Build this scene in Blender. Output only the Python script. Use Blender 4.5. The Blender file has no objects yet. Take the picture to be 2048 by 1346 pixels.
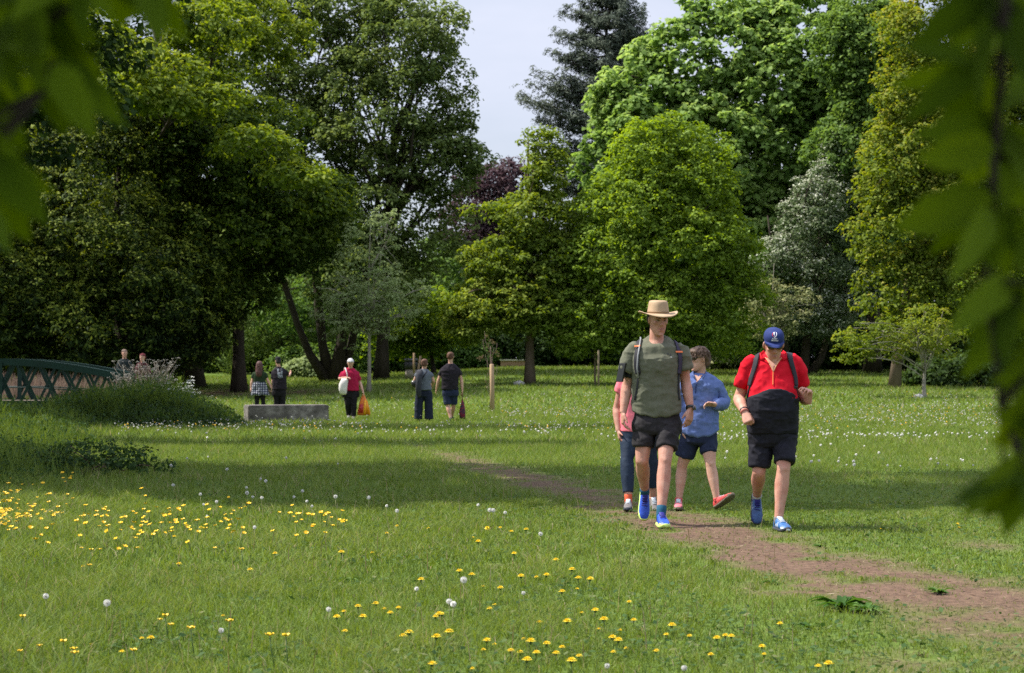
import bpy, bmesh, math, random
import numpy as np
from mathutils import Vector, Matrix
from mathutils.bvhtree import BVHTree

# ------------------------------------------------------------------ camera
scene = bpy.context.scene
COL = scene.collection
R = math.radians
FPX, CX, CY, HY = 4000.0, 1024.0, 673.0, 734.0      # focal length in photo pixels, centre, horizon row
CAMH = 1.34
PITCH = math.atan((HY - CY) / FPX)
cam_d = bpy.data.cameras.new('camera'); cam = bpy.data.objects.new('camera', cam_d); COL.objects.link(cam)
cam.location = (0, 0, CAMH); cam.rotation_euler = (R(90) + PITCH, 0, 0)
cam_d.sensor_width = 36; cam_d.lens = 36 * FPX / 2048
cam_d.clip_start = .1; cam_d.clip_end = 9000
cam_d.dof.use_dof = True; cam_d.dof.focus_distance = 17.0; cam_d.dof.aperture_fstop = 6.0
scene.camera = cam

# ------------------------------------------------------------------ sky, sun, exposure
SUN_EL, SUN_AZ = R(54), R(-80)      # azimuth measured from +Y towards +X: the sun stands to the left, a little behind the walkers
w = bpy.data.worlds.new('World'); scene.world = w; w.use_nodes = True
nt = w.node_tree; nt.nodes.clear()
out = nt.nodes.new('ShaderNodeOutputWorld'); bg = nt.nodes.new('ShaderNodeBackground')
sky = nt.nodes.new('ShaderNodeTexSky'); sky.sky_type = 'NISHITA'; sky.sun_disc = False
sky.sun_elevation = SUN_EL; sky.sun_rotation = SUN_AZ; sky.air_density = 1.0; sky.dust_density = 2.0; sky.ozone_density = 1.5
tc = nt.nodes.new('ShaderNodeTexCoord'); mp = nt.nodes.new('ShaderNodeMapping'); mp.inputs['Scale'].default_value = (1, 1, 3.0)
no = nt.nodes.new('ShaderNodeTexNoise'); no.inputs['Scale'].default_value = 3.1; no.inputs['Detail'].default_value = 7; no.inputs['Roughness'].default_value = .55
cr = nt.nodes.new('ShaderNodeValToRGB'); cr.color_ramp.elements[0].position = .38; cr.color_ramp.elements[1].position = .72
cr.color_ramp.elements[0].color = (.48, .48, .48, 1); cr.color_ramp.elements[1].color = (.95, .95, .95, 1)
mx = nt.nodes.new('ShaderNodeMixRGB'); mx.inputs[2].default_value = (6.0, 6.3, 7.5, 1)
L = nt.links.new
L(tc.outputs['Generated'], mp.inputs[0]); L(mp.outputs[0], no.inputs[0]); L(no.outputs[0], cr.inputs[0])
sx = nt.nodes.new('ShaderNodeSeparateXYZ'); mr = nt.nodes.new('ShaderNodeMapRange')     # sky brightened overhead, out of view, for added ambient light; dimmer low down
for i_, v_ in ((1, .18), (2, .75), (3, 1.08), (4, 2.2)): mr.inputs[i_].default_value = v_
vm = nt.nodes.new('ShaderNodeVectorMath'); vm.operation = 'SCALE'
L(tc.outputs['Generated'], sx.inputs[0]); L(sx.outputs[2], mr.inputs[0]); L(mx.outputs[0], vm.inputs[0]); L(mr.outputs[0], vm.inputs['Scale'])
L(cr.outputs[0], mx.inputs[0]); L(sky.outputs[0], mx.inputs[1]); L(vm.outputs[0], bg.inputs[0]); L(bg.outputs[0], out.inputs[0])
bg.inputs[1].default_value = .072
sd = bpy.data.lights.new('sun', 'SUN'); sd.energy = 4.6; sd.angle = R(.55); sd.color = (1, .95, .86)
sun = bpy.data.objects.new('sun', sd); COL.objects.link(sun); sun.location = (-30, 10, 60)
SUNV = Vector((math.sin(SUN_AZ) * math.cos(SUN_EL), math.cos(SUN_AZ) * math.cos(SUN_EL), math.sin(SUN_EL)))
sun.rotation_euler = SUNV.to_track_quat('Z', 'Y').to_euler()
vs = scene.view_settings; vs.view_transform = 'Standard'; vs.look = 'None'; vs.gamma = 1; vs.exposure = 0.85; vs.use_curve_mapping = False
cy = scene.cycles; cy.max_bounces = 5; cy.diffuse_bounces = 3; cy.glossy_bounces = 2; cy.transmission_bounces = 4; cy.transparent_max_bounces = 8
cy.use_denoising = False; cy.caustics_reflective = False; cy.caustics_refractive = False

# ------------------------------------------------------------------ maths helpers
def vnoise(P, scale=1.0, seed=0):
    """smooth value noise in 0..1 at the points P (N,3) or (N,2)"""
    P = np.asarray(P, dtype=np.float64)
    if P.shape[1] == 2: P = np.c_[P, np.zeros(len(P))]
    P = P * scale + seed * 17.31
    I = np.floor(P).astype(np.int64); f = P - I; f = f * f * (3 - 2 * f)
    def h(a, b, c):
        n = (a * 73856093) ^ (b * 19349663) ^ (c * 83492791) ^ (seed * 2654435761)
        n = (n ^ (n >> 13)) * 1274126177 & 0x7fffffff
        n = (n ^ (n >> 15)) * 668265263 & 0x7fffffff
        return ((n ^ (n >> 16)) & 0xffff) / 65535.0
    x, y, z = I.T; fx, fy, fz = f.T
    r = 0
    for dx in (0, 1):
        for dy in (0, 1):
            for dz in (0, 1):
                r = r + h(x + dx, y + dy, z + dz) * (fx if dx else 1 - fx) * (fy if dy else 1 - fy) * (fz if dz else 1 - fz)
    return r
def fbm(P, scale=1.0, seed=0, oct=3):
    r = 0; a = .5; t = 0
    for k in range(oct):
        r = r + a * vnoise(P, scale * 2 ** k, seed + k); t += a; a *= .5
    return r / t

def at(px, py, D):
    """the world point at depth D (metres along +Y) seen at photo pixel px, py"""
    u = (px - CX) / FPX; v = (CY - py) / FPX
    c, s = math.cos(PITCH), math.sin(PITCH)
    d = Vector((u, c - v * s, s + v * c)); d *= D / d.y
    return Vector((d.x, d.y, CAMH + d.z))

RT = np.array([(-50, 0), (52, 0), (60, .06), (70, .27), (85, .62), (95, 1.12), (110, 1.32), (200, 1.5), (4000, 3)])
LT = np.array([(-50, 0), (55, 0), (80, .30), (120, .95), (200, 1.3), (4000, 3)])
def gzn(x, y):
    x = np.asarray(x, float); y = np.asarray(y, float)
    r = np.interp(y, RT[:, 0], RT[:, 1]); l = np.interp(y, LT[:, 0], LT[:, 1])
    t = np.clip((x / np.maximum(y, 20) + .10) / .10, 0, 1)
    z = l + (r - l) * t
    P = np.c_[x.ravel(), y.ravel()]
    b = (vnoise(P, .35, 3) - .5) * .05 + (vnoise(P, 1.3, 5) - .5) * .018
    return z + b.reshape(z.shape)
def gz(x, y): return float(gzn(np.array([x]), np.array([y]))[0])
def ghit(px, py):
    """where the sight line through a photo pixel meets the ground"""
    D = 6.0
    while D < 400:
        p = at(px, py, D)
        if p.z < gz(p.x, p.y): return Vector((p.x, p.y, gz(p.x, p.y)))
        D *= 1.004
    return at(px, py, 140)

# ------------------------------------------------------------------ the worn earth path
PT = np.array([  # y, left edge, right edge, strength
    (6, 2.9, 6.5, .85), (8.5, 2.35, 5.2, .85), (9.5, 2.35, 4.2, .9), (10.4, 2.1, 3.7, .9), (11.5, 1.75, 3.2, 1), (12.9, 1.36, 3.0, 1), (14.6, 1.15, 2.5, 1),
    (17, .85, 1.95, 1), (18.8, .62, 1.6, .95), (20.2, .40, 1.4, .95), (22.7, .0, 1.0, .95), (26, -.60, .25, .95), (29.6, -1.15, -.45, .85), (34, -1.95, -1.5, .4), (40, -3, -2.9, 0)])
def dirt(x, y):
    x = np.asarray(x, float); y = np.asarray(y, float)
    a = np.interp(y, PT[:, 0], PT[:, 1]); b = np.interp(y, PT[:, 0], PT[:, 2]); s = np.interp(y, PT[:, 0], PT[:, 3])
    P = np.c_[x.ravel(), y.ravel()]
    n = (fbm(P, 1.7, 11, 4) - .5) * 1.1 + (fbm(P, 7.0, 15, 3) - .5) * .55
    d = np.minimum(x - a, b - x) + n
    m = np.clip(d / .45 + .38, 0, 1) * s * np.where(y > 42, 0, 1)
    # a few bare scuffs beside it
    for (cx, cyy, r) in ((.95, 13.6, .32), (1.75, 8.95, .33), (2.35, 9.6, .3), (1.5, 11.9, .25), (-.1, 13.2, .18), (3.6, 15.2, .4)):
        m = np.maximum(m, np.clip(1.1 - np.hypot(x - cx, (y - cyy) * .6) / r + n * .9, 0, 1) * .7)
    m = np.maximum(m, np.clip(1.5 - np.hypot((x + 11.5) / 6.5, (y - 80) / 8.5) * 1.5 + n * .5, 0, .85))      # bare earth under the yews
    holes = fbm(P, 2.6, 31, 4)
    return np.clip(m - np.clip((holes - .57) * 6, 0, .88), 0, 1)

# ------------------------------------------------------------------ object helpers
def tag(o, label=None, cat=None, group=None, kind=None):
    if label: o['label'] = label
    if cat: o['category'] = cat
    if group: o['group'] = group
    if kind: o['kind'] = kind
    return o
def empty(name, loc, label=None, cat=None, group=None):
    o = bpy.data.objects.new(name, None); COL.objects.link(o); o.location = loc; o.empty_display_size = .2
    return tag(o, label, cat, group)
def link(name, me, mat=None, parent=None):
    o = bpy.data.objects.new(name, me); COL.objects.link(o)
    if mat is not None:
        for m in (mat if isinstance(mat, (list, tuple)) else [mat]): me.materials.append(m)
    if parent is not None: o.parent = parent
    return o
def npmesh(name, V, F, tone=None, smooth=False, mi=None):
    me = bpy.data.meshes.new(name); V = np.ascontiguousarray(V, dtype=np.float32); F = np.ascontiguousarray(F, dtype=np.int32)
    k = F.shape[1]
    me.vertices.add(len(V)); me.vertices.foreach_set('co', V.ravel())
    me.loops.add(F.size); me.loops.foreach_set('vertex_index', F.ravel())
    me.polygons.add(len(F)); me.polygons.foreach_set('loop_start', np.arange(0, F.size, k, dtype=np.int32))
    if smooth: me.polygons.foreach_set('use_smooth', np.ones(len(F), dtype=bool))
    if mi is not None: me.polygons.foreach_set('material_index', np.ascontiguousarray(mi, dtype=np.int32))
    me.update(calc_edges=True)
    if tone is not None:
        a = me.attributes.new('tone', 'FLOAT', 'POINT'); a.data.foreach_set('value', np.ascontiguousarray(tone, dtype=np.float32))
    return me

# ------------------------------------------------------------------ materials
MATS = {}
def newmat(name):
    m = bpy.data.materials.new(name); m.use_nodes = True; n = m.node_tree; n.nodes.clear()
    o = n.nodes.new('ShaderNodeOutputMaterial'); return m, n, o
def leafmat(name, cols, transl=.35, rough=.65, gloss=.12, patch=None):
    """leaf colour from the per-leaf attribute 'tone' through a ramp, part translucent"""
    if name in MATS: return MATS[name]
    m, n, o = newmat(name); K = n.links.new
    at_ = n.nodes.new('ShaderNodeAttribute'); at_.attribute_name = 'tone'
    ra = n.nodes.new('ShaderNodeValToRGB'); ra.color_ramp.interpolation = 'LINEAR'
    els = ra.color_ramp.elements
    while len(els) < len(cols): els.new(.5)
    for i, c in enumerate(cols): els[i].position = i / (len(cols) - 1); els[i].color = (*c, 1)
    K(at_.outputs['Fac'], ra.inputs[0])
    p = n.nodes.new('ShaderNodeBsdfPrincipled'); p.inputs['Roughness'].default_value = rough; p.inputs['Specular IOR Level'].default_value = gloss
    t = n.nodes.new('ShaderNodeBsdfTranslucent')
    hs = n.nodes.new('ShaderNodeHueSaturation'); hs.inputs['Hue'].default_value = .485; hs.inputs['Saturation'].default_value = 1.15; hs.inputs['Value'].default_value = 1.25
    K(ra.outputs[0], p.inputs['Base Color']); K(ra.outputs[0], hs.inputs['Color']); K(hs.outputs[0], t.inputs['Color'])
    mi = n.nodes.new('ShaderNodeMixShader'); mi.inputs[0].default_value = transl
    K(p.outputs[0], mi.inputs[1]); K(t.outputs[0], mi.inputs[2]); K(mi.outputs[0], o.inputs[0])
    MATS[name] = m; return m
def mat(name, c, rough=.6, c2=None, scale=8, bump=0, bscale=60, spec=.4, stretch=(1, 1, 1), detail=4, contrast=.3, metal=0, sheen=0, sub=0):
    """solid colour, or two colours mixed by object-space noise, with optional noise bump"""
    if name in MATS: return MATS[name]
    m, n, o = newmat(name); K = n.links.new
    p = n.nodes.new('ShaderNodeBsdfPrincipled'); p.inputs['Roughness'].default_value = rough
    p.inputs['Specular IOR Level'].default_value = spec; p.inputs['Metallic'].default_value = metal
    p.inputs['Base Color'].default_value = (*c, 1)
    if sheen: p.inputs['Sheen Weight'].default_value = sheen
    if sub: p.inputs['Subsurface Weight'].default_value = sub; p.inputs['Subsurface Radius'].default_value = (.02, .008, .005); p.inputs['Subsurface Scale'].default_value = .5
    tcn = n.nodes.new('ShaderNodeTexCoord'); mpn = n.nodes.new('ShaderNodeMapping'); mpn.inputs['Scale'].default_value = stretch
    K(tcn.outputs['Object'], mpn.inputs[0])
    if c2 is not None:
        no = n.nodes.new('ShaderNodeTexNoise'); no.inputs['Scale'].default_value = scale; no.inputs['Detail'].default_value = detail
        ra = n.nodes.new('ShaderNodeValToRGB'); ra.color_ramp.elements[0].position = .5 - contrast / 2; ra.color_ramp.elements[1].position = .5 + contrast / 2
        ra.color_ramp.elements[0].color = (*c, 1); ra.color_ramp.elements[1].color = (*c2, 1)
        K(mpn.outputs[0], no.inputs[0]); K(no.outputs[0], ra.inputs[0]); K(ra.outputs[0], p.inputs['Base Color'])
    if bump:
        nb = n.nodes.new('ShaderNodeTexNoise'); nb.inputs['Scale'].default_value = bscale; nb.inputs['Detail'].default_value = 5
        bn = n.nodes.new('ShaderNodeBump'); bn.inputs['Strength'].default_value = bump; bn.inputs['Distance'].default_value = .02
        K(mpn.outputs[0], nb.inputs[0]); K(nb.outputs[0], bn.inputs['Height']); K(bn.outputs[0], p.inputs['Normal'])
    K(p.outputs[0], o.inputs[0]); MATS[name] = m; return m

# ------------------------------------------------------------------ solid builder
class MB:
    """collects closed solids; build() links them as one mesh object"""
    def __init__(s): s.v = []; s.f = []; s.m = []; s.mi = 0
    def loft(s, rings, cap=True):
        """rings: list of (M,3) arrays with the same M"""
        b = len(s.v); n = len(rings[0])
        for r in rings: s.v.extend([tuple(p) for p in r])
        for i in range(len(rings) - 1):
            for j in range(n):
                k = (j + 1) % n
                s.f.append((b + i * n + j, b + i * n + k, b + (i + 1) * n + k, b + (i + 1) * n + j)); s.m.append(s.mi)
        if cap:
            s.f.append(tuple(b + j for j in reversed(range(n)))); s.m.append(s.mi)
            e = b + (len(rings) - 1) * n; s.f.append(tuple(e + j for j in range(n))); s.m.append(s.mi)
    def ring(s, c, ax, ay, n=14, p=2.0):
        c = np.array(c, float); ax = np.array(ax, float); ay = np.array(ay, float); t = np.arange(n) * 2 * math.pi / n
        ct = np.cos(t); st = np.sin(t); e = 2.0 / p
        return c + np.outer(np.sign(ct) * np.abs(ct) ** e, ax) + np.outer(np.sign(st) * np.abs(st) ** e, ay)
    def tube(s, pts, rad, n=8, flat=1.0, side=None, closed_ends=True):
        """round (or flattened) tube through pts with a radius per point"""
        pts = [Vector(p) for p in pts]
        if not isinstance(rad, (list, tuple, np.ndarray)): rad = [rad] * len(pts)
        ref = Vector(side) if side is not None else None
        rings = []; prev = None
        for i, p in enumerate(pts):
            d = (pts[min(i + 1, len(pts) - 1)] - pts[max(i - 1, 0)])
            if d.length < 1e-9: d = Vector((0, 0, 1))
            d.normalize()
            if ref is not None: a = ref - d * ref.dot(d)
            elif prev is not None: a = prev - d * prev.dot(d)
            else:
                a = Vector((1, 0, 0)) if abs(d.x) < .8 else Vector((0, 1, 0)); a = a - d * a.dot(d)
            if a.length < 1e-6: a = d.orthogonal()
            a.normalize(); prev = a; b = d.cross(a)
            r = rad[i]
            rings.append(s.ring(p, a * r, b * r * flat, n))
        s.loft(rings); return s
    def capsule(s, a, b, ra, rb=None, n=12, flat=1.0, side=None):
        rb = ra if rb is None else rb; a = Vector(a); b = Vector(b); d = (b - a)
        L_ = max(d.length, 1e-6); d = d / L_
        pts = []; rr = []
        for k in (-.98, -.8, -.45): pts.append(a + d * ra * k); rr.append(ra * math.sqrt(1 - k * k))
        pts.append(a); rr.append(ra); pts.append(b); rr.append(rb)
        for k in (.45, .8, .98): pts.append(b + d * rb * k); rr.append(rb * math.sqrt(1 - k * k))
        s.tube(pts, rr, n, flat, side); return s
    def ellipsoid(s, c, ax, ay, az, n=14, m=9):
        c = Vector(c); ax = Vector(ax); ay = Vector(ay); az = Vector(az); rings = []
        for i in range(m):
            t = -math.pi / 2 + math.pi * (i + .35) / (m - .3)
            rings.append(s.ring(c + az * math.sin(t), ax * math.cos(t), ay * math.cos(t), n))
        s.loft(rings); return s
    def box(s, c, hx, hy, hz, ax=(1, 0, 0), ay=(0, 1, 0), az=(0, 0, 1)):
        c = Vector(c); ax = Vector(ax) * hx; ay = Vector(ay) * hy; az = Vector(az) * hz; b = len(s.v)
        for sz in (-1, 1):
            for sx, sy in ((-1, -1), (1, -1), (1, 1), (-1, 1)): s.v.append(tuple(c + ax * sx + ay * sy + az * sz))
        for f in ((3, 2, 1, 0), (4, 5, 6, 7), (0, 1, 5, 4), (1, 2, 6, 5), (2, 3, 7, 6), (3, 0, 4, 7)):
            s.f.append(tuple(b + i for i in f)); s.m.append(s.mi)
        return s
    def quad(s, a, b, c, d):
        k = len(s.v); s.v.extend([tuple(a), tuple(b), tuple(c), tuple(d)]); s.f.append((k, k + 1, k + 2, k + 3)); s.m.append(s.mi)
    def mesh(s, name, org=(0, 0, 0)):
        me = bpy.data.meshes.new(name); o = Vector(org)
        me.from_pydata([(v[0] - o.x, v[1] - o.y, v[2] - o.z) for v in s.v], [], s.f); me.update(); return me
    def build(s, name, mt, parent=None, org=(0, 0, 0), smooth=True, voxel=0, smooth_it=0, deform=None, bevel=0):
        me = s.mesh(name, org)
        if voxel:
            me2 = bpy.data.meshes.new(name); me2.from_pydata([v.co[:] for v in me.vertices], [], [tuple(p.vertices) for p in me.polygons])
            t = bpy.data.objects.new('tmp', me2); COL.objects.link(t)
            bm = bmesh.new(); bm.from_mesh(me2); bmesh.ops.recalc_face_normals(bm, faces=bm.faces); bm.to_mesh(me2); bm.free()
            md = t.modifiers.new('r', 'REMESH'); md.mode = 'VOXEL'; md.voxel_size = voxel; md.use_smooth_shade = True
            if smooth_it:
                sm = t.modifiers.new('s', 'SMOOTH'); sm.factor = .5; sm.iterations = smooth_it
            dg = bpy.context.evaluated_depsgraph_get(); ev = t.evaluated_get(dg)
            nm = bpy.data.meshes.new_from_object(ev); nm.name = name
            bpy.data.objects.remove(t); bpy.data.meshes.remove(me2); bpy.data.meshes.remove(me); me = nm
            me.materials.clear()
        else:
            bm = bmesh.new(); bm.from_mesh(me); bmesh.ops.recalc_face_normals(bm, faces=bm.faces)
            if bevel: bmesh.ops.bevel(bm, geom=bm.edges[:], offset=bevel, segments=2, affect='EDGES', profile=.6)
            bm.to_mesh(me); bm.free()
            if len(me.polygons) == len(s.m) and any(s.m): me.polygons.foreach_set('material_index', s.m)
        if deform is not None:
            n = len(me.vertices); co = np.empty(n * 3, np.float32); me.vertices.foreach_get('co', co); co = co.reshape(-1, 3).astype(float)
            nr = np.empty(n * 3, np.float32); me.vertex_normals.foreach_get('vector', nr); nr = nr.reshape(-1, 3).astype(float)
            co = deform(co + np.array(org), nr) - np.array(org)
            me.vertices.foreach_set('co', co.astype(np.float32).ravel()); me.update()
        me.polygons.foreach_set('use_smooth', [smooth] * len(me.polygons))
        return link(name, me, mt, parent)
# ------------------------------------------------------------------ ground: one sheet to the horizon
def axis(lo, hi, step, far, growth):
    a = list(np.arange(lo, hi + step / 2, step)); s = step; p = hi
    while p < far: s *= growth; p += s; a.append(p)
    return a
xs = axis(0, 11, .16, 2500, 1.13); xs = [-x for x in reversed(xs[1:])] + xs
ys = axis(5, 50, .2, 4000, 1.06); yb = [5 - d for d in axis(0, 2, 1, 60, 1.4)[1:]]; ys = list(reversed(yb)) + ys
X, Y = np.meshgrid(np.array(xs), np.array(ys)); Z = gzn(X, Y)
nx, ny = len(xs), len(ys)
V = np.c_[X.ravel(), Y.ravel(), Z.ravel()]
ii = (np.arange(ny - 1)[:, None] * nx + np.arange(nx - 1)[None, :]).ravel()
F = np.c_[ii, ii + 1, ii + nx + 1, ii + nx]
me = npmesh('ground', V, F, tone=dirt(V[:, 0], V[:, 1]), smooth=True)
m, n, o = newmat('lawn_soil'); K = n.links.new
geo = n.nodes.new('ShaderNodeNewGeometry'); a = n.nodes.new('ShaderNodeAttribute'); a.attribute_name = 'tone'
def nz(sc, det, c0, c1, p0=.35, p1=.65):
    q = n.nodes.new('ShaderNodeTexNoise'); q.inputs['Scale'].default_value = sc; q.inputs['Detail'].default_value = det
    r = n.nodes.new('ShaderNodeValToRGB'); r.color_ramp.elements[0].position = p0; r.color_ramp.elements[1].position = p1
    r.color_ramp.elements[0].color = (*c0, 1); r.color_ramp.elements[1].color = (*c1, 1)
    K(geo.outputs['Position'], q.inputs[0]); K(q.outputs[0], r.inputs[0]); return r.outputs[0]
gr1 = nz(9, 6, (.045, .078, .015), (.118, .180, .032))
gr2 = nz(.6, 4, (.078, .118, .020), (.110, .165, .029))
mg = n.nodes.new('ShaderNodeMixRGB'); mg.inputs[0].default_value = .45; K(gr1, mg.inputs[1]); K(gr2, mg.inputs[2])
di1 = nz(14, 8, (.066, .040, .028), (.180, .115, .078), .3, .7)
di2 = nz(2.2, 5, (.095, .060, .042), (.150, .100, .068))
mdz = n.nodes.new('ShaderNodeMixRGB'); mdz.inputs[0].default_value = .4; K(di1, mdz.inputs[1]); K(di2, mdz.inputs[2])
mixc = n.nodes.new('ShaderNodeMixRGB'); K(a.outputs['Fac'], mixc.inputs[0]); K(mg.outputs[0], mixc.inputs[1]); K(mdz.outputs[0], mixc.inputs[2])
p = n.nodes.new('ShaderNodeBsdfPrincipled'); p.inputs['Roughness'].default_value = .95; p.inputs['Specular IOR Level'].default_value = .1
bq = n.nodes.new('ShaderNodeTexNoise'); bq.inputs['Scale'].default_value = 22; bq.inputs['Detail'].default_value = 8
bb = n.nodes.new('ShaderNodeBump'); bb.inputs['Strength'].default_value = .9; bb.inputs['Distance'].default_value = .04
K(geo.outputs['Position'], bq.inputs[0]); K(bq.outputs[0], bb.inputs['Height']); K(bb.outputs[0], p.inputs['Normal'])
K(mixc.outputs[0], p.inputs['Base Color']); K(p.outputs[0], o.inputs[0])
tag(link('ground', me, m), 'sunlit park lawn with a worn earth path, rising gently towards the trees', 'ground', kind='structure')

# ------------------------------------------------------------------ grass blades
rng = np.random.default_rng(7)
def scatter(d0, d1, dens, margin, xmin=None, xmax=None):
    """uniform points inside the view wedge between two depths"""
    wd = .272 * d1 + margin; n_ = int(dens * 2 * wd * (d1 - d0))
    x = rng.uniform(-wd, wd, n_); y = rng.uniform(d0, d1, n_)
    k = np.abs(x) < .262 * y + margin
    if xmin is not None: k &= x > xmin
    return x[k], y[k]
def blades(x, y, h, wid, lean, segs=2):
    n_ = len(x); z = gzn(x, y)
    a = rng.uniform(0, 2 * np.pi, n_); l = rng.uniform(.1, 1, n_) * lean * h
    dx, dy = np.cos(a) * l, np.sin(a) * l
    b = rng.uniform(0, 2 * np.pi, n_) * .35 + 0; sx, sy = np.cos(b) * wid / 2, np.sin(b) * wid / 2 * .6
    P = lambda X, Y, Z: np.stack([X, Y, Z], 1)
    if segs == 2:
        v = np.stack([P(x - sx, y - sy, z - .01), P(x + sx, y + sy, z - .01),
                      P(x + dx * .35 - sx * .8, y + dy * .35 - sy * .8, z + h * .6), P(x + dx * .35 + sx * .8, y + dy * .35 + sy * .8, z + h * .6),
                      P(x + dx, y + dy, z + h * .92)], 1).reshape(-1, 3)
        o_ = np.arange(n_)[:, None, None] * 5; f = (o_ + np.array([[0, 1, 3], [0, 3, 2], [2, 3, 4]])[None]).reshape(-1, 3)
        return v, f, 5
    v = np.stack([P(x - sx, y - sy, z - .01), P(x + sx, y + sy, z - .01), P(x + dx, y + dy, z + h)], 1).reshape(-1, 3)
    return v, np.arange(n_ * 3).reshape(-1, 3), 3
allv, allf, allt = [], [], []; off = 0
for (d0, d1, dens, h0, h1, wd, segs) in ((7.6, 13, 3000, .03, .075, .0052, 2), (13, 20, 1700, .03, .075, .0080, 2), (20, 34, 700, .04, .09, .013, 1), (34, 60, 210, .05, .11, .026, 1), (60, 112, 48, .06, .14, .06, 1)):
    x, y = scatter(d0, d1, dens, 2.5)
    P2 = np.c_[x, y]; di = dirt(x, y); k = rng.uniform(0, 1, len(x)) > di * .93
    x, y, di = x[k], y[k], di[k]; P2 = P2[k]
    pt = fbm(P2, .9, 21, 3); pt2 = vnoise(P2, 4.5, 23)
    h = rng.uniform(h0, h1, len(x)) * (.55 + .9 * pt2) * (.6 + .9 * pt) * (1 - .5 * np.clip(di * 2, 0, 1))
    # the lawn is closer cropped beside the path, longer at the left edge of the bank
    h *= 1 + .8 * np.clip((-x / np.maximum(y, 1) - .17) / .06, 0, 1)
    short = np.clip((x + .2 + (fbm(P2, .7, 91, 2) - .5) * 3) / 1.6, 0, 1) * np.clip((30 - y) / 10, 0, 1); h *= 1 - .45 * short
    v, f, kk = blades(x, y, h, wd * rng.uniform(.6, 1.3, len(x)), 1.7, segs)
    tone = np.clip(.16 + .42 * pt + .28 * pt2 + rng.normal(0, .15, len(x)) - .05, 0, .86)
    dry = rng.uniform(0, 1, len(x)) < .035 + .25 * di
    tone[dry] = rng.uniform(.92, 1, dry.sum())
    allv.append(v); allf.append(f + off); allt.append(np.repeat(tone, kk)); off += len(v)
GM = leafmat('grass_blades', [(.045, .080, .016), (.080, .130, .022), (.122, .182, .032), (.168, .230, .046), (.210, .245, .07), (.34, .28, .17)], transl=.35, rough=.6, gloss=.2)
me = npmesh('grass', np.concatenate(allv), np.concatenate(allf), np.concatenate(allt))
tag(link('grass', me, GM), 'short green lawn grass covering the meadow on both sides of the worn path', 'grass', kind='stuff')
# ------------------------------------------------------------------ trees
def unit(a): return a / np.maximum(np.linalg.norm(a, axis=1, keepdims=True), 1e-9)
def crown_shell(lobes, n, rg, front=.55, inner=.5):
    """clump centres near the skin of a set of ellipsoids (x,y,z,rx,ry,rz)"""
    Lb = np.array(lobes, float); ar = (Lb[:, 3] * Lb[:, 5] + Lb[:, 4] * Lb[:, 5] + Lb[:, 3] * Lb[:, 4]); pr = ar / ar.sum()
    C = []; N = []; tot = 0
    while tot < n:
        k = rg.choice(len(Lb), n * 2, p=pr); d = unit(rg.normal(0, 1, (n * 2, 3)))
        flip = (d[:, 1] > 0) & (rg.uniform(0, 1, n * 2) < front); d[flip, 1] *= -1
        t = inner + (1.04 - inner) * rg.uniform(0, 1, n * 2) ** .55
        t *= .86 + .3 * vnoise(d * 3 + Lb[k, :3], 1.3, 9)
        c = Lb[k, :3] + d * Lb[k, 3:] * t[:, None]
        keep = np.ones(len(c), bool)
        for j in range(len(Lb)):
            q = (c - Lb[j, :3]) / Lb[j, 3:]; ins = (q * q).sum(1) < .42
            keep &= ~(ins & (k != j))
        C.append(c[keep]); N.append(unit(d / Lb[k, 3:])[keep]); tot += keep.sum()
    return np.concatenate(C)[:n], np.concatenate(N)[:n]
def crown_points(lobes, n, rg, front=.55, inner=.5, per=7, br=.75):
    """clumps gathered into boughs, so the crown has lit heads and dark hollows"""
    nb = max(n // per, 8); C, N = crown_shell(lobes, nb, rg, front, inner)
    cc = np.repeat(C, per, 0); nn = np.repeat(N, per, 0); k = len(cc)
    s = np.repeat(br * rg.uniform(.6, 1.4, nb), per)[:, None]
    d = unit(rg.normal(0, 1, (k, 3)) + nn * .6 + np.array([0, 0, .3])); q = cc + d * s * (rg.uniform(.3, 1, k) ** .5)[:, None] * np.array([1, 1, .62])
    return q, unit(nn * .5 + d * .8)
def leaves(C, N, m, r, size, rg, flat=.6, up=.5, hang=.25, aspect=.62, bias=0., jit=.075, out=.35, scatter_=.7, grow=.22):
    """m leaves round each clump centre: returns verts, quads, tone"""
    n = len(C); cc = np.repeat(C, m, 0); nn = np.repeat(N, m, 0); k = n * m
    rr = np.repeat(r * rg.uniform(.6, 1.35, n), m)
    d = unit(rg.normal(0, 1, (k, 3)) * scatter_ + nn * out + np.array([0, 0, .25]))
    t = rg.uniform(.25, 1.1, k) ** .7
    off = d * (rr * t)[:, None]; off[:, 2] *= flat
    off[:, 2] -= (np.hypot(off[:, 0], off[:, 1]) / np.maximum(rr, 1e-3)) ** 2 * rr * hang
    p = cc + off
    nrm = unit(d * .7 + np.array([0, 0, up]) + rg.normal(0, .34, (k, 3)))
    a = unit(np.cross(nrm, rg.normal(0, 1, (k, 3)) + d * 1.2)); b = np.cross(nrm, a)
    s = size * rg.uniform(.65, 1.3, k); l = (s * .5)[:, None]; w_ = (s * .5 * aspect)[:, None]
    sag = nrm * (s * .12)[:, None]
    V = np.stack([p - b * l - sag, p + a * w_ + sag * .6, p + b * l - sag, p - a * w_ + sag * .6], 1).reshape(-1, 3)
    F = np.arange(k * 4).reshape(-1, 4)
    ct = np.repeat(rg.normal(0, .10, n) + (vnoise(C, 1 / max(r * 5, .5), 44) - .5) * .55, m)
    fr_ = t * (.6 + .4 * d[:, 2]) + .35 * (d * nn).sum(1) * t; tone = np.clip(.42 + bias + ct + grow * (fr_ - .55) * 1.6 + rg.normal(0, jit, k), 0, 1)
    return V, F, np.repeat(tone, 4)
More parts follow.
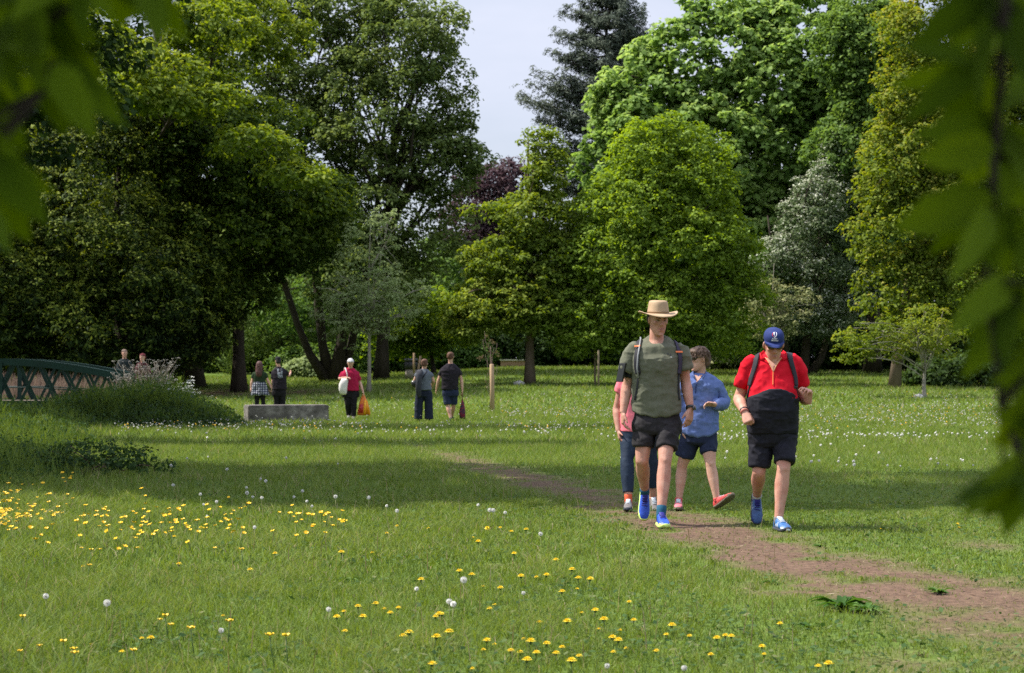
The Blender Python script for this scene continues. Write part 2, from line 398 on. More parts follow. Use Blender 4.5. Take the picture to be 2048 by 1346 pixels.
def wob(a, b, n, amp, rg, sag=0.):
    a = np.array(a, float); b = np.array(b, float); L_ = np.linalg.norm(b - a); P = []
    ph = rg.uniform(0, 6, 3)
    for i in range(n + 1):
        t = i / n; q = a + (b - a) * t; e = math.sin(t * math.pi)
        q = q + np.array([math.sin(t * 5 + ph[0]), math.sin(t * 4.3 + ph[1]), .5 * math.sin(t * 6 + ph[2])]) * amp * L_ * e + np.array([0, 0, sag * L_ * e])
        P.append(Vector(q))
    return P
BARK = mat('bark_dark', (.030, .024, .018), .9, (.075, .060, .045), 3.5, .8, 14, .15, (1, 1, .25), 8, .5)
BARKM = mat('bark_brown', (.09, .065, .045), .9, (.18, .14, .10), 3.5, .8, 14, .15, (1, 1, .25), 8, .5)
BARKP = mat('bark_pale', (.20, .18, .14), .85, (.36, .33, .27), 5, .5, 18, .2, (1, 1, .3), 6, .5)
def limbs(mb, trunk, tr, C, rg, n_limb, n_twig, tw=.018, start=.35, up=.12):
    """limbs from the trunk path to clump centres, then twigs between them"""
    if n_limb == 0 or len(C) == 0: return
    tp = np.array([tuple(p) for p in trunk]); ids = rg.choice(len(C), min(n_limb, len(C)), replace=False); ends = []
    for i in ids:
        c = C[i]; zz = tp[:, 2]
        # leave the trunk lower than the clump
        base = zz[0]; hgt = zz[-1] - base
        want = base + max(hgt * start, (c[2] - base) * rg.uniform(.45, .85)); want = min(want, zz[-1])
        f = np.interp(want, zz, np.arange(len(zz))); j = int(f); t = f - j; j2 = min(j + 1, len(tp) - 1)
        s = tp[j] * (1 - t) + tp[j2] * t; r0 = (tr[j] * (1 - t) + tr[j2] * t) * rg.uniform(.3, .55)
        e = s + (c - s) * .97
        P = wob(s, e, 6, .05, rg, up); mb.tube(P, list(np.linspace(r0, max(tw, r0 * .14), 7)), 6); ends.append((P, r0))
    for q in range(n_twig):
        P, r0 = ends[rg.integers(len(ends))]; s = P[rg.integers(2, 6)]
        d = np.linalg.norm(C - np.array(s), axis=1); k = np.argsort(d)[:40]; c = C[k[rg.integers(len(k))]]
        mb.tube(wob(s, c, 3, .06, rg, .06), [tw * 1.4, tw, tw * .7, tw * .4], 4)
def tree(name, label, lobes, lm, base=None, ryk=1.0, tp=1.35, D=None, trunk_r=.25, bark=None, clumps=1500, m=14, cr=.42, size=.17, seed=1, group=None, cat='tree', lean=(0, 0),
         n_limb=14, n_twig=40, top=.8, flat=.6, up=.5, hang=.25, bias=0., front=.6, inner=.5, stems=None, aspect=.62, tip=None, out=.35, trunk_lo=0., crown_name='crown', depth=None, tw=.018, jit=.075, per=7, br=.75, grow=.22):
    """lobes are given as (photo x, photo y, radius x, radius y [, depth shift, depth radius m]) at the tree's distance"""
    rg = np.random.default_rng(seed)
    if base is not None:
        b = ghit(*base); D = b.y if D is None else D
        if D != b.y: b = at(base[0], base[1], D); b.z = gz(b.x, b.y)
    else:
        cx = sum(l[0] for l in lobes) / len(lobes); b = at(cx, 735, D); b.z = gz(b.x, b.y)
    LW = []
    for l in lobes:
        c = at(l[0], l[1], D + (l[4] if len(l) > 4 else 0)); rx = l[2] * D / FPX; rz = l[3] * D / FPX
        ry = l[5] if len(l) > 5 else min(max(rx, rz * .6) * ryk, 7) ; LW.append((c.x, c.y, c.z, rx, ry, rz))
    o = empty(name, b, label, cat, group)
    C, N = crown_points(LW, clumps, rg, front, inner, per, br)
    zt = C[:, 2].max(); 
    gnd = gzn(C[:, 0], C[:, 1]); k = C[:, 2] > gnd + .15; C, N = C[k], N[k]
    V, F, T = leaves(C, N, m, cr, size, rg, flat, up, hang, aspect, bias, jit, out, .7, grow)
    if tip is not None:   # young tips of another tone on the outer, upper side
        sel = rg.uniform(0, 1, len(V) // 4) < tip; T = T.reshape(-1, 4); T[sel] = np.clip(T[sel] + .4, 0, 1); T = T.ravel()
    me = npmesh('crown', V - np.array(b), F, T); link(crown_name, me, lm, o)
    mb = MB(); H = (zt - b.z) * top; cx = np.average([l[0] for l in LW]); cyy = np.average([l[1] for l in LW])
    st = stems or [((0, 0), (cx - b.x) + lean[0], 1.0, 1.0)]
    for (off, tx, rs, hs) in st:
        P = []; rr = []
        for i in range(10):
            t = i / 9; x = b.x + off[0] * (1 if i else .5) + tx * t ** tp; y = b.y + off[1] + (cyy - b.y) * t
            P.append(Vector((x + math.sin(t * 7 + seed) * trunk_r * .5 * t, y, b.z - .1 + H * hs * t)))
            rr.append(trunk_r * rs * ((1 - t * .86) + .45 * math.exp(-t * 28)))
        mb.tube(P, rr, 12); limbs(mb, P, rr, C, rg, n_limb // len(st), n_twig // len(st), tw)
    def bk(co, nr): return co + nr * ((fbm(co * np.array([1, 1, .35]), 5 / max(trunk_r * 4, .3), seed) - .5) * trunk_r * .28)[:, None]
    mb.build('trunk', bark or BARK, o, b, deform=bk)
    return o, C

SYC = leafmat('leaf_sycamore', [(.080, .150, .034), (.150, .250, .056), (.225, .345, .088), (.32, .43, .14)], .5)
MAP = leafmat('leaf_field_maple', [(.075, .125, .016), (.140, .220, .030), (.215, .315, .046), (.30, .40, .07)], .5)
BRZ = leafmat('leaf_bronze_maple', [(.065, .100, .016), (.125, .180, .024), (.205, .255, .040), (.29, .28, .055)], .45)
OAK = leafmat('leaf_oak', [(.058, .098, .014), (.110, .165, .022), (.175, .240, .036), (.26, .31, .055)], .45)
MID = leafmat('leaf_mid', [(.036, .075, .018), (.068, .130, .028), (.115, .195, .042), (.17, .26, .065)], .42)
ASH = leafmat('leaf_ash', [(.044, .074, .022), (.085, .128, .034), (.140, .195, .052), (.20, .25, .08)], .42)
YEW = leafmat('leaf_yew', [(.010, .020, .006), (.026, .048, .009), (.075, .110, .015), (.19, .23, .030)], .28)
CED = leafmat('leaf_cedar', [(.040, .055, .038), (.072, .092, .066), (.115, .138, .10), (.16, .185, .14)], .2)
ALD = leafmat('leaf_alder', [(.115, .160, .065), (.175, .235, .090), (.24, .305, .13), (.30, .36, .17)], .45)
COP = leafmat('leaf_copper', [(.035, .022, .026), (.065, .038, .045), (.10, .062, .068), (.13, .09, .09)], .3)
WHT = leafmat('leaf_whitebeam', [(.060, .100, .040), (.100, .145, .060), (.17, .22, .11), (.60, .61, .50)], .35)
CRM = leafmat('leaf_cream', [(.08, .12, .04), (.17, .20, .08), (.34, .34, .16), (.50, .48, .27)], .25)
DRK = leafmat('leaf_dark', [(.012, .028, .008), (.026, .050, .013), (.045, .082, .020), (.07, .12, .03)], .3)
WIL = leafmat('leaf_willow', [(.060, .100, .024), (.10, .155, .034), (.15, .21, .05), (.20, .27, .07)], .35)

OAKD = leafmat('leaf_hornbeam', [(.020, .044, .008), (.052, .090, .014), (.105, .155, .022), (.19, .25, .035)], .4)
# far tree line closing the view
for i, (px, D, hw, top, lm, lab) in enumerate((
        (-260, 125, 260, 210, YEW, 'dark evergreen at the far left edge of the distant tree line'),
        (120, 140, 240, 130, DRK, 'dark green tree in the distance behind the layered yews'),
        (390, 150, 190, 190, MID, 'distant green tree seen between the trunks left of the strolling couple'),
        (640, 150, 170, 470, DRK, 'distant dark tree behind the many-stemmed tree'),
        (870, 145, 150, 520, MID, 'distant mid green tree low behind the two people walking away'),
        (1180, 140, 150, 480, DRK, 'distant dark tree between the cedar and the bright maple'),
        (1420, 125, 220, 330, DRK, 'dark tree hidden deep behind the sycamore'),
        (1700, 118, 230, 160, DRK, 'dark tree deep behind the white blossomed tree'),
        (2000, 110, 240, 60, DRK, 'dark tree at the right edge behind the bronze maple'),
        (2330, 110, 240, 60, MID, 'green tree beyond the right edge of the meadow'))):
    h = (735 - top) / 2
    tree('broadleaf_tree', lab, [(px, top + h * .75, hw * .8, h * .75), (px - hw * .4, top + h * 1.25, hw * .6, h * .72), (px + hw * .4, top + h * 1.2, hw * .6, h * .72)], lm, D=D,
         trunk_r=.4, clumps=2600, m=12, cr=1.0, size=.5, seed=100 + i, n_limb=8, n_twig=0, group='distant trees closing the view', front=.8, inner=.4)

# left: layered yews
tree('yew_tree', 'dark layered yew with yellow-green tips behind the green footbridge', [(235, 400, 150, 190), (110, 560, 160, 170), (330, 560, 150, 170), (220, 655, 200, 90), (370, 640, 80, 60), (180, 290, 70, 60), (60, 380, 60, 70), (300, 310, 60, 55)], YEW,
     base=(250, 752), D=79, ryk=2.5, trunk_r=.45, clumps=6600, m=17, cr=.46, size=.19, seed=1, flat=.40, hang=.5, aspect=.38, grow=.75, bias=-.10, out=.9, per=5, br=.6, n_limb=14, n_twig=30)
tree('yew_tree', 'dark yew with brighter tips cut by the left edge of the picture', [(-20, 420, 150, 150), (20, 590, 140, 150), (-120, 560, 130, 180), (70, 300, 80, 70)], YEW,
     base=(-20, 752), D=78, ryk=2.2, trunk_r=.45, clumps=3600, m=17, cr=.46, size=.19, seed=2, flat=.42, hang=.5, aspect=.38, grow=.8, bias=-.05, out=.9, per=5, br=.6, n_limb=10, n_twig=20)
tree('hornbeam_tree', 'dark hornbeam with a straight thick trunk just left of the strolling couple', [(350, 250, 130, 110), (450, 330, 130, 110), (560, 400, 110, 85), (480, 460, 130, 90), (600, 470, 75, 55), (420, 570, 110, 55), (640, 395, 45, 28), (540, 250, 60, 45), (380, 180, 70, 50), (660, 450, 40, 28)], OAKD,
     base=(478, 785), ryk=2.3, trunk_r=.27, clumps=6000, m=15, cr=.44, size=.18, seed=3, flat=.4, hang=.5, bias=-.12, grow=.4, n_limb=22, n_twig=60, lean=(-.6, 0), top=.9)
tree('lime_tree', 'tall tree with bright yellow-green leaves on long drooping boughs at the upper left', [(210, 80, 170, 110), (330, 40, 170, 110), (90, 190, 120, 90), (480, 60, 130, 100), (300, 200, 120, 80), (290, 130, 90, 26, -16, 3), (170, 70, 85, 26, -16, 3), (400, 210, 75, 22, -15, 3), (500, 285, 60, 18, -15, 2.5), (120, 215, 70, 22, -16, 3), (590, 350, 50, 16, -15, 2), (330, 200, 60, 16, -17, 2), (430, 60, 90, 40, -10, 3), (240, 170, 50, 16, -18, 2)], OAK,
     base=(390, 750), D=88, trunk_r=.4, clumps=4000, m=14, cr=.40, size=.20, seed=4, bias=-.08, br=.5, grow=.4, n_limb=26, n_twig=90, flat=.45, hang=.45, tip=.1, inner=.35, tw=.03)
tree('ash_tree', 'tall many-stemmed dark tree with sky showing through its crown, left of the thin pale alder', [(560, 60, 130, 140), (560, 230, 120, 110), (700, 40, 120, 110), (470, 170, 90, 110), (640, 330, 110, 90), (560, 480, 130, 90)], ASH,
     base=(662, 752), D=98, trunk_r=.42, clumps=3000, m=13, cr=.5, size=.22, seed=5, n_limb=40, n_twig=160, inner=.3, tip=.12, front=.4, tw=.035,
     tp=.8, stems=[((-.25, 0), -4.6, .52, .75), ((-.1, .2), -1.8, .62, 1.0), ((.35, 0), .9, .70, 1.0), ((.5, .3), 2.6, .55, .9)])
tree('ash_tree', 'tall airy tree against the sky, its single trunk just right of the thin alder', [(790, 90, 110, 120), (830, 200, 110, 100), (760, 260, 120, 110), (850, 330, 105, 80), (900, 290, 70, 50), (780, 420, 120, 90), (850, 470, 90, 80), (870, 60, 55, 55), (700, 180, 80, 90), (740, 560, 110, 70)], ASH,
     base=(762, 755), D=96, trunk_r=.30, clumps=3200, m=13, cr=.48, size=.21, seed=6, n_limb=44, n_twig=200, inner=.3, tip=.15, front=.35, bias=.05, tw=.035, top=.85)
tree('oak_tree', 'low dark tree filling the shade between the two tall airy trees', [(600, 600, 110, 60), (820, 560, 110, 70), (900, 600, 80, 60), (700, 500, 90, 60)], MID,
     base=(850, 735), D=112, trunk_r=.2, clumps=1400, m=12, cr=.6, size=.24, seed=7, n_limb=12, n_twig=30)
tree('willow_tree', 'dull green weeping willow hanging behind the strolling couple', [(560, 600, 80, 105), (630, 640, 60, 80), (480, 630, 70, 100)], WIL,
     base=(560, 742), D=118, trunk_r=.3, clumps=1300, m=14, cr=.5, size=.3, seed=8, flat=2.4, hang=0, aspect=.22, up=.05, n_limb=8, n_twig=20)
tree('yew_tree', 'dark yew deep in the shade between the layered yew and the hornbeam', [(340, 480, 120, 130), (310, 630, 110, 100), (270, 560, 110, 130)], YEW, base=(340, 748), D=90, ryk=1.7, trunk_r=.3, clumps=2200, m=15, cr=.6, size=.28, seed=51, flat=.45, hang=.5, aspect=.4, out=.8, n_limb=6, n_twig=0)
tree('yew_tree', 'dark yew deep in the shade behind the footbridge', [(120, 480, 150, 130), (100, 630, 160, 110)], YEW, base=(110, 748), D=92, ryk=1.5, trunk_r=.3, clumps=2000, m=15, cr=.6, size=.28, seed=52, flat=.45, hang=.5, aspect=.4, out=.8, n_limb=6, n_twig=0)
# middle
tree('copper_beech_tree', 'dark purple copper beech between the tall airy tree and the cedar', [(975, 400, 65, 60), (1010, 370, 50, 40), (950, 450, 55, 60), (1000, 480, 60, 60)], COP,
     base=(980, 730), D=128, trunk_r=.35, clumps=1500, m=12, cr=.5, size=.22, seed=9, n_limb=20, n_twig=60, inner=.35, tw=.035)
def cedar(name, label, px, D, top, lay, seed, lm, cat='tree', tw=.035):
    """blue-grey cedar: long level boughs with flat sprays of needles"""
    rg = np.random.default_rng(seed); b = at(px, 735, D); b.z = gz(b.x, b.y); o = empty(name, b, label, cat)
    T = at(px, top, D); mb = MB(); H = T.z - b.z
    P = [Vector((b.x + math.sin(t * 5) * .15, b.y, b.z - .1 + H * t)) for t in np.linspace(0, 1, 12)]
    rr = [.5 * (1 - t * .95) + .01 for t in np.linspace(0, 1, 12)]; mb.tube(P, rr, 12)
    C, N = [], []
    for (py, lpx, rpx) in lay:
        for side in range(15):
            s = at(px, py + rg.uniform(-22, 22), D); a = rg.uniform(0, 2 * math.pi)
            if side < 3: a = math.pi + rg.uniform(-.35, .35)
            elif side < 6: a = rg.uniform(-.35, .35)
            reach = (lpx if math.cos(a) < 0 else rpx) * D / FPX * rg.uniform(.7, 1.05)
            if side >= 6: reach = max(reach, 1.5) * rg.uniform(.5, .95)
            e = Vector((s.x + math.cos(a) * reach, s.y + math.sin(a) * reach, s.z + reach * rg.uniform(.0, .42)))
            Q = wob(s - Vector((0, 0, reach * .06)), e, 7, .03, rg, -.05); mb.tube(Q, list(np.linspace(.09, .012, 8)), 5)
            for q in range(int(10 + reach * 12)):
                t = rg.uniform(.2, 1.03); f = t * 7; j = min(int(f), 6); c = Q[j].lerp(Q[j + 1], min(f - j, 1.2))
                wdt = .36 * reach * (1.15 - t) + .16; perp = Vector((-math.sin(a), math.cos(a), 0))
                c = c + perp * rg.uniform(-wdt, wdt) + Vector((0, 0, rg.uniform(-.30, .22)))
                C.append(tuple(c)); N.append((math.cos(a), math.sin(a), .3))
    C = np.array(C); N = unit(np.array(N))
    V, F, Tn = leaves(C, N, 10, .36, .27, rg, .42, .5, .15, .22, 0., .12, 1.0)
    link('crown', npmesh('crown', V - np.array(b), F, Tn), lm, o); mb.build('trunk', BARK, o, b)
cedar('cedar_tree', 'tall blue-grey cedar with level boughs standing against the sky', 1218, 118, -35,
      [(-15, 20, 25), (10, 55, 45), (35, 95, 70), (62, 70, 80), (90, 105, 85), (118, 130, 90), (145, 95, 95), (170, 120, 90), (200, 135, 90), (225, 175, 90), (250, 200, 90), (272, 150, 90), (300, 120, 90), (330, 110, 90), (360, 150, 80), (395, 130, 70), (430, 140, 60), (470, 130, 60), (510, 130, 60), (560, 120, 60), (620, 110, 60)], 41, CED)
cedar('cedar_tree', 'smaller grey-green cedar behind the copper beech', 985, 135, 420, [(440, 30, 40), (470, 50, 60), (500, 60, 80), (530, 70, 90), (565, 70, 90), (600, 80, 90)], 42, CED)
tree('oak_tree', 'slender yellow-green young oak with an open cone of branches and bare leader',
     [(1088, 350, 30, 75), (1060, 440, 65, 55), (1105, 440, 50, 60), (1010, 520, 70, 50), (1090, 540, 80, 60), (1130, 500, 40, 60), (980, 610, 85, 45), (1060, 620, 90, 50), (950, 650, 60, 35), (1120, 620, 60, 50), (1090, 290, 10, 30), (985, 430, 30, 20)], OAK,
     base=(1060, 769), trunk_r=.20, bark=BARKM, clumps=3300, m=13, cr=.38, size=.17, seed=11, n_limb=46, n_twig=160, inner=.25, flat=.4, hang=.2, tip=.08, bias=.06, top=.97, front=.5, lean=(.1, 0), tw=.02, br=.55)
tree('maple_tree', 'low bright green tree behind the two people walking away', [(830, 660, 60, 45), (880, 650, 60, 45), (790, 670, 40, 35), (850, 620, 45, 30)], MAP,
     base=(868, 748), trunk_r=.13, clumps=1000, m=13, cr=.42, size=.18, seed=12, n_limb=16, n_twig=30, bias=-.08)
tree('alder_tree', 'thin young alder with pale crooked trunk and sparse leaves behind the woman in red',
     [(748, 470, 32, 45), (745, 540, 58, 32), (735, 600, 75, 26), (690, 585, 36, 22), (800, 560, 34, 28), (675, 650, 40, 18), (790, 630, 42, 20), (730, 655, 45, 16)], ALD,
     base=(738, 787), trunk_r=.085, bark=BARKP, clumps=620, m=12, cr=.30, size=.12, bias=.22, seed=13, n_limb=34, n_twig=120, inner=.2, flat=.35, hang=.15, top=.93, tw=.012, front=.4)
# right
tree('sycamore_tree', 'huge pale green sycamore with big bright leaf clusters filling the sky at the right',
     [(1290, 250, 90, 115), (1385, 150, 85, 100), (1470, 110, 70, 80), (1540, 190, 100, 110), (1610, 100, 90, 95), (1330, 400, 130, 120), (1450, 330, 130, 120), (1560, 320, 110, 120), (1690, 130, 100, 110), (1230, 330, 55, 90), (1480, 500, 150, 110), (1390, 40, 26, 36), (1300, 100, 22, 30), (1490, 20, 34, 36), (1215, 250, 20, 26), (1580, 30, 50, 40), (1240, 200, 28, 40), (1650, 260, 90, 100), (1400, 560, 130, 80), (1560, 430, 90, 80), (1425, 275, 80, 70, -1.5), (1380, 330, 80, 70, -1)], SYC,
     base=(1490, 742), D=100, trunk_r=.55, clumps=7600, m=13, cr=.44, size=.30, seed=14, n_limb=26, n_twig=60, flat=.55, hang=.45, inner=.62, front=.8, out=.5, aspect=.8, bias=.08, grow=.4)
tree('maple_tree', 'rounded bright yellow-green maple in front of the sycamore, behind the man in the tan hat',
     [(1300, 330, 65, 75), (1270, 420, 90, 85), (1380, 400, 75, 75), (1240, 520, 95, 85), (1370, 510, 110, 100), (1210, 620, 85, 70), (1320, 620, 110, 80), (1440, 610, 75, 90), (1175, 665, 60, 42), (1150, 580, 45, 40), (1440, 520, 60, 60), (1225, 390, 42, 40), (1390, 320, 50, 42), (1340, 270, 30, 32), (1480, 590, 45, 40), (1130, 640, 35, 24)], MAP,
     base=(1300, 765), D=84, trunk_r=.22, clumps=5200, m=14, cr=.36, size=.165, seed=15, n_limb=24, n_twig=70, inner=.55, front=.75, flat=.5, hang=.25, bias=.05)
tree('maple_tree', 'mid green leafy tree behind the bare twigs left of the man in the blue cap', [(1480, 620, 60, 60), (1450, 670, 60, 40), (1530, 560, 40, 60)], MID,
     base=(1492, 735), D=93, trunk_r=.26, clumps=900, m=12, cr=.42, size=.18, seed=16, n_limb=10, n_twig=20)
tree('whitebeam_tree', 'dark-stemmed tree dusted white with blossom, leaning up to the right of the sycamore',
     [(1690, 320, 45, 55), (1660, 390, 60, 60), (1620, 450, 60, 50), (1690, 470, 35, 60), (1570, 520, 60, 50), (1640, 560, 70, 60), (1700, 560, 50, 60), (1590, 620, 60, 45), (1660, 640, 60, 35), (1530, 560, 30, 30)], WHT,
     base=(1600, 742), D=93, trunk_r=.22, clumps=2800, m=15, cr=.36, size=.115, seed=17, n_limb=26, n_twig=60, lean=(.8, 0), hang=.2, tip=.0, jit=.16, inner=.35, grow=.5, bias=-.05, br=.5,
     stems=[((-.6, 0), -.8, .9, .8), ((.2, 0), 1.2, 1, 1), ((.9, .2), 2.8, .8, .8)])
tree('elder_bush', 'creamy blossoming shrub with bare upright twigs beside the man in the blue cap', [(1520, 600, 32, 38), (1545, 640, 40, 32), (1580, 600, 30, 28)], CRM,
     base=(1545, 740), D=88, trunk_r=.07, bark=BARKP, clumps=330, m=14, cr=.28, size=.11, seed=18, n_limb=16, n_twig=40, cat='shrub', inner=.3, top=1.15)
tree('broadleaf_tree', 'mid green tree between the sycamore and the bronze maple', [(1730, 90, 90, 90), (1780, 200, 90, 110), (1730, 310, 90, 90), (1790, 400, 60, 80), (1750, 500, 60, 80)], MID,
     base=(1745, 738), D=94, trunk_r=.35, clumps=3400, m=13, cr=.44, size=.22, seed=19, n_limb=16, n_twig=40, bias=.16, inner=.6, front=.75)
tree('maple_tree', 'tall bronze and yellow-green maple with a thick pale trunk at the right edge',
     [(1900, 60, 110, 100), (1860, 190, 95, 90), (1830, 320, 100, 90), (1930, 250, 110, 130), (1810, 450, 90, 90), (1900, 430, 110, 110), (1800, 570, 85, 70), (1880, 560, 90, 80), (1990, 400, 110, 150), (1830, 660, 60, 45), (2060, 200, 110, 160)], BRZ,
     base=(1788, 740), D=80, trunk_r=.20, bark=BARKM, clumps=6200, m=14, cr=.36, size=.165, seed=20, grow=.35, n_limb=30, n_twig=90, inner=.55, front=.75, hang=.35, tip=.12, lean=(.6, 0))
tree('maple_tree', 'loose yellow-green maple half hidden by the blurred leaves at the lower right', [(1960, 600, 70, 60), (2040, 640, 80, 60), (2000, 530, 70, 60), (2110, 560, 90, 90)], MAP,
     base=(2000, 740), D=86, trunk_r=.2, clumps=1500, m=12, cr=.34, size=.15, seed=21, n_limb=14, n_twig=40, bias=-.1, inner=.4)
tree('cherry_tree', 'small umbrella-shaped tree with thin crooked trunk and bronze leaves on the right lawn',
     [(1735, 672, 45, 16), (1790, 655, 45, 14), (1850, 665, 50, 20), (1715, 695, 26, 18), (1870, 695, 26, 14), (1840, 640, 30, 14), (1770, 690, 28, 14)], BRZ,
     base=(1848, 796), trunk_r=.085, bark=BARKP, clumps=430, m=14, cr=.24, size=.10, seed=22, n_limb=34, n_twig=90, flat=.35, inner=.1, top=.62, tw=.012, hang=.3, front=.4, bias=.05, lean=(.95, 0))
# dark understorey at the back of the lawn
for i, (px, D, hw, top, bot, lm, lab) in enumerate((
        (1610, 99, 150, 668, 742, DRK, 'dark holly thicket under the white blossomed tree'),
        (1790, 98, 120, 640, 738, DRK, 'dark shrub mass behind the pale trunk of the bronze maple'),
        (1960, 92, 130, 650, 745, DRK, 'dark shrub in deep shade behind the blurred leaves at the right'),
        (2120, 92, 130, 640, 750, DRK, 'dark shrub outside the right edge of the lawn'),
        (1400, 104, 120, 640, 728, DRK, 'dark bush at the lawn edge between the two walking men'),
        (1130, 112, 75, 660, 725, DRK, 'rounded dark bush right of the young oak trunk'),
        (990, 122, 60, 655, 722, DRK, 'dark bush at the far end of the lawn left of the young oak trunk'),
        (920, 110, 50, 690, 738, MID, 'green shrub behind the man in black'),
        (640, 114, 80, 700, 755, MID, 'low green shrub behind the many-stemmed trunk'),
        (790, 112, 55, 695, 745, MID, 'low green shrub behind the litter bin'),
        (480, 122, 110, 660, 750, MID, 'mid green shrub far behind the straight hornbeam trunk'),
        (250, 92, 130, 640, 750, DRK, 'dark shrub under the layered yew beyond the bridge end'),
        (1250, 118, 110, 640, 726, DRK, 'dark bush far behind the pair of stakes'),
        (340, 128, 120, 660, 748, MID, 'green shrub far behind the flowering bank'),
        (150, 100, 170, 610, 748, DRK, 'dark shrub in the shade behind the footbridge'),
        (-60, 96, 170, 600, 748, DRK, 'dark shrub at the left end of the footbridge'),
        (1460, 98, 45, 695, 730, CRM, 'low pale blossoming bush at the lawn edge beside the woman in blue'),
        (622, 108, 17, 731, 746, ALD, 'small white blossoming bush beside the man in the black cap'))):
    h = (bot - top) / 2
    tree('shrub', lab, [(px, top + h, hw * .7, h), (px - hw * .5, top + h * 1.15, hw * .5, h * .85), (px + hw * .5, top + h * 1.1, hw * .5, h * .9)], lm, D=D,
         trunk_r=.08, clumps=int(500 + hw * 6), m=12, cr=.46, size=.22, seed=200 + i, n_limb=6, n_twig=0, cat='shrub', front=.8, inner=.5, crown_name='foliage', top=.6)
# trees left of and above the frame whose shade crosses the lawn
def offtree(name, label, base, lobes, lm, seed, clumps, m, cr, size, tr=.3, n_limb=18, n_twig=40):
    rg = np.random.default_rng(seed); b = Vector((base[0], base[1], gz(*base))); o = empty(name, b, label, 'tree')
    C, N = crown_points(lobes, clumps, rg, .5, .45)
    V, F, T = leaves(C, N, m, cr, size, rg, .6, .5, .3)
    link('crown', npmesh('crown', V - np.array(b), F, T), lm, o)
    mb = MB(); H = max(l[2] for l in lobes); cx = np.mean([l[0] for l in lobes])
    P = [Vector((b.x + (cx - b.x) * t ** 1.5, b.y, b.z - .1 + H * t)) for t in np.linspace(0, 1, 9)]; rr = [tr * (1 - .8 * t + .4 * math.exp(-t * 20)) for t in np.linspace(0, 1, 9)]
    mb.tube(P, rr, 12); limbs(mb, P, rr, C, rg, n_limb, n_twig, .02); mb.build('trunk', BARK, o, b)
offtree('beech_tree', 'beech left of the frame whose shade lies across the path', (-11.5, 25), [(-10.8, 24.6, 7.0, 3.4, 3.8, 2.6), (-8.8, 24.8, 10.6, 3.8, 3.9, 2.8), (-5.5, 24.4, 13.4, 3.4, 3.4, 2.2), (-13, 26, 10, 3.5, 3, 3), (-2.0, 24.2, 15.2, 3.4, 2.6, 1.7), (1.6, 24.8, 16.6, 2.6, 1.6, 1.3)], DRK, 31, 5600, 15, .45, .24)
offtree('beech_tree', 'second beech left of the frame shading the bank', (-15.5, 44), [(-15, 44.5, 6.5, 3.6, 2.2, 3), (-12, 45, 9, 3.6, 1.6, 2.6), (-9.5, 45.5, 11.5, 3.4, 1.3, 2)], DRK, 32, 2000, 14, .45, .24)
offtree('beech_tree', 'third beech left of the frame, between the other two', (-14.5, 36), [(-14.6, 36.6, 6.5, 3.2, 1.5, 2.6), (-12.4, 36.6, 9.5, 3.2, 1.2, 2.2), (-9.6, 36.4, 11.2, 2.6, .9, 1.4)], DRK, 33, 1500, 14, .45, .24)
# ------------------------------------------------------------------ people
def V3(*a): return Vector(a)
def nrm(v): v = Vector(v); v.normalize(); return v
def frame(fwd, up=(0, 0, 1)):
    f = nrm(fwd); u = Vector(up); u = nrm(u - f * u.dot(f)); return f, u, nrm(f.cross(u))   # forward, up, right of the facing person (image left when facing us)
SKIN = mat('skin_fair', (.46, .24, .17), .6, (.56, .34, .25), 14, .05, 160, .35, sub=.08)
SKINR = mat('skin_ruddy', (.42, .19, .135), .6, (.51, .28, .205), 14, .05, 160, .35, sub=.08)
LIP = mat('lip', (.45, .19, .16), .45); EYEW = mat('eye_white', (.30, .26, .24), .2); IRIS = mat('eye_iris', (.06, .045, .03), .2)  # eye whites darkened to carry the shade over the eyes
HEADR = [(0.0, .078, .036, .020), (.012, .088, .008, .040), (.035, .090, -.040, .054), (.06, .089, -.062, .062), (.09, .087, -.078, .067), (.115, .087, -.086, .071),
         (.135, .087, -.091, .073), (.155, .092, -.095, .0745), (.18, .088, -.097, .076), (.205, .070, -.091, .068), (.222, .045, -.072, .050), (.234, .012, -.036, .022)]
def head_rings(mb, c, fr, S, rows=HEADR, grow=0., n=20, p=2.25, zs=0.):
    f, u, r = fr; R_ = []
    for (z, fy, by, hw) in rows:
        cc = c + u * ((z - .12) * S + zs) + f * ((fy + by) / 2 * S); R_.append(mb.ring(cc, r * (hw * S + grow), f * ((fy - by) / 2 * S + grow), n, p))
    mb.loft(R_)
def hp(c, fr, S, x, y, z):   # a point in head space: x to the person's right, y forward, z up from the chin
    f, u, r = fr; return c + r * x * S + f * y * S + u * (z - .12) * S
def face_parts(mb, c, fr, S):
    f, u, r = fr
    mb.tube([hp(c, fr, S, 0, .086, .150), hp(c, fr, S, 0, .098, .125), hp(c, fr, S, 0, .108, .104), hp(c, fr, S, 0, .098, .094)], [.008 * S, .010 * S, .0135 * S, .009 * S], 10)
    for s in (-1, 1):
        mb.ellipsoid(hp(c, fr, S, s * .011, .096, .098), r * .009 * S, f * .011 * S, u * .008 * S, 10, 6)
        mb.ellipsoid(hp(c, fr, S, s * .034, .082, .152), r * .026 * S, f * .012 * S, u * .007 * S, 10, 6)
        mb.ellipsoid(hp(c, fr, S, s * .042, .066, .112), r * .022 * S, f * .018 * S, u * .016 * S, 12, 7)
        mb.ellipsoid(hp(c, fr, S, s * .076, -.008, .122), r * .013 * S, f * .017 * S + r * s * .007 * S, u * .032 * S, 12, 8)
    mb.ellipsoid(hp(c, fr, S, 0, .084, .014), r * .020 * S, f * .014 * S, u * .014 * S, 12, 7)
    mb.ellipsoid(hp(c, fr, S, 0, .087, .052), r * .021 * S, f * .0095 * S, u * .010 * S, 12, 7)
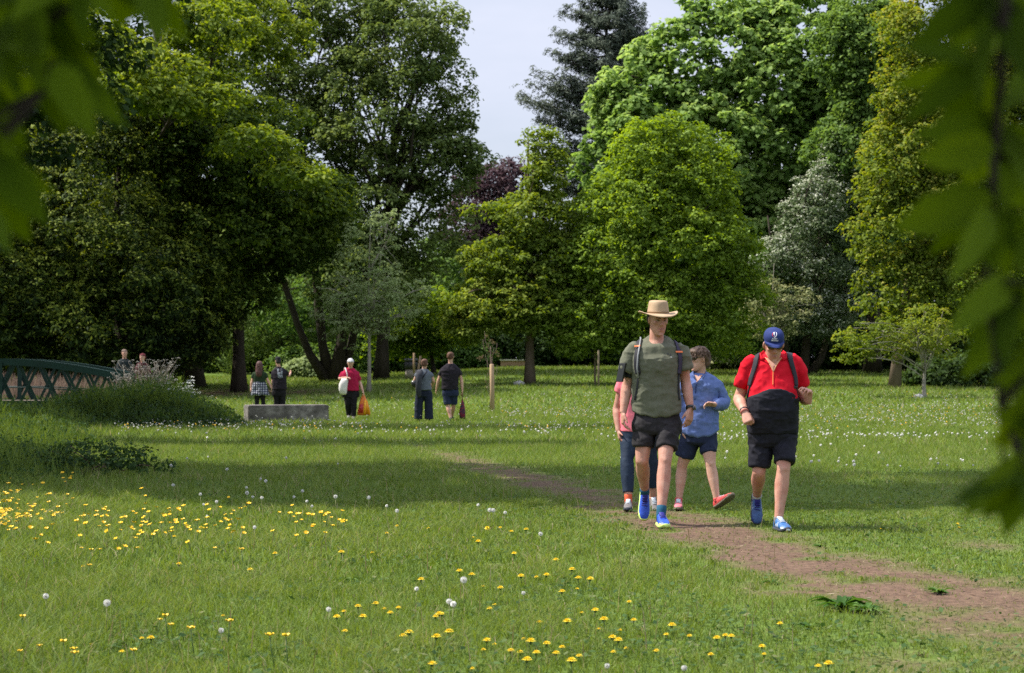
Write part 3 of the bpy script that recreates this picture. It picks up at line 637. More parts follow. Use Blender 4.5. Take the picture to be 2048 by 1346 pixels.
def hand(mb, w, d, n, t, S=1.0, curl=(20, 28, 20), spread=.06, thumb=(.55, .75, .35), tc=18, spr=None):
    """w wrist, d along the hand, n the way the palm faces, t towards the thumb"""
    d = nrm(d); t = Vector(t); t = nrm(t - d * t.dot(d)); nn = nrm(n); nn = nn - d * nn.dot(d) - t * nn.dot(t)
    n = nrm(nn) if nn.length > 1e-3 else d.cross(t)
    if n.dot(Vector(d.cross(t))) == 0: n = d.cross(t)
    w = Vector(w)
    mb.loft([mb.ring(w + d * a * S, t * b * S, n * c_ * S, 14, 2.6) for a, b, c_ in ((-.03, .026, .020), (0, .028, .020), (.025, .036, .018), (.06, .043, .0155), (.088, .042, .0135), (.096, .036, .010))])
    mb.ellipsoid(w + d * .03 * S + t * .026 * S + n * .008 * S, t * .016 * S, d * .028 * S, n * .014 * S, 12, 7)
    for i, (o_, l) in enumerate(((.0335, .068), (.0115, .079), (-.0105, .073), (-.032, .058))):
        p = w + d * (.088 - abs(i - 1) * .003) * S + t * o_ * S; a = 0; dd = nrm(d + t * o_ * spread * 30)
        pts = [p - dd * .012 * S]; rr = [.0088 * S]; k = curl[i] if len(curl) == 4 else None
        for j, fr_ in enumerate((.45, .31, .24)):
            a += R((k if k is not None else curl[j]) * (1 + .12 * (i - 1)))
            pts.append(pts[-1] + (dd * math.cos(a) + n * math.sin(a)) * (l * fr_ + (.012 if j == 0 else 0)) * S); rr.append((.0086, .0078, .0064)[j] * S)
        for j in range(3): mb.capsule(pts[j], pts[j + 1], rr[j], rr[j + 1], 10)
    p = w + d * .022 * S + t * .030 * S + n * .006 * S; dr = nrm(d * thumb[0] + t * thumb[1] + n * thumb[2])
    q = p + dr * .040 * S; e = q + nrm(dr + (d * .5 - t * .3) * math.sin(R(tc))) * .032 * S
    mb.capsule(p, q, .0135 * S, .0105 * S, 10); mb.capsule(q, e, .0105 * S, .008 * S, 10)
def limb(mb, a, b, prof, n=14, side=None, bulge=None):
    """tapered limb along a-b; prof = [(t, radius)], bulge = (direction, amount, centre t)"""
    a = Vector(a); b = Vector(b); pts = []; rr = []
    for t, r in prof:
        p = a.lerp(b, t)
        if bulge is not None: p = p + Vector(bulge[0]) * bulge[1] * math.exp(-((t - bulge[2]) / .22) ** 2)
        pts.append(p); rr.append(r)
    mb.tube(pts, rr, n, 1.0, side)
SHOE = [(0, .024, .050), (.015, .033, .078), (.05, .037, .098), (.085, .038, .098), (.12, .041, .082), (.16, .045, .066), (.20, .047, .054), (.24, .043, .046), (.268, .031, .036), (.283, .014, .022)]
def shoe(parent, org, ankle, fwd, up, S, m_up, m_sole, m_lace=None, m_sock=None, shin=None, sock_len=.05, m_stripe=None, voxel=0):
    f, u, r = frame(fwd, up); base = Vector(ankle) - u * .085 * S - f * .055 * S
    b = MB(); b.loft([b.ring(base + f * s * S + u * (h / 2 + .014) * S, r * hw * S, u * h / 2 * S, 14, 2.5) for s, hw, h in SHOE])
    so = b.build('shoe', m_up, parent, org)
    b = MB(); b.loft([b.ring(base + f * (s * 1.02 - .004) * S + u * (.013 + .016 * max(0, (s - .2) / .08) ** 2 + .006 * max(0, (.04 - s) / .04)) * S, r * (hw * .98 + .007) * S, u * .015 * S, 14, 3.5) for s, hw, h in SHOE])
    b.build('sole', m_sole, so, org)
    if m_lace is not None:
        b = MB(); g = base
        for i, (s, h) in enumerate(((.088, .1), (.108, .092), (.128, .082), (.148, .074), (.168, .068))):
            c = g + f * s * S + u * (h + .0165) * S; sg = 1 if i % 2 else -1
            b.tube([c - r * .024 * S - u * .011 * S - f * .005 * sg * S, c - r * .010 * S - u * .0005, c + r * .010 * S - u * .0005, c + r * .024 * S - u * .011 * S + f * .005 * sg * S], [.0042 * S] * 4, 6)
        b.build('lace', m_lace, so, org)
    b = MB()      # tongue, heel tab and toe cap give the upper its panels
    b.tube([base + f * .060 * S + u * .125 * S, base + f * .085 * S + u * .112 * S, base + f * .14 * S + u * .089 * S], [.022 * S, .024 * S, .018 * S], 12, .35, r); b.build('tongue', m_lace or m_up, so, org)
    b = MB(); b.loft([b.ring(base + f * s * S + u * (h * .42 + .012) * S, r * (hw + .0022) * S, u * h * .44 * S, 14, 2.6) for s, hw, h in ((.228, .0455, .050), (.245, .042, .047), (.268, .0315, .038), (.286, .014, .022))]); b.build('toe_cap', m_sole if m_stripe is None else m_lace, so, org)
    if m_stripe is not None:
        b = MB()
        for sd in (-1, 1):
            for q in (.105, .135, .165):
                hw = np.interp(q, [x[0] for x in SHOE], [x[1] for x in SHOE])
                b = MB(); b.tube([base + f * q * S + r * sd * (hw + .001) * S + u * .032 * S, base + f * (q - .012) * S + r * sd * (hw * .98) * S + u * .05 * S, base + f * (q - .02) * S + r * sd * hw * .78 * S + u * .075 * S], [.0035 * S] * 3, 5); b.build('stripe', m_stripe, so, org)
    if m_sock is not None:
        sh = nrm(Vector(shin) - Vector(ankle)); b = MB(); a = Vector(ankle)
        b.tube([a - u * .035 * S, a, a + sh * sock_len * .6, a + sh * sock_len, a + sh * (sock_len + .004)], [.040 * S, .0405 * S, .041 * S, .042 * S, .038 * S], 14)
        b.build('sock', m_sock, parent, org)
    return so
def cloth_deform(amp, scale, seed, stretch=(1, 1, 1), amp2=0, dir2=None, hem=None):
    st = np.array(stretch)
    def fn(co, nr):
        a = fbm(co * st, scale, seed, 3); w_ = 1 - np.abs(2 * a - 1); w_ = w_ ** 1.5      # ridged folds
        d = (w_ - .55) * amp * 2
        if amp2:
            b_ = fbm(co * np.array(dir2 if dir2 is not None else (1, 1, 1)), scale * 1.9, seed + 9, 2); d = d + (1 - np.abs(2 * b_ - 1) - .5) * amp2 * 2
        co = co + nr * d[:, None]
        if hem is not None:      # hem = (centre x, hem z, half width, drop)
            t = np.clip((hem[1] + .10 - co[:, 2]) / .10, 0, 1); u = (co[:, 0] - hem[0]) / hem[2]
            co[:, 2] -= t * hem[3] * (.6 - np.clip(u * u, 0, 1.2)) + t * .004 * np.sin(co[:, 0] * 55 + seed)
        return co
    return fn
def torso_rings(mb, rows, D, grow=0., n=28, k=1.0, p=2.4):
    R_ = []
    for row in rows:
        px, py, hw, dp = row[:4]; dy = row[4] if len(row) > 4 else 0; tilt = row[5] if len(row) > 5 else 0
        c = at(px, py, D + dy); w_ = hw * D / FPX * k + grow
        R_.append(mb.ring(c, (w_, 0, 0), (0, dp * k + grow, tilt), n, p))
    mb.loft(R_)
class Person:
    def __init__(s, label, foot, D, S=1.0, voxel=.0055):
        s.D = D; s.S = S; s.vx = voxel; p = at(foot, 734, D); s.org = Vector((p.x, p.y, gz(p.x, p.y)))
        s.root = empty('person', s.org, label, 'person'); s.b = MB()
    def P(s, a): return at(a[0], a[1], s.D + (a[2] if len(a) > 2 else 0))
    def head(s, px, py, dy, fwd, up=(0, 0, 1), S=1.0, detail=True, neck=None, nr=.058):
        s.hS = S; s.hc = at(px, py, s.D + dy); s.fr = frame(fwd, up); head_rings(s.b, s.hc, s.fr, S); face_parts(s.b, s.hc, s.fr, S)
        nk = s.P(neck); top = s.hc - s.fr[1] * .05 * S - s.fr[0] * .022 * S
        s.b.tube([nk, nk.lerp(top, .35), top], [nr * 1.5, nr * 1.02, nr * .95], 16)
    def hpt(s, x, y, z): return hp(s.hc, s.fr, s.hS, x, y, z)
    def arm(s, sh, el, wr, r=(.052, .044, .029), hd=None):
        a, b_, c = s.P(sh), s.P(el), s.P(wr); r0, r1, r2 = r
        limb(s.b, a, b_, [(-.08, r0 * .8), (0, r0), (.3, r0 * 1.03), (.6, r0 * .92), (.9, r1 * .95), (1, r1), (1.05, r1 * .8)])
        limb(s.b, b_, c, [(-.06, r1 * .8), (0, r1), (.22, r1 * 1.08), (.5, r1 * .92), (.8, r2 * 1.12), (1, r2)])
        if hd is not None: hand(s.b, c, **hd)
        return a, b_, c
    def leg(s, hip, kn, an, r=(.088, .056, .036), back=(0, 1, 0)):
        a, b_, c = s.P(hip), s.P(kn), s.P(an); r0, r1, r2 = r
        limb(s.b, a, b_, [(-.05, r0 * .8), (.05, r0), (.35, r0 * .98), (.65, r0 * .82), (.88, r1 * 1.08), (1, r1), (1.06, r1 * .9)], 16)
        bk = Vector(back)
        limb(s.b, b_, c, [(-.06, r1 * .9), (0, r1), (.08, r1 * .98), (.28, r1 * 1.08), (.45, r1 * 1.0), (.65, r1 * .80), (.85, r2 * 1.05), (1, r2 * .96), (1.06, r2 * .7)], 16, None, (bk, r1 * .22, .3))
        s.b.ellipsoid(b_ - bk * r1 * .35, (r1 * .62, 0, 0), (0, r1 * .7, 0), (0, 0, r1 * .8), 12, 8)   # kneecap
        return a, b_, c
    def body(s, m, torso, k=.9):
        torso_rings(s.b, torso, s.D, 0, 24, k)
        hc, fr, S = s.hc, s.fr, s.hS
        def df(co, nr):
            f, u, r = (np.array(q) for q in fr); h = np.array(hc); q = co - h; x = q @ r / S; y = q @ f / S; z = q @ u / S + .12
            for sx in (-1, 1):
                d2 = ((x - sx * .031) / .017) ** 2 + ((z - .136) / .010) ** 2; w_ = np.exp(-d2) * (y > .03); co = co - np.outer(w_ * .010 * S, f)
            w_ = np.exp(-((z - .0615) / .0035) ** 2 - (x / .024) ** 4) * (y > .05); co = co - np.outer(w_ * .005 * S, f)
            return co
        s.bodyo = s.b.build('body', m, s.root, s.org, voxel=s.vx, smooth_it=3 if s.vx < .008 else 2, deform=df)
    def face(s, brow=None, eyes=True):
        if eyes:
            for sx in (-1, 1):
                b = MB(); f, u, r = s.fr; c = s.hpt(sx * .031, .074, .136); b.ellipsoid(c, r * .0125 * s.hS, f * .0110 * s.hS, u * .0050 * s.hS, 12, 8)
                e = b.build('eye', EYEW, s.root, s.org); b = MB(); b.ellipsoid(c + f * .009 * s.hS, r * .006 * s.hS, f * .0045 * s.hS, u * .006 * s.hS, 10, 6); b.build('iris', IRIS, e, s.org)
        b = MB(); b.tube([s.hpt(-.022, .087, .0625), s.hpt(-.008, .0955, .066), s.hpt(0, .0955, .0645), s.hpt(.008, .0955, .066), s.hpt(.022, .087, .0625)], [.002, .0035, .003, .0035, .002], 8)
        b.tube([s.hpt(-.020, .087, .059), s.hpt(0, .0965, .0555), s.hpt(.020, .087, .059)], [.002, .0042, .002], 8); b.build('lips', LIP, s.root, s.org)
        if brow is not None:
            for sx in (-1, 1):
                b = MB(); b.tube([s.hpt(sx * .014, .0945, .152), s.hpt(sx * .03, .094, .157), s.hpt(sx * .048, .083, .153)], [.0035, .004, .002], 6, .7); b.build('eyebrow', brow, s.root, s.org)
    def garment(s, name, m, fn, amp=.006, scale=7, seed=1, stretch=(1, 1, 1), voxel=None, sm=2, parent=None, amp2=0, dir2=None, hem=None):
        b = MB(); fn(b); return b.build(name, m, parent or s.root, s.org, voxel=voxel or s.vx * 1.15, smooth_it=sm, deform=cloth_deform(amp, scale, seed, stretch, amp2, dir2, hem) if amp else None)
    def hair(s, m, rows, amp=.006, scale=40, seed=3, name='hair', grow=.0, voxel=None):
        b = MB(); head_rings(b, s.hc, s.fr, s.hS, rows, grow)
        return b.build(name, m, s.root, s.org, voxel=voxel or max(s.vx, .006), smooth_it=1, deform=cloth_deform(amp, scale, seed, (1, 1, .35)))
HAIRS = [(.055, -.045, -.082, .045), (.07, -.03, -.095, .066), (.10, -.018, -.104, .0775), (.125, -.004, -.106, .0815), (.15, .012, -.108, .083), (.175, .050, -.108, .084), (.19, .085, -.106, .082), (.205, .088, -.100, .077), (.222, .070, -.088, .062), (.238, .035, -.060, .040), (.246, .01, -.03, .018)]
def cast(bvh, o, d, org):
    h = bvh.ray_cast(Vector(o) - org, Vector(d)); 
    return (h[0] + org, h[1]) if h[0] is not None else (None, None)
def surf_path(obj, org, pts, D):
    """points of a path laid on a garment: ('f', px, py) cast along the sight line from the front, ('t', px, dy) cast down from above, ('b', px, py) from behind"""
    me = obj.data; bv = BVHTree.FromPolygons([v.co.copy() for v in me.vertices], [tuple(p.vertices) for p in me.polygons]); out = []
    for k, a, b_ in pts:
        if k == 'f': q = at(a, b_, D - 1.2); h = cast(bv, q, nrm(at(a, b_, D) - q), org)
        elif k == 'b': q = at(a, b_, D + 1.2); h = cast(bv, q, nrm(at(a, b_, D) - q), org)
        else: q = at(a, 734, D + b_); q.z = 3; h = cast(bv, q, (0, 0, -1), org)
        if h[0] is not None: out.append(h)
    return out
def ribbon(mb, hits, width, thick=.006, lift=.003, sub=4, smoothn=2):
    P = [Vector(h[0]) for h in hits]; N = [Vector(h[1]) for h in hits]
    for _ in range(smoothn):
        N = [nrm(N[max(i - 1, 0)] + N[i] * 2 + N[min(i + 1, len(N) - 1)]) for i in range(len(N))]
    PP, NN = [], []
    for i in range(len(P) - 1):
        p0, p1, p2, p3 = P[max(i - 1, 0)], P[i], P[i + 1], P[min(i + 2, len(P) - 1)]
        for j in range(sub):
            t = j / sub; PP.append(.5 * ((2 * p1) + (p2 - p0) * t + (2 * p0 - 5 * p1 + 4 * p2 - p3) * t * t + (-p0 + 3 * p1 - 3 * p2 + p3) * t ** 3)); NN.append(nrm(N[i].lerp(N[i + 1], t)))
    PP.append(P[-1]); NN.append(N[-1]); R_ = []
    for i, p in enumerate(PP):
        d = nrm(PP[min(i + 1, len(PP) - 1)] - PP[max(i - 1, 0)]); n = NN[i]; n = nrm(n - d * n.dot(d)); a = d.cross(n); wd = width[0] + (width[1] - width[0]) * i / (len(PP) - 1) if isinstance(width, tuple) else width
        c = p + n * (lift + thick / 2); R_.append(mb.ring(c, a * wd / 2, n * thick / 2, 10, 4))
    mb.loft(R_)

def pants_leg(b, hip, kn, t1, r, dx=0):
    pts = []; n = 5
    for i in range(n): t = .02 + (t1 - .02) * i / (n - 1); pts.append(hip.lerp(kn, t) + V3(dx * t, .006, 0))
    d = nrm(kn - hip); pts.append(pts[-1] + d * .006)
    rr = list(np.interp(np.linspace(0, 1, n), [0, .5, 1], r)); b.tube(pts, rr + [rr[-1] - .012], 24)
# ---- walker with the tan hat
h = Person('tall man walking in a wide-brimmed tan hat, olive T-shirt and black shorts', 1314, 17.0)
TS = [(1313, 826, 47.5, .122, 0, -.0), (1313, 812, 47, .122), (1312, 790, 46, .120), (1312, 765, 45, .118), (1312, 742, 46, .120, -.01), (1313, 722, 48, .122, -.015), (1313, 706, 47, .115), (1314, 694, 42, .098), (1314, 685, 33, .082, .0, .022), (1314, 679, 21, .068, .0, .040)]
h.head(1316, 641, -.05, (.30, -1, -.22), (0, 0, 1), 1.0, neck=(1313, 694, -.005), nr=.060)
h.arm((1267, 703, .02), (1254, 772, .05), (1246, 826, -.02), (.053, .045, .030), dict(d=(.0, -.12, -1), n=(.8, .5, 0), t=(.1, -1, 0), curl=(22, 30, 22), thumb=(.8, .35, .3)))
h.arm((1361, 703, .02), (1372, 768, .05), (1381, 820, -.05), (.054, .046, .030), dict(d=(-.16, -.2, -1), n=(-.7, .6, .0), t=(-.75, -.65, 0), curl=(14, 22, 18), thumb=(.8, .5, .2)))
kl = h.leg((1291, 838, 0), (1284, 921, -.04), (1290, 984, .29), (.084, .056, .037))
kr = h.leg((1336, 838, 0), (1330, 922, -.17), (1322, 1032, -.30), (.084, .056, .037))
h.body(SKINR, [(1313, 845, 44, .11)] + TS[1:-1])
HB = mat('hair_dark_brown', (.035, .020, .012), .6, (.07, .042, .025), 60, .5, 200, .3, (1, 1, .2))
h.face(HB)
h.hair(HB, [(.075, -.035, -.088, .060), (.10, -.02, -.100, .0765), (.125, -.004, -.103, .079), (.15, .008, -.105, .080), (.17, .03, -.105, .080), (.19, .06, -.100, .076)])
OLV = mat('olive_fabric', (.108, .112, .076), .9, (.124, .128, .090), 60, .08, 420, .15, sheen=.1)
def f(b):
    torso_rings(b, TS, 17.0, .004)
    b.tube([h.P((1276, 692, .0)), h.P((1264, 704, .01)), h.P((1258, 722, .01)), h.P((1254, 740, .01)), h.P((1253, 744, .01))], [.050, .062, .068, .071, .064], 20)
    b.tube([h.P((1352, 692, .0)), h.P((1363, 704, .01)), h.P((1368, 720, .01)), h.P((1370, 735, .01)), h.P((1371, 739, .01))], [.050, .062, .067, .069, .062], 20)
shirt = h.garment('t_shirt', OLV, f, .010, 5.5, 5, (.8, .8, 1.9), amp2=.006, dir2=(1.3, 1, .7), sm=5, hem=(at(1313, 700, 17).x, at(1313, 826, 17).z, .21, .045))
b = MB(); t_ = np.linspace(0, 2 * np.pi, 25); c0 = at(1314, 681, 17.0)
b.tube([V3(c0.x + .072 * math.cos(a), c0.y + .064 * math.sin(a), c0.z - .010 + .036 * math.sin(a) + .004 * math.cos(2 * a)) for a in t_], [.006] * 25, 8); b.build('collar', OLV, h.root, h.org)
BLK = mat('black_fabric', (.016, .014, .016), .8, (.026, .023, .026), 25, .08, 420, .25)
def f(b):
    torso_rings(b, [(1314, 814, 42, .100), (1314, 829, 45, .112), (1314, 846, 49, .130), (1314, 860, 49, .126), (1314, 868, 45, .11)], 17.0, .0)
    pants_leg(b, h.P((1291, 838, 0)), h.P((1284, 921, -.04)), .66, (.102, .096, .089), -.002)
    pants_leg(b, h.P((1336, 838, 0)), h.P((1332, 922, -.17)), .70, (.102, .096, .089), .004)
h.garment('shorts', BLK, f, .011, 7, 8, (1, 1, 1.2))
SHB = mat('shoe_blue', (.012, .055, .42), .45, (.02, .09, .55), 40, .2, 150, .5); LIME = mat('lime_rubber', (.55, .72, .18), .5); LBD = mat('lace_blue', (.02, .02, .20), .6); SCK = mat('teal_sock', (.01, .08, .14), .9)
WHS = mat('pale_rubber', (.36, .38, .36), .6)
shoe(h.root, h.org, h.P((1322, 1032, -.30)), (.10, -1, -.02), (0, 0, 1), 1.0, SHB, LIME, LBD, SCK, kr[1], .085)
d_ = nrm(h.P((1285, 1040, .17)) - h.P((1289, 990, .29)))
shoe(h.root, h.org, h.P((1290, 986, .29)), (-.05, -.42, -.92), (0, -.92, .42), 1.0, SHB, LIME, LBD, SCK, kl[1], .06)
# hat
TAN = mat('tan_hat_felt', (.36, .25, .155), .85, (.43, .31, .20), 12, .05, 300, .2); TANB = mat('tan_hat_band', (.28, .18, .10), .8)
f_, u_, r_ = frame((.25, -1, -.06)); hc = h.hc + u_ * .062
b = MB(); b.loft([b.ring(hc + u_ * z, r_ * a, f_ * c, 28, 2.2) for z, a, c in ((-.008, .086, .104), (.0, .088, .106), (.03, .086, .104), (.07, .080, .098), (.092, .077, .094), (.104, .070, .086), (.108, .055, .068), (.100, .03, .04), (.095, .01, .015))])
hat = b.build('hat', TAN, h.root, h.org, smooth=True)
R1, R2, R3, R4 = [], [], [], []
for a in np.linspace(0, 2 * np.pi, 41)[:-1]:
    ca, sa = math.cos(a), math.sin(a)
    for lst, k, dz in ((R1, 0.0, 0), (R2, .45, 0), (R3, .85, 0), (R4, 1.0, 0)):
        A = .085 + (.166 - .085) * k; B = .102 + (.178 - .102) * k
        z = k * k * (.022 * abs(ca) ** 3 * (1 if ca < 0 else .9) - .024 * max(sa, 0) ** 2 - .012 * max(-sa, 0)) - .004
        lst.append(hc + r_ * A * ca + f_ * B * sa + u_ * z)
th = u_ * .0028
b = MB(); b.loft([[p - th for p in R1], [p - th for p in R2], [p - th for p in R3], [p - th * 1.3 for p in R4], [p + th * 1.3 for p in R4], [p + th for p in R3], [p + th for p in R2], [p + th for p in R1]], cap=False); b.build('brim', TAN, hat, h.org)
b = MB(); b.loft([b.ring(hc + u_ * z, r_ * (.0885), f_ * (.1065), 28, 2.2) for z in (.002, .022)]); b.build('hat_band', TANB, hat, h.org)
# backpack: straps over the shirt, pack on the back
bp = empty('backpack', h.org + V3(0, 0, 0), 'dark backpack with orange tabs worn by the man in the tan hat', 'backpack'); BO = h.org
SBK = mat('strap_black', (.014, .014, .019), .75, (.022, .022, .03), 60, .05, 300, .3); GRY = mat('hose_grey', (.22, .23, .24), .5); ORG = mat('orange_tab', (.75, .18, .05), .5); PUR = mat('strap_purple', (.035, .028, .055), .8)
for px, mm, seq in ((1276, SBK, [('t', 1279, .09), ('t', 1278, .04), ('t', 1277, -.02), ('f', 1276, 700), ('f', 1274, 715), ('f', 1274, 732), ('f', 1277, 748), ('f', 1275, 775), ('f', 1270, 800)]),
                    (1356, PUR, [('t', 1348, .09), ('t', 1350, .04), ('t', 1353, -.02), ('f', 1356, 700), ('f', 1359, 715), ('f', 1359, 732), ('f', 1357, 748), ('f', 1356, 775), ('f', 1358, 800)])):
    hits = surf_path(shirt, h.org, seq, 17.0)
    b = MB(); ribbon(b, hits[:-2], .052, .012, .002); st = b.build('strap', mm, bp, BO)
    b = MB(); ribbon(b, hits[-3:], .018, .004, .004); b.build('webbing', SBK, st, BO)
    hh = surf_path(shirt, h.org, [('f', px - (7 if px < 1300 else -7) * -.0 - 6, 694 if px < 1300 else 705), ('f', px, 694 if px < 1300 else 705), ('f', px + 6, 694 if px < 1300 else 705)], 17.0)
    if len(hh) == 3: b = MB(); ribbon(b, hh, .016, .004, .017); b.build('tab', ORG, st, BO)
hh = surf_path(shirt, h.org, [('t', 1284, .05), ('t', 1283, -.01), ('f', 1281, 700), ('f', 1278, 715), ('f', 1277, 735), ('f', 1279, 755)], 17.0)
b = MB(); b.tube([q[0] + q[1] * .024 for q in hh], [.007] * len(hh), 8); b.build('drinking_hose', GRY, bp, BO)
b = MB(); c = at(1314, 745, 17.0 + .22); b.loft([b.ring(c + V3(0, 0, z), (a, 0, 0), (0, d, 0), 20, 3.2) for z, a, d in ((-.22, .10, .05), (-.20, .13, .085), (0, .14, .10), (.14, .13, .09), (.2, .10, .06))]); b.build('pack', SBK, bp, BO)
# shirt print, armband, watch
hh = surf_path(shirt, h.org, [('f', 1335, 706), ('f', 1336, 711)], 17.0); b = MB(); ribbon(b, hh, .008, .001, .003)
hh = surf_path(shirt, h.org, [('f', 1341, 708), ('f', 1341, 714)], 17.0); ribbon(b, hh, .008, .001, .003); b.build('chest_emblem', mat('print_dark', (.01, .012, .015), .7), shirt, h.org)
hh = surf_path(shirt, h.org, [('f', 1341, 714.5), ('f', 1344, 715)], 17.0); b = MB(); ribbon(b, hh, .006, .001, .0035); b.build('chest_emblem', mat('print_pale', (.5, .52, .5), .7), shirt, h.org)
a0, a1 = h.P((1267, 703, .02)), h.P((1254, 772, .05)); c = a0.lerp(a1, .68)
PHN = mat('phone_black', (.008, .008, .009), .35, spec=.6)
b = MB(); b.tube([c - nrm(a1 - a0) * .02, c + nrm(a1 - a0) * .02], [.058, .056], 20); ab = b.build('armband', SBK, h.root, h.org)
ax = nrm(a1 - a0); b = MB(); q = at(1242.5, 745, 16.96); b.box(q, .009, .038, .082, nrm(V3(.75, .66, 0)), nrm(V3(-.66, .75, 0)), nrm(-ax))
b.build('phone', PHN, ab, h.org, bevel=.004, smooth=False)
wd = nrm(h.P((1372, 768, .05)) - h.P((1381, 820, -.05))); wc = h.P((1380, 815, -.045))
b = MB(); b.tube([wc - wd * .011, wc + wd * .011], [.037, .037], 20, 1.0); wt = b.build('watch_strap', PHN, h.root, h.org)
b = MB(); q = wc + V3(.030, -.016, 0); n_ = nrm(V3(.85, -.5, .1)); b.tube([q, q + n_ * .013], [.024, .022], 20); b.build('watch_face', mat('watch_steel', (.12, .12, .13), .3, metal=.6), wt, h.org)

# ---- man in the red top and blue cap
r = Person('stocky man in a red and black zip top and navy cap, one hand raised', 1545, 16.6)
TR = [(1545, 862, 46, .150, -.01), (1545, 845, 47, .160, -.03), (1545, 820, 47.5, .172, -.05), (1545, 798, 47.5, .172, -.05), (1545, 778, 47, .160, -.035), (1546, 757, 47, .145, -.01), (1546, 740, 47, .130), (1547, 726, 43, .112), (1547, 715, 34, .092, .0, .0), (1547, 708, 22, .076, .0, .015)]
r.head(1547, 691, -.09, (.04, -1, -.42), (0, -.25, 1), 1.0, neck=(1547, 722, .0), nr=.064)
r.arm((1503, 728, .02), (1478, 797, .07), (1490, 826, -.15), (.056, .050, .033), dict(d=(.22, -.55, -.80), n=(.3, .6, -.4), t=(.9, -.3, .1), curl=(62, 75, 45), thumb=(.8, .25, .5), tc=30))
r.arm((1589, 728, .02), (1609, 797, .07), (1617, 800, -.165), (.056, .050, .033), dict(d=(-.10, -.40, .85), n=(-.75, -.55, .1), t=(-.55, .35, .5), curl=(38, 50, 35), thumb=(.75, .75, .1), tc=0, S=1.05))
kl = r.leg((1524, 850, 0), (1518, 944, -.03), (1514, 992, .29), (.088, .056, .037))
kr = r.leg((1567, 850, 0), (1567, 938, -.15), (1557, 1040.5, -.19), (.088, .056, .037))
r.body(SKINR, TR[:-1], .92)
r.face(None, eyes=False)
RED = mat('red_fabric', (.52, .006, .018), .85, (.58, .010, .024), 20, .08, 420, .12)
def f(b):
    torso_rings(b, TR[3:], 16.6, .006)
    b.tube([r.P((1512, 716, .0)), r.P((1502, 726, .01)), r.P((1493, 745, .02)), r.P((1484, 768, .03)), r.P((1482, 774, .03))], [.056, .068, .069, .063, .054], 20)
    b.tube([r.P((1580, 716, .0)), r.P((1590, 726, .01)), r.P((1597, 745, .02)), r.P((1603, 768, .04)), r.P((1604, 773, .04))], [.056, .068, .069, .062, .052], 20)
top = r.garment('zip_top', RED, f, .012, 5.5, 15, (1, 1, 1.3), amp2=.003, sm=5)
NVB = mat('black_jersey', (.010, .010, .016), .8, (.016, .016, .024), 25, .08, 420, .2)
R_ = []; b = MB()
for row in TR[:6]:
    px, py, hw, dp, dy = row[:5]; R_.append((px, py, hw, dp, dy))
def f(b):
    # black lower half with an arched upper edge
    rows = [(1545, 866, 46, .150, -.01), (1545, 845, 47, .160, -.03), (1545, 820, 47.5, .172, -.05), (1545, 800, 47.5, .172, -.05), (1545, 790, 47.3, .170, -.045), (1545, 786.5, 47.2, .168, -.04)]; R_ = []
    for i, (px, py, hw, dp, dy) in enumerate(rows):
        c = at(px, py, 16.6 + dy); g = .016; rg_ = b.ring(c, (hw * 16.6 / FPX + g, 0, 0), (0, dp + g, 0), 32, 2.4)
        if i >= 3: rg_[:, 2] += .040 * (1 - ((rg_[:, 0] - c.x) / (hw * 16.6 / FPX)) ** 2 * 1.75) * (i - 2) / 3
        R_.append(rg_)
    b.loft(R_)
r.garment('lower_panel', NVB, f, .008, 6, 18, (1, 1, 2))
def f(b):
    torso_rings(b, [(1545, 852, 45, .146, -.01), (1545, 866, 47.5, .158), (1545, 884, 47, .145), (1545, 893, 44, .12)], 16.6, .002)
    pants_leg(b, r.P((1524, 850, 0)), r.P((1519, 944, -.03)), .88, (.108, .098, .086), 0)
    pants_leg(b, r.P((1567, 850, 0)), r.P((1569, 938, -.15)), .84, (.108, .098, .086), .004)
r.garment('shorts', NVB, f, .014, 7, 21, (1, 1, 1.2))
SHN = mat('shoe_navy', (.03, .07, .20), .5, (.05, .12, .30), 50, .2, 150, .5); SHL = mat('shoe_light_blue', (.02, .09, .27), .5, (.04, .15, .36), 50, .2, 150, .5); LAW = mat('lace_pale', (.55, .6, .65), .6); DKR = mat('dark_rubber', (.03, .035, .05), .7)
shoe(r.root, r.org, r.P((1557, 1040.5, -.19)), (.22, -1, 0), (0, 0, 1), .98, SHL, DKR, LAW, mat('grey_sock', (.16, .16, .17), .9), kr[1], .02, LAW)
shoe(r.root, r.org, r.P((1514, 994, .29)), (-.02, -.42, -.92), (0, -.92, .42), .98, SHN, DKR, LBD, WHS, kl[1], .03, LAW)
# open collar: skin in the V, orange edging and zip
P5 = [('f', 1531, 716), ('f', 1536, 723), ('f', 1541, 732), ('f', 1546, 743)]; P6 = [('f', 1563, 716), ('f', 1558, 723), ('f', 1552, 732), ('f', 1547, 743)]
A = surf_path(top, r.org, P5, 16.6); B = surf_path(top, r.org, P6, 16.6); b = MB()
for i in range(min(len(A), len(B)) - 1):
    L0, L1, M0, M1 = A[i][0], A[i + 1][0], B[i][0], B[i + 1][0]; up = V3(0, -.006, .001)
    for k in range(4):
        q = lambda a_, c_, t: a_.lerp(c_, t) + up + V3(0, -.006 * math.sin(t * math.pi), 0)
        b.quad(q(L0, M0, k / 4), q(L1, M1, k / 4), q(L1, M1, (k + 1) / 4), q(L0, M0, (k + 1) / 4))
b.build('open_neck', SKINR, r.root, r.org)
b = MB(); ribbon(b, A, .007, .004, .005); ribbon(b, B, .007, .004, .005); b.build('collar_edging', mat('apricot_trim', (.70, .35, .16), .6), top, r.org)
b = MB(); ribbon(b, surf_path(top, r.org, [('f', 1546.5, 743), ('f', 1546, 755), ('f', 1546, 771)], 16.6), .008, .004, .004); b.build('zip', ORG, top, r.org)
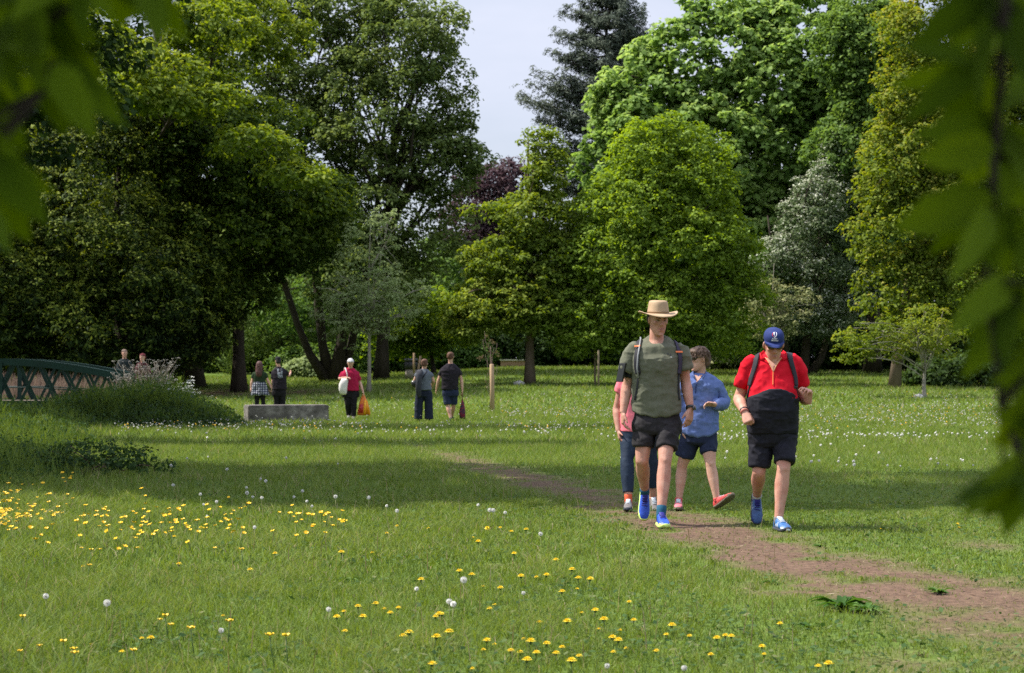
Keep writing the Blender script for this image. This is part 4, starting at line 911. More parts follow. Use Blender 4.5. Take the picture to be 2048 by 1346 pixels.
for sx, pts in ((-1, [(1528, 704, .03), (1521, 710, -.04), (1522, 717, -.10), (1531, 718, -.13)]), (1, [(1566, 704, .03), (1573, 710, -.04), (1573, 717, -.10), (1564, 718, -.13)])):
    b = MB(); q = [r.P(p) for p in pts]; b.tube(q, [.016, .020, .018, .008], 12, .35, (0, 0, 1)); b.build('collar', RED, r.root, r.org)
# cap
NAV = mat('navy_cap', (.016, .028, .12), .8, (.020, .036, .14), 30, .05, 400, .2)
fr = r.fr; f_, u_, r_ = fr; cc = r.hc + u_ * .060 - f_ * .004
b = MB(); b.loft([b.ring(cc + u_ * z, r_ * a, f_ * c, 28, 2.1) for z, a, c in ((-.012, .080, .099), (.0, .0835, .103), (.03, .083, .102), (.050, .077, .094), (.068, .064, .080), (.079, .044, .058), (.085, .018, .025), (.086, .003, .004))])
cap = b.build('cap', NAV, r.root, r.org)
R1, R2, R3 = [], [], []
for a in np.linspace(R(12), R(168), 19):
    ca, sa = math.cos(a), math.sin(a); R1.append(cc + r_ * .083 * ca + f_ * .102 * sa + u_ * -.004); R2.append(cc + r_ * .085 * ca + f_ * (.102 + .038) * sa + u_ * (-.008 - .006 * ca * ca)); R3.append(cc + r_ * .080 * ca + f_ * (.104 + .056 * sa) * sa + u_ * (-.018 - .012 * ca * ca))
b = MB()
for th in (.002, -.002):
    for A_, B_ in ((R1, R2), (R2, R3)):
        for i in range(18): b.quad(A_[i] + u_ * th, A_[i + 1] + u_ * th, B_[i + 1] + u_ * th, B_[i] + u_ * th)
for i in range(18): b.quad(R3[i] + u_ * .002, R3[i + 1] + u_ * .002, R3[i + 1] - u_ * .002, R3[i] - u_ * .002)
b.build('peak', NAV, cap, r.org)
# cap badge: rounded bars forming an oval, one of them red, and two lines of lettering
WHT_ = mat('embroidery_white', (.75, .75, .78), .7); RDE = mat('embroidery_red', (.6, .04, .05), .7)
me = cap.data; bv = BVHTree.FromPolygons([v.co.copy() for v in me.vertices], [tuple(p.vertices) for p in me.polygons])
def badge(pts, rad, mm):
    out = []
    for x, y in pts:
        q = at(x, y, 15.4); hq = cast(bv, q, nrm(at(x, y, 16.6) - q), r.org)
        if hq[0] is not None: out.append(hq[0] + hq[1] * .001)
    if len(out) > 1: b = MB(); b.tube(out, [rad] * len(out), 6); b.build('badge', mm, cap, r.org)
badge([(1546.5, 666), (1545, 668), (1545, 671), (1547.5, 674)], .0026, RDE)
for X_ in ([(1550, 664), (1549, 667), (1549, 670), (1550, 673)], [(1553, 665), (1553.5, 668), (1553, 671), (1551, 674)], [(1547.8, 664.5), (1547.2, 667), (1547.3, 670)]): badge(X_, .0022, WHT_)
badge([(1547, 673.5), (1549.5, 675), (1552, 673.5)], .0022, WHT_)
for txt, px, py, sz in (('RUGBY', 1549.5, 677.6, .0135), ('FRANCE', 1549.5, 681.2, .0155)):
    q = at(px, py, 15.4); hq = cast(bv, q, nrm(at(px, py, 16.6) - q), r.org)
    cu = bpy.data.curves.new('lettering', 'FONT'); cu.body = txt; cu.size = sz; cu.align_x = 'CENTER'; cu.align_y = 'CENTER'; cu.extrude = .0004; cu.offset = .0004
    t = bpy.data.objects.new('tmp', cu); COL.objects.link(t); me = bpy.data.meshes.new_from_object(t.evaluated_get(bpy.context.evaluated_depsgraph_get())); bpy.data.objects.remove(t)
    lo = link('lettering', me, WHT_, cap); n_ = nrm(hq[1]); x_ = nrm(V3(1, 0, 0) - n_ * n_.x); y_ = n_.cross(x_); lo.matrix_basis = Matrix.Translation(hq[0] - r.org + n_ * .0025) @ Matrix((x_, y_, n_)).transposed().to_4x4()
# sunglasses
def sunglasses(p, w=.062, m=None, frame_m=None):
    m = m or mat('dark_lens', (.006, .004, .004), .08, spec=.9); g = MB()
    for sx in (-1, 1): g.tube([p.hpt(sx * .002, .098, .142), p.hpt(sx * .03, .099, .140), p.hpt(sx * .055, .084, .140), p.hpt(sx * w, .060, .142)], [.006, .018, .016, .007], 14, .35, p.fr[1])
    o = g.build('sunglasses', m, p.root, p.org); g = MB()
    for sx in (-1, 1): g = MB(); g.tube([p.hpt(sx * w, .062, .145), p.hpt(sx * .079, .02, .146), p.hpt(sx * .082, -.02, .142)], [.003] * 3, 6); g.build('temple_arm', frame_m or m, o, p.org)
sunglasses(r)
# backpack
bp = empty('backpack', r.org, 'black backpack worn by the man in the red top', 'backpack')
for sx, seq in ((-1, [('t', 1519, .10), ('t', 1517, .05), ('t', 1515, .0), ('f', 1514, 716), ('f', 1512, 728), ('f', 1508, 742), ('f', 1503, 758), ('f', 1500, 772)]), (1, [('t', 1576, .10), ('t', 1578, .05), ('t', 1579, .0), ('f', 1579, 716), ('f', 1582, 728), ('f', 1586, 742), ('f', 1590, 758), ('f', 1591, 772)])):
    hits = surf_path(top, r.org, seq, 16.6); b = MB(); ribbon(b, hits, (.062, .040), .014, .002); st = b.build('strap', SBK, bp, r.org)
    p0 = hits[-1][0]; x0 = p0.x
    q = [p0 + V3(0, -.006, .01), at(1495 if sx < 0 else 1594, 792, 16.50), at(1493 if sx < 0 else 1596, 815, 16.62), at(1494 if sx < 0 else 1596, 840, 16.72)]
    b = MB(); b.tube(q, [.010, .009, .008, .007], 8, .35, (1, 0, 0)); b.build('webbing', SBK, st, r.org)
    if sx > 0: b = MB(); b.tube([at(1594, 795, 16.50), at(1595, 820, 16.52), at(1596, 850, 16.52)], [.008, .008, .008], 8, .3, (1, 0, 0)); b.build('strap_end', SBK, st, r.org)
    b = MB(); b.box(p0 + V3(0, -.014, -.01), .016, .006, .012); b.build('buckle', PHN, st, r.org, bevel=.002)
b = MB(); c = at(1546, 775, 16.6 + .27); b.loft([b.ring(c + V3(0, 0, z), (a, 0, 0), (0, d, 0), 20, 3.2) for z, a, d in ((-.24, .12, .05), (-.20, .16, .10), (0, .17, .12), (.16, .16, .10), (.23, .11, .06))]); b.build('pack', SBK, bp, r.org)
a0, a1 = r.P((1478, 797, .07)), r.P((1490, 826, -.15)); ax = nrm(a1 - a0)
for t, mm in ((.86, PHN), (.98, mat('wrist_band_brown', (.25, .07, .05), .7))): c = a0.lerp(a1, t); b = MB(); b.tube([c - ax * .008, c + ax * .008], [.040 - .003 * t, .039 - .003 * t], 18); b.build('wristband', mm, r.root, r.org)

# ---- woman in the blue shirt
w_ = Person('short-haired woman in a loose blue shirt and navy shorts, looking left in sunglasses', 1398, 18.9, voxel=.006); W = w_
TB = [(1399, 866, 35, .118), (1399, 845, 34.5, .115), (1399, 818, 33.5, .108), (1400, 792, 33.5, .108), (1401, 775, 34.5, .108), (1402, 763, 33, .095), (1402, 753, 25, .076), (1401, 746, 14, .060, 0, .01)]
W.head(1398, 719, -.02, (-.88, -.45, -.06), (0, 0, 1), .90, neck=(1400, 752, .01), nr=.050)
W.arm((1431, 770, .0), (1449, 806, .05), (1429, 809, -.14), (.042, .038, .026), dict(d=(-1, -.25, .10), n=(.0, .4, -.8), t=(.0, -.8, .5), S=.86, curl=(25, 35, 25), thumb=(.7, .6, .3)))
W.arm((1371, 770, .0), (1364, 815, .05), (1367, 855, -.02), (.042, .038, .026), dict(d=(0, -.1, -1), n=(.8, .4, 0), t=(0, -1, 0), S=.86))
kl = W.leg((1384, 868, 0), (1364, 932, .05), (1358, 1001, .02), (.080, .050, .032))
kr = W.leg((1414, 868, 0), (1421, 928, -.10), (1434, 1000, -.16), (.080, .050, .032))
W.body(SKIN, TB[:-1], .9)
W.face(None, eyes=False); sunglasses(W)
HBR = mat('hair_light_brown', (.070, .040, .025), .55, (.145, .088, .055), 70, .2, 200, .35, (1, 1, .25))
W.hair(HBR, [(.030, -.060, -.080, .030), (.05, -.045, -.100, .056), (.08, -.028, -.112, .074), (.11, -.020, -.117, .082), (.135, .010, -.118, .086), (.155, .045, -.118, .088), (.17, .085, -.117, .089), (.19, .104, -.113, .087), (.21, .104, -.105, .081), (.23, .085, -.092, .066), (.247, .045, -.062, .042), (.256, .01, -.03, .018)], .009, 26)
def locks(p, m, n, seed, zr=(.14, .25), ln=.055, rad=.0035, back=True):
    rg = np.random.default_rng(seed); b = MB(); f, u, r0 = p.fr
    for i in range(n):
        a = rg.uniform(0, 2 * np.pi); z = rg.uniform(*zr); k = math.sqrt(max(0, 1 - ((z - .13) / .13) ** 2)) * 1.0
        q = V3(0, 0, 0); x = .089 * k * math.sin(a); y = -.005 + .112 * k * math.cos(a)
        if math.cos(a) > .35 and z < .17: continue
        s0 = p.hpt(x, y, z); o_ = nrm(s0 - p.hc); dn = nrm(-u + o_ * .35 + f * rg.uniform(-.35, .35) + r0 * rg.uniform(-.3, .3)); dn = nrm(dn - o_ * dn.dot(o_) * .8)
        l = ln * rg.uniform(.6, 1.2); b.tube([s0, s0 + dn * l * .5 + o_ * .004, s0 + dn * l + o_ * rg.uniform(-.002, .008)], [rad, rad * .9, rad * .2], 5)
    b.build('hair_strands', m, p.root, p.org)
locks(W, HBR, 460, 4, (.165, .25), .045)
DEN = mat('blue_linen', (.095, .140, .315), .9, (.125, .175, .37), 40, .08, 420, .12)
def f(b):
    torso_rings(b, TB, 18.9, .006)
    b.tube([W.P((1421, 760)), W.P((1431, 768)), W.P((1440, 786, .03)), W.P((1449, 804, .05)), W.P((1450, 808, .05))], [.045, .056, .056, .056, .046], 18)
    b.tube([W.P((1450, 806, .05)), W.P((1444, 808, -.02)), W.P((1434, 809, -.11)), W.P((1431, 809, -.125))], [.050, .052, .044, .038], 18)
    b.tube([W.P((1382, 760)), W.P((1371, 768)), W.P((1365, 810, .05)), W.P((1366, 846, -.01))], [.045, .056, .052, .04], 18)
bs = W.garment('shirt', DEN, f, .016, 6, 31, (1, 1, 1.4), amp2=.005, sm=4, hem=(at(1396, 700, 18.9).x, at(1399, 866, 18.9).z, .17, .05))
for sx, pts in ((1, [(1412, 742, .02), (1412, 750, -.06), (1405, 757, -.11)]), (-1, [(1389, 742, .02), (1386, 750, -.06), (1390, 757, -.11)])):
    b = MB(); b.tube([W.P(p) for p in pts], [.012, .018, .010], 10, .3, (0, 0, 1)); b.build('collar', DEN, bs, W.org)
A = surf_path(bs, W.org, [('f', 1389, 750), ('f', 1391, 757), ('f', 1393, 764)], 18.9); B = surf_path(bs, W.org, [('f', 1405, 750), ('f', 1400, 757), ('f', 1394, 764)], 18.9); b = MB()
for i in range(min(len(A), len(B)) - 1): b.quad(*(q + V3(0, -.005, .001) for q in (A[i][0], A[i + 1][0], B[i + 1][0], B[i][0])))
b.build('open_neck', SKIN, W.root, W.org)
b = MB(); ribbon(b, surf_path(bs, W.org, [('f', 1393, 765), ('f', 1391, 785), ('f', 1390, 800)], 18.9), .010, .002, .002); b.build('button_placket', mat('blue_linen_dark', (.03, .05, .16), .9), bs, W.org)
NVS = mat('navy_shorts', (.014, .020, .045), .85, (.02, .028, .06), 25, .08, 420, .2)
def f(b):
    torso_rings(b, [(1399, 852, 31, .10), (1399, 872, 34, .112), (1399, 884, 34, .11), (1399, 889, 31, .09)], 18.9, .002)
    pants_leg(b, W.P((1384, 868, 0)), W.P((1364, 932, .05)), .70, (.094, .092, .090), 0)
    pants_leg(b, W.P((1414, 868, 0)), W.P((1421, 928, -.10)), .62, (.092, .086, .078), 0)
W.garment('shorts', NVS, f, .011, 7, 33)
PNK = mat('shoe_coral', (.50, .045, .045), .6, (.56, .08, .08), 40, .2, 150, .3); PK2 = mat('shoe_pink', (.55, .14, .17), .6); TRD = mat('sole_tread', (.10, .075, .055), .8, (.20, .16, .12), 90, .9, 90, .2)
shoe(W.root, W.org, W.P((1357, 1003, .02)), (-.1, -1, 0), (0, 0, 1), .88, PK2, TRD, LAW, PNK, kl[1], .03)
shoe(W.root, W.org, W.P((1434, 1001, -.16)), (.62, -.42, .50), (-.35, .62, .60), .84, PNK, TRD, LAW, PNK, kr[1], .02)

# ---- woman in pink, mostly hidden
q_ = Person('woman in a pink top and navy leggings, mostly hidden behind the hatted man', 1274, 19.0, voxel=.007); Q = q_
TP = [(1274, 862, 34, .12), (1274, 840, 33, .115), (1274, 815, 32, .11), (1274, 790, 33, .11), (1275, 770, 33, .11), (1277, 757, 32, .095), (1280, 748, 24, .076), (1282, 742, 13, .06)]
Q.head(1285, 716, -.03, (.2, -1, -.1), (0, 0, 1), .94, neck=(1282, 750, .01), nr=.05)
Q.arm((1246, 764, .0), (1234, 818, .05), (1237, 862, -.03), (.045, .042, .027), dict(d=(.15, -.2, -1), n=(.8, .4, 0), t=(0, -1, 0), S=.88))
Q.arm((1304, 764, .0), (1309, 815, .05), (1306, 860, -.03), (.045, .040, .027), dict(d=(0, -.2, -1), n=(-.8, .4, 0), t=(0, -1, 0), S=.88))
kl = Q.leg((1261, 868, 0), (1254, 920, -.10), (1257, 1003, -.18), (.088, .054, .034))
kr = Q.leg((1292, 868, 0), (1303, 920, .02), (1306, 996, .12), (.088, .054, .034))
Q.body(SKINR, TP[:-1], .9); Q.face(HBR); Q.hair(HBR, HAIRS)
def f(b):
    torso_rings(b, TP, 19.0, .006)
    b.tube([Q.P((1255, 754)), Q.P((1246, 763)), Q.P((1242, 776, .01)), Q.P((1240, 784, .02))], [.045, .056, .057, .052], 18)
    b.tube([Q.P((1295, 754)), Q.P((1304, 763)), Q.P((1306, 784, .02))], [.045, .056, .052], 18)
Q.garment('top', mat('pink_fabric', (.70, .16, .20), .85, (.75, .20, .25), 20, .08, 420, .15), f, .006, 7, 41)
LEG = mat('navy_leggings', (.012, .022, .045), .7, (.018, .032, .06), 20, .08, 420, .25)
def f(b):
    torso_rings(b, [(1274, 852, 33, .115), (1274, 875, 35, .12), (1274, 890, 30, .1)], 19.0, .002)
    for hp_, kn, an in (((1261, 868, 0), (1254, 920, -.10), (1256, 985, -.16)), ((1292, 868, 0), (1303, 920, .02), (1306, 974, .09))):
        a, k, c = Q.P(hp_), Q.P(kn), Q.P(an); limb(b, a, k, [(0, .09), (.4, .088), (.8, .066), (1, .060)], 18); limb(b, k, c, [(-.05, .057), (0, .062), (.3, .066), (.6, .060), (.92, .052), (1, .050)], 18)
Q.garment('leggings', LEG, f, .003, 8, 43)
SHG = mat('shoe_grey', (.11, .10, .10), .6, (.18, .165, .165), 50, .2, 150, .3); OSK = mat('orange_sock', (.60, .10, .04), .9)
shoe(Q.root, Q.org, Q.P((1257, 1004, -.18)), (-.1, -1, 0), (0, 0, 1), .88, SHG, DKR, LAW, OSK, kl[1], .07)
shoe(Q.root, Q.org, Q.P((1306, 998, .12)), (.1, -.9, -.35), (0, -.35, .9), .88, SHG, DKR, LAW, SKIN, kr[1], .02)
# ------------------------------------------------------------------ people farther off
def plaid():
    if 'plaid_cloth' in MATS: return MATS['plaid_cloth']
    m, n, o = newmat('plaid_cloth'); K = n.links.new; tc = n.nodes.new('ShaderNodeTexCoord'); p = n.nodes.new('ShaderNodeBsdfPrincipled'); p.inputs['Roughness'].default_value = .9
    sp = n.nodes.new('ShaderNodeSeparateXYZ'); K(tc.outputs['Object'], sp.inputs[0]); acc = None
    for ax in (0, 2):
        a = n.nodes.new('ShaderNodeMath'); a.operation = 'MULTIPLY'; a.inputs[1].default_value = 15; K(sp.outputs[ax], a.inputs[0])
        f = n.nodes.new('ShaderNodeMath'); f.operation = 'FRACT'; K(a.outputs[0], f.inputs[0]); g = n.nodes.new('ShaderNodeMath'); g.operation = 'GREATER_THAN'; g.inputs[1].default_value = .62; K(f.outputs[0], g.inputs[0])
        if acc is None: acc = g
        else: s_ = n.nodes.new('ShaderNodeMath'); s_.operation = 'ADD'; K(acc.outputs[0], s_.inputs[0]); K(g.outputs[0], s_.inputs[1]); acc = s_
    r = n.nodes.new('ShaderNodeValToRGB'); r.color_ramp.interpolation = 'CONSTANT'; e = r.color_ramp.elements; e[0].color = (.02, .022, .035, 1); e[1].position = .4; e[1].color = (.10, .11, .15, 1); q = e.new(.9); q.color = (.5, .5, .52, 1)
    d = n.nodes.new('ShaderNodeMath'); d.operation = 'MULTIPLY'; d.inputs[1].default_value = .5; K(acc.outputs[0], d.inputs[0]); K(d.outputs[0], r.inputs[0]); K(r.outputs[0], p.inputs['Base Color']); K(p.outputs[0], o.inputs[0]); MATS['plaid_cloth'] = m; return m
def farp(label, x, D, head, fwd, neck, rows, arms, legs, m_top, m_bot, sl=.45, bot=.98, hair=None, hrows=HAIRS, botr=(.085, .08, .075), waist=None, shoe_m=None, skin=None, hands=None, S=.95, hem=None, topname='t_shirt', botname='trousers', facing=-1):
    p = Person(label, x, D, voxel=.0095); p.head(head[0], head[1], head[2] if len(head) > 2 else 0, fwd, S=S, neck=neck, nr=.052)
    for i, (a, e, w_) in enumerate(arms):
        d = nrm(p.P(w_) - p.P(e)); p.arm(a, e, w_, (.045, .040, .028), dict(d=d, n=(.8 if i == 0 else -.8, .3 * facing, 0), t=(0, facing, .1), S=.95, curl=(25, 30, 20)))
    for a, k, an in legs: p.leg(a, k, an, (.082, .052, .036), (0, 1 if facing < 0 else -1, 0))
    p.body(skin or SKIN, rows[:-1], .9)
    if facing < 0: p.face(None)
    if hair is not None: p.hair(hair, hrows, .008, 30, voxel=.010)
    def f(b):
        torso_rings(b, rows, D, .006)
        for a, e, w_ in arms:
            A, E, W_ = p.P(a), p.P(e), p.P(w_)
            i0 = A.lerp(p.P((x, a[1] - 4, 0)), .35)
            if sl <= 1: b.tube([i0, A, A.lerp(E, sl * .6), A.lerp(E, sl)], [.048, .058, .060, .058], 14)
            else: b.tube([i0, A, A.lerp(E, .6), E, E.lerp(W_, sl - 1)], [.048, .058, .056, .050, .042], 14)
    p.top = p.garment(topname, m_top, f, .010, 6, 51, (1, 1, 1.4), voxel=.011, sm=3)
    def f(b):
        wz = waist or (rows[0][1] - 4, rows[0][1] + 7, rows[0][1] + 13); hw = rows[0][2]
        torso_rings(b, [(x, wz[0], hw * .92, .10), (x, wz[1], hw * 1.02, .12), (x, wz[2], hw * .98, .11)], D, 0)
        for a, k, an in legs:
            A, K_, N_ = p.P(a), p.P(k), p.P(an)
            if bot <= 1.0 and botname != 'trousers': pants_leg(b, A, K_, bot, botr)
            else: b.tube([A, A.lerp(K_, .5), K_, K_.lerp(N_, .5), K_.lerp(N_, bot)], [botr[0] * 1.08, botr[0], botr[1], (botr[1] + botr[2]) / 2, botr[2]], 16)
    p.garment(botname, m_bot, f, .008, 7, 61, (1, 1, .8), voxel=.011)
    for a, k, an in legs:
        shoe(p.root, p.org, p.P(an), (0, facing, 0), (0, 0, 1), .92, shoe_m or DKR, DKR if facing > 0 else WHS)
    return p
DKG = mat('dark_green_cloth', (.018, .032, .016), .9, (.028, .045, .022), 20, .08, 300, .1); BKC = mat('black_cloth', (.018, .015, .019), .9, (.026, .022, .028), 20, .08, 300, .1)
BKT = mat('black_trouser', (.010, .009, .010), .85, (.016, .015, .017), 20, .08, 300, .15); GRC = mat('grey_cloth', (.10, .115, .14), .9, (.13, .145, .17), 20, .08, 300, .1)
NVT = mat('navy_trouser', (.012, .016, .030), .85, (.018, .022, .040), 20, .08, 300, .15); CRI = mat('crimson_knit', (.30, .010, .045), .9, (.38, .018, .06), 25, .15, 160, .1)
HRD = mat('hair_auburn', (.055, .022, .018), .6, (.10, .040, .032), 40, .3, 120, .35, (1, 1, .2)); HGR = mat('hair_white', (.42, .41, .42), .7, (.60, .58, .60), 50, .3, 120, .2); HGN = mat('hair_reddish', (.075, .035, .020), .6, (.12, .06, .035), 50, .3, 120, .2)
# strolling couple behind the stone block
p = farp('young woman with long auburn hair and a plaid shirt tied at her waist', 520, 57, (519, 731), (0, 1, 0), (519, 744),
     [(519, 771, 12, .11), (519, 762, 11.5, .105), (519, 753, 12, .105), (519, 747, 11, .09), (519, 743, 8, .07), (519, 740, 4.5, .06)],
     [((508, 748), (504, 763), (502, 776)), ((530, 748), (536, 762), (541, 772))], [((515, 776), (514, 801), (514, 823)), ((524, 776), (526, 801), (527, 823))], DKG, BKT, .55, .97, None, botr=(.085, .062, .05))
p.hair(HRD, [(-.22, -.03, -.13, .055), (-.16, -.02, -.145, .085), (-.08, -.02, -.145, .10), (0, -.02, -.135, .102), (.06, -.02, -.125, .098), (.11, 0, -.118, .092), (.15, .02, -.112, .088), (.18, .07, -.11, .086), (.205, .09, -.10, .078), (.225, .07, -.088, .062), (.243, .03, -.05, .035)], .012, 18, voxel=.010)
def f(b): torso_rings(b, [(520, 790, 17.5, .17), (520, 784, 16.5, .16), (519, 775, 15, .14), (519, 767, 12.8, .122), (519, 764, 12.3, .12)], 57, .0, 28)
p.garment('tied_shirt', plaid(), f, .020, 7, 71, (1, 1, .6), voxel=.012, sm=2)
p = farp('man in a black cap and black T-shirt with a pale back print', 558, 57.3, (556, 723), (-.45, 1, -.1), (558, 737),
     [(559, 779, 14, .13), (559, 768, 13.5, .125), (559, 755, 13.5, .125), (559, 746, 14, .12), (559, 740, 12, .10), (558, 736, 8, .075), (557.5, 733.5, 4.5, .06)],
     [((547, 744), (545, 762), (546, 775, .05)), ((571, 743), (577, 752, .1), (581, 746, .35))], [((554, 782), (553, 804), (554, 823)), ((564, 782), (565, 804), (565, 823))], BKC, BKT, .75, .99, mat('hair_black', (.015, .012, .010), .7), botr=(.095, .08, .07))
f_, u_, r_ = p.fr; b = MB(); c = p.hc + u_ * .05; b.loft([b.ring(c + u_ * z, r_ * a, f_ * d, 20, 2.1) for z, a, d in ((-.01, .086, .106), (.03, .088, .108), (.07, .074, .09), (.095, .03, .04), (.097, .004, .005))]); b.ellipsoid(c + f_ * .13 - u_ * .004, f_ * .05, r_ * .07, u_ * .006, 14, 5); b.build('cap', BKT, p.root, p.org)
pm = mat('pale_print', (.32, .34, .38), .8, (.05, .05, .06), 24, 0, 1, .1, contrast=.1)
for qx, pts in ((556, [(556, 737), (556.5, 742), (557, 748), (558, 756)]), (563, [(563, 737), (563.5, 742), (563.5, 748), (563, 756)]), (559, [(560, 745), (560, 752), (560, 758)])):
    b = MB(); ribbon(b, surf_path(p.top, p.org, [('f', x, y) for x, y in pts], 57.3), .055, .003, .003); b.build('shirt_print', pm, p.top, p.org)
# woman in crimson with bags
p = farp('white-haired woman in a crimson top and black trousers carrying two bags', 701, 51.4, (701, 726.5, -.06), (.1, -1, -.5), (701, 739),
     [(700, 781, 17.5, .135), (700, 770, 17, .13), (700, 758, 16.5, .13), (700, 749, 16.5, .12), (700, 743, 14, .10), (700, 738, 9, .075), (700, 735.5, 5, .06)],
     [((686, 747), (679, 757, .02), (694, 755.5, -.17)), ((714, 747), (719.5, 764, .05), (726, 783, -.05))], [((695, 784), (696, 808, -.02), (698, 830, .12)), ((708, 784), (708, 808, -.06), (707, 833, -.05))], CRI, BKT, .8, .97, HGR,
     [(.05, -.035, -.095, .062), (.08, -.02, -.104, .082), (.12, .0, -.11, .088), (.15, .015, -.112, .088), (.175, .07, -.11, .087), (.2, .10, -.102, .080), (.222, .078, -.09, .062), (.243, .03, -.05, .035)], botr=(.095, .078, .068), shoe_m=SHG, topname='jumper')
WTC = mat('white_canvas', (.62, .58, .56), .9, (.70, .66, .63), 12, .15, 80, .1)
def bagm(name, label, o, fn, mats):
    r0 = empty(name, o, label, 'bag'); return r0
o = at(686, 798, 51.25); t = bagm('tote_bag', 'white canvas tote bag hanging from the shoulder of the woman in crimson', o, None, None)
b = MB(); b.loft([b.ring(at(x_, y_, 51.22), (w_ * 51.2 / FPX, 0, .0), (0, d_, 0), 18, 2.6) for x_, y_, w_, d_ in ((688, 789, 4, .03), (686.5, 786, 7, .06), (686, 778, 8, .075), (687, 768, 8, .07), (689, 761, 7, .05), (690, 757.5, 6, .02))])
b.build('bag_body', WTC, t, o, deform=cloth_deform(.012, 7, 3, (1, 1, .4)))
b = MB(); b.tube([at(695, 759, 51.2), at(694, 748, 51.19), at(692, 740, 51.22), at(690, 735.3, 51.36), at(689, 736, 51.5), at(688, 745, 51.58), at(688, 759, 51.3)], .014, 8, .35, (1, 0, 0)); b.build('handle', WTC, t, o)
o = at(728, 831, 51.4); t = bagm('carrier_bag', 'orange and yellow carrier bag in the hand of the woman in crimson', o, None, None)
ORB = mat('orange_plastic', (.62, .13, .012), .4, (.72, .20, .02), 9, .1, 60, .5); YLB = mat('yellow_plastic', (.85, .42, .01), .4); RDB = mat('red_plastic', (.38, .02, .02), .4)
b = MB(); b.loft([b.ring(at(x_, y_, 51.35), (w_ * 51.35 / FPX, 0, 0), (0, d_, 0), 16, 3) for x_, y_, w_, d_ in ((727.5, 830, 12.5, .07), (727.5, 826, 12.8, .085), (727.5, 815, 10.5, .075), (727.5, 803, 7.8, .055), (727, 797, 5, .03), (727, 790, 2.2, .015), (726.8, 787, 1.4, .01))]); bb_ = b.build('bag_body', ORB, t, o, deform=cloth_deform(.008, 6, 5))
b = MB(); q = [at(729, 800, 51.27), at(732.5, 800, 51.28), at(731, 829, 51.255), at(727, 829.5, 51.25)]; b.loft([[p_ + V3(0, -.004, 0) for p_ in q], [p_ + V3(0, .012, 0) for p_ in q]]); b.build('yellow_panel', YLB, t, o)
b = MB(); q = [at(733, 800, 51.285), at(736, 806, 51.29), at(740, 829, 51.28), at(732, 829, 51.26)]; b.loft([[p_ + V3(0, -.003, 0) for p_ in q], [p_ + V3(0, .012, 0) for p_ in q]]); b.build('yellow_panel', mat('amber_plastic', (.80, .30, .01), .4), t, o)
b = MB(); q = [at(719, 809, 51.28), at(726, 808, 51.27), at(725.5, 826, 51.25), at(716.5, 826, 51.255)]; b.loft([[p_ + V3(0, -.003, 0) for p_ in q], [p_ + V3(0, .012, 0) for p_ in q]]); b.build('red_print', RDB, t, o)
# two people walking away
p = farp('woman in a grey top and loose dark trousers, a jacket over her shoulder', 848, 48.0, (849, 728), (.1, 1, -.1), (848, 742),
     [(848, 780, 14.5, .13), (848, 768, 14, .125), (848, 757, 14.5, .125), (848, 749, 15, .115), (848, 744, 13, .095), (848, 740.5, 8, .075), (848, 738, 5, .06)],
     [((835, 749), (828, 763, .03), (831, 775, .22)), ((861, 749), (867, 762, .03), (864, 773, .25))], [((840.5, 784), (837.5, 811), (836.5, 838)), ((855.5, 784), (857.5, 811), (858, 838))], GRC, NVT, .35, 1.0, HGN, botr=(.10, .098, .100), facing=1)
JK = mat('dark_grey_jacket', (.030, .032, .040), .9, (.045, .047, .055), 15, .1, 200, .15)
o = at(838, 792, 47.8); t = empty('jacket', o, 'dark grey jacket draped over the shoulder of the woman in grey', 'jacket')
b = MB(); b.loft([b.ring(at(x_, y_, d0), (w_ * 48 / FPX, 0, 0), (0, dd, 0), 16, 2.6) for x_, y_, w_, dd, d0 in ((839, 794, 2.5, .02, 47.80), (838, 789, 4.5, .03, 47.79), (837.5, 778, 6, .04, 47.78), (838, 765, 6, .045, 47.78), (838.5, 752, 6, .05, 47.80), (839, 743, 5.5, .07, 47.88), (839.5, 739.5, 4.5, .10, 47.98), (840, 739, 3, .05, 48.03))])
b.build('jacket_cloth', JK, t, o, deform=cloth_deform(.02, 6, 8, (1.6, 1, .3)))
o = at(829, 776, 47.9); t = empty('shoulder_bag', o, 'small black bag on the left hip of the woman in grey', 'bag')
b = MB(); b.loft([b.ring(at(x_, y_, 47.86), (w_ * 48 / FPX, 0, 0), (0, dd, 0), 14, 2.8) for x_, y_, w_, dd in ((830, 775, 4, .05), (829, 772, 6, .07), (828.5, 766, 6.5, .075), (829, 761, 5.5, .06))]); b.build('bag_body', PHN, t, o)
b = MB(); ribbon(b, surf_path(p.top, p.org, [('t', 855, 0), ('f', 853, 744), ('f', 849, 750), ('f', 844, 758), ('f', 838, 766)], 48.0), .028, .006, .003); b.build('strap', SBK, t, o)
p = farp('man in a black T-shirt and navy shorts walking away with a patterned bag', 901, 49.2, (901, 714), (.1, 1, -.05), (901, 729),
     [(900, 779, 16.5, .13), (900, 767, 16, .125), (900, 752, 17, .13), (900, 742, 18.5, .125), (900, 735, 16.5, .105), (901, 730, 10, .08), (901, 727, 5.5, .06)],
     [((884, 740), (877, 760, .02), (873, 779, .1)), ((917, 740), (923, 760, .02), (924.5, 780, .0))], [((893, 784), (896, 812, -.02), (901, 836, -.12)), ((907, 784), (907, 811, .08), (904, 833, .25))], BKC, NVS, .55, .88, HGN,
     [(.07, -.035, -.092, .060), (.10, -.02, -.102, .078), (.125, -.004, -.108, .082), (.15, .012, -.109, .083), (.175, .050, -.108, .083), (.19, .085, -.106, .081), (.205, .088, -.100, .076), (.222, .070, -.088, .060), (.238, .025, -.050, .035)], botr=(.105, .10, .095), facing=1, botname='shorts', S=1.0)
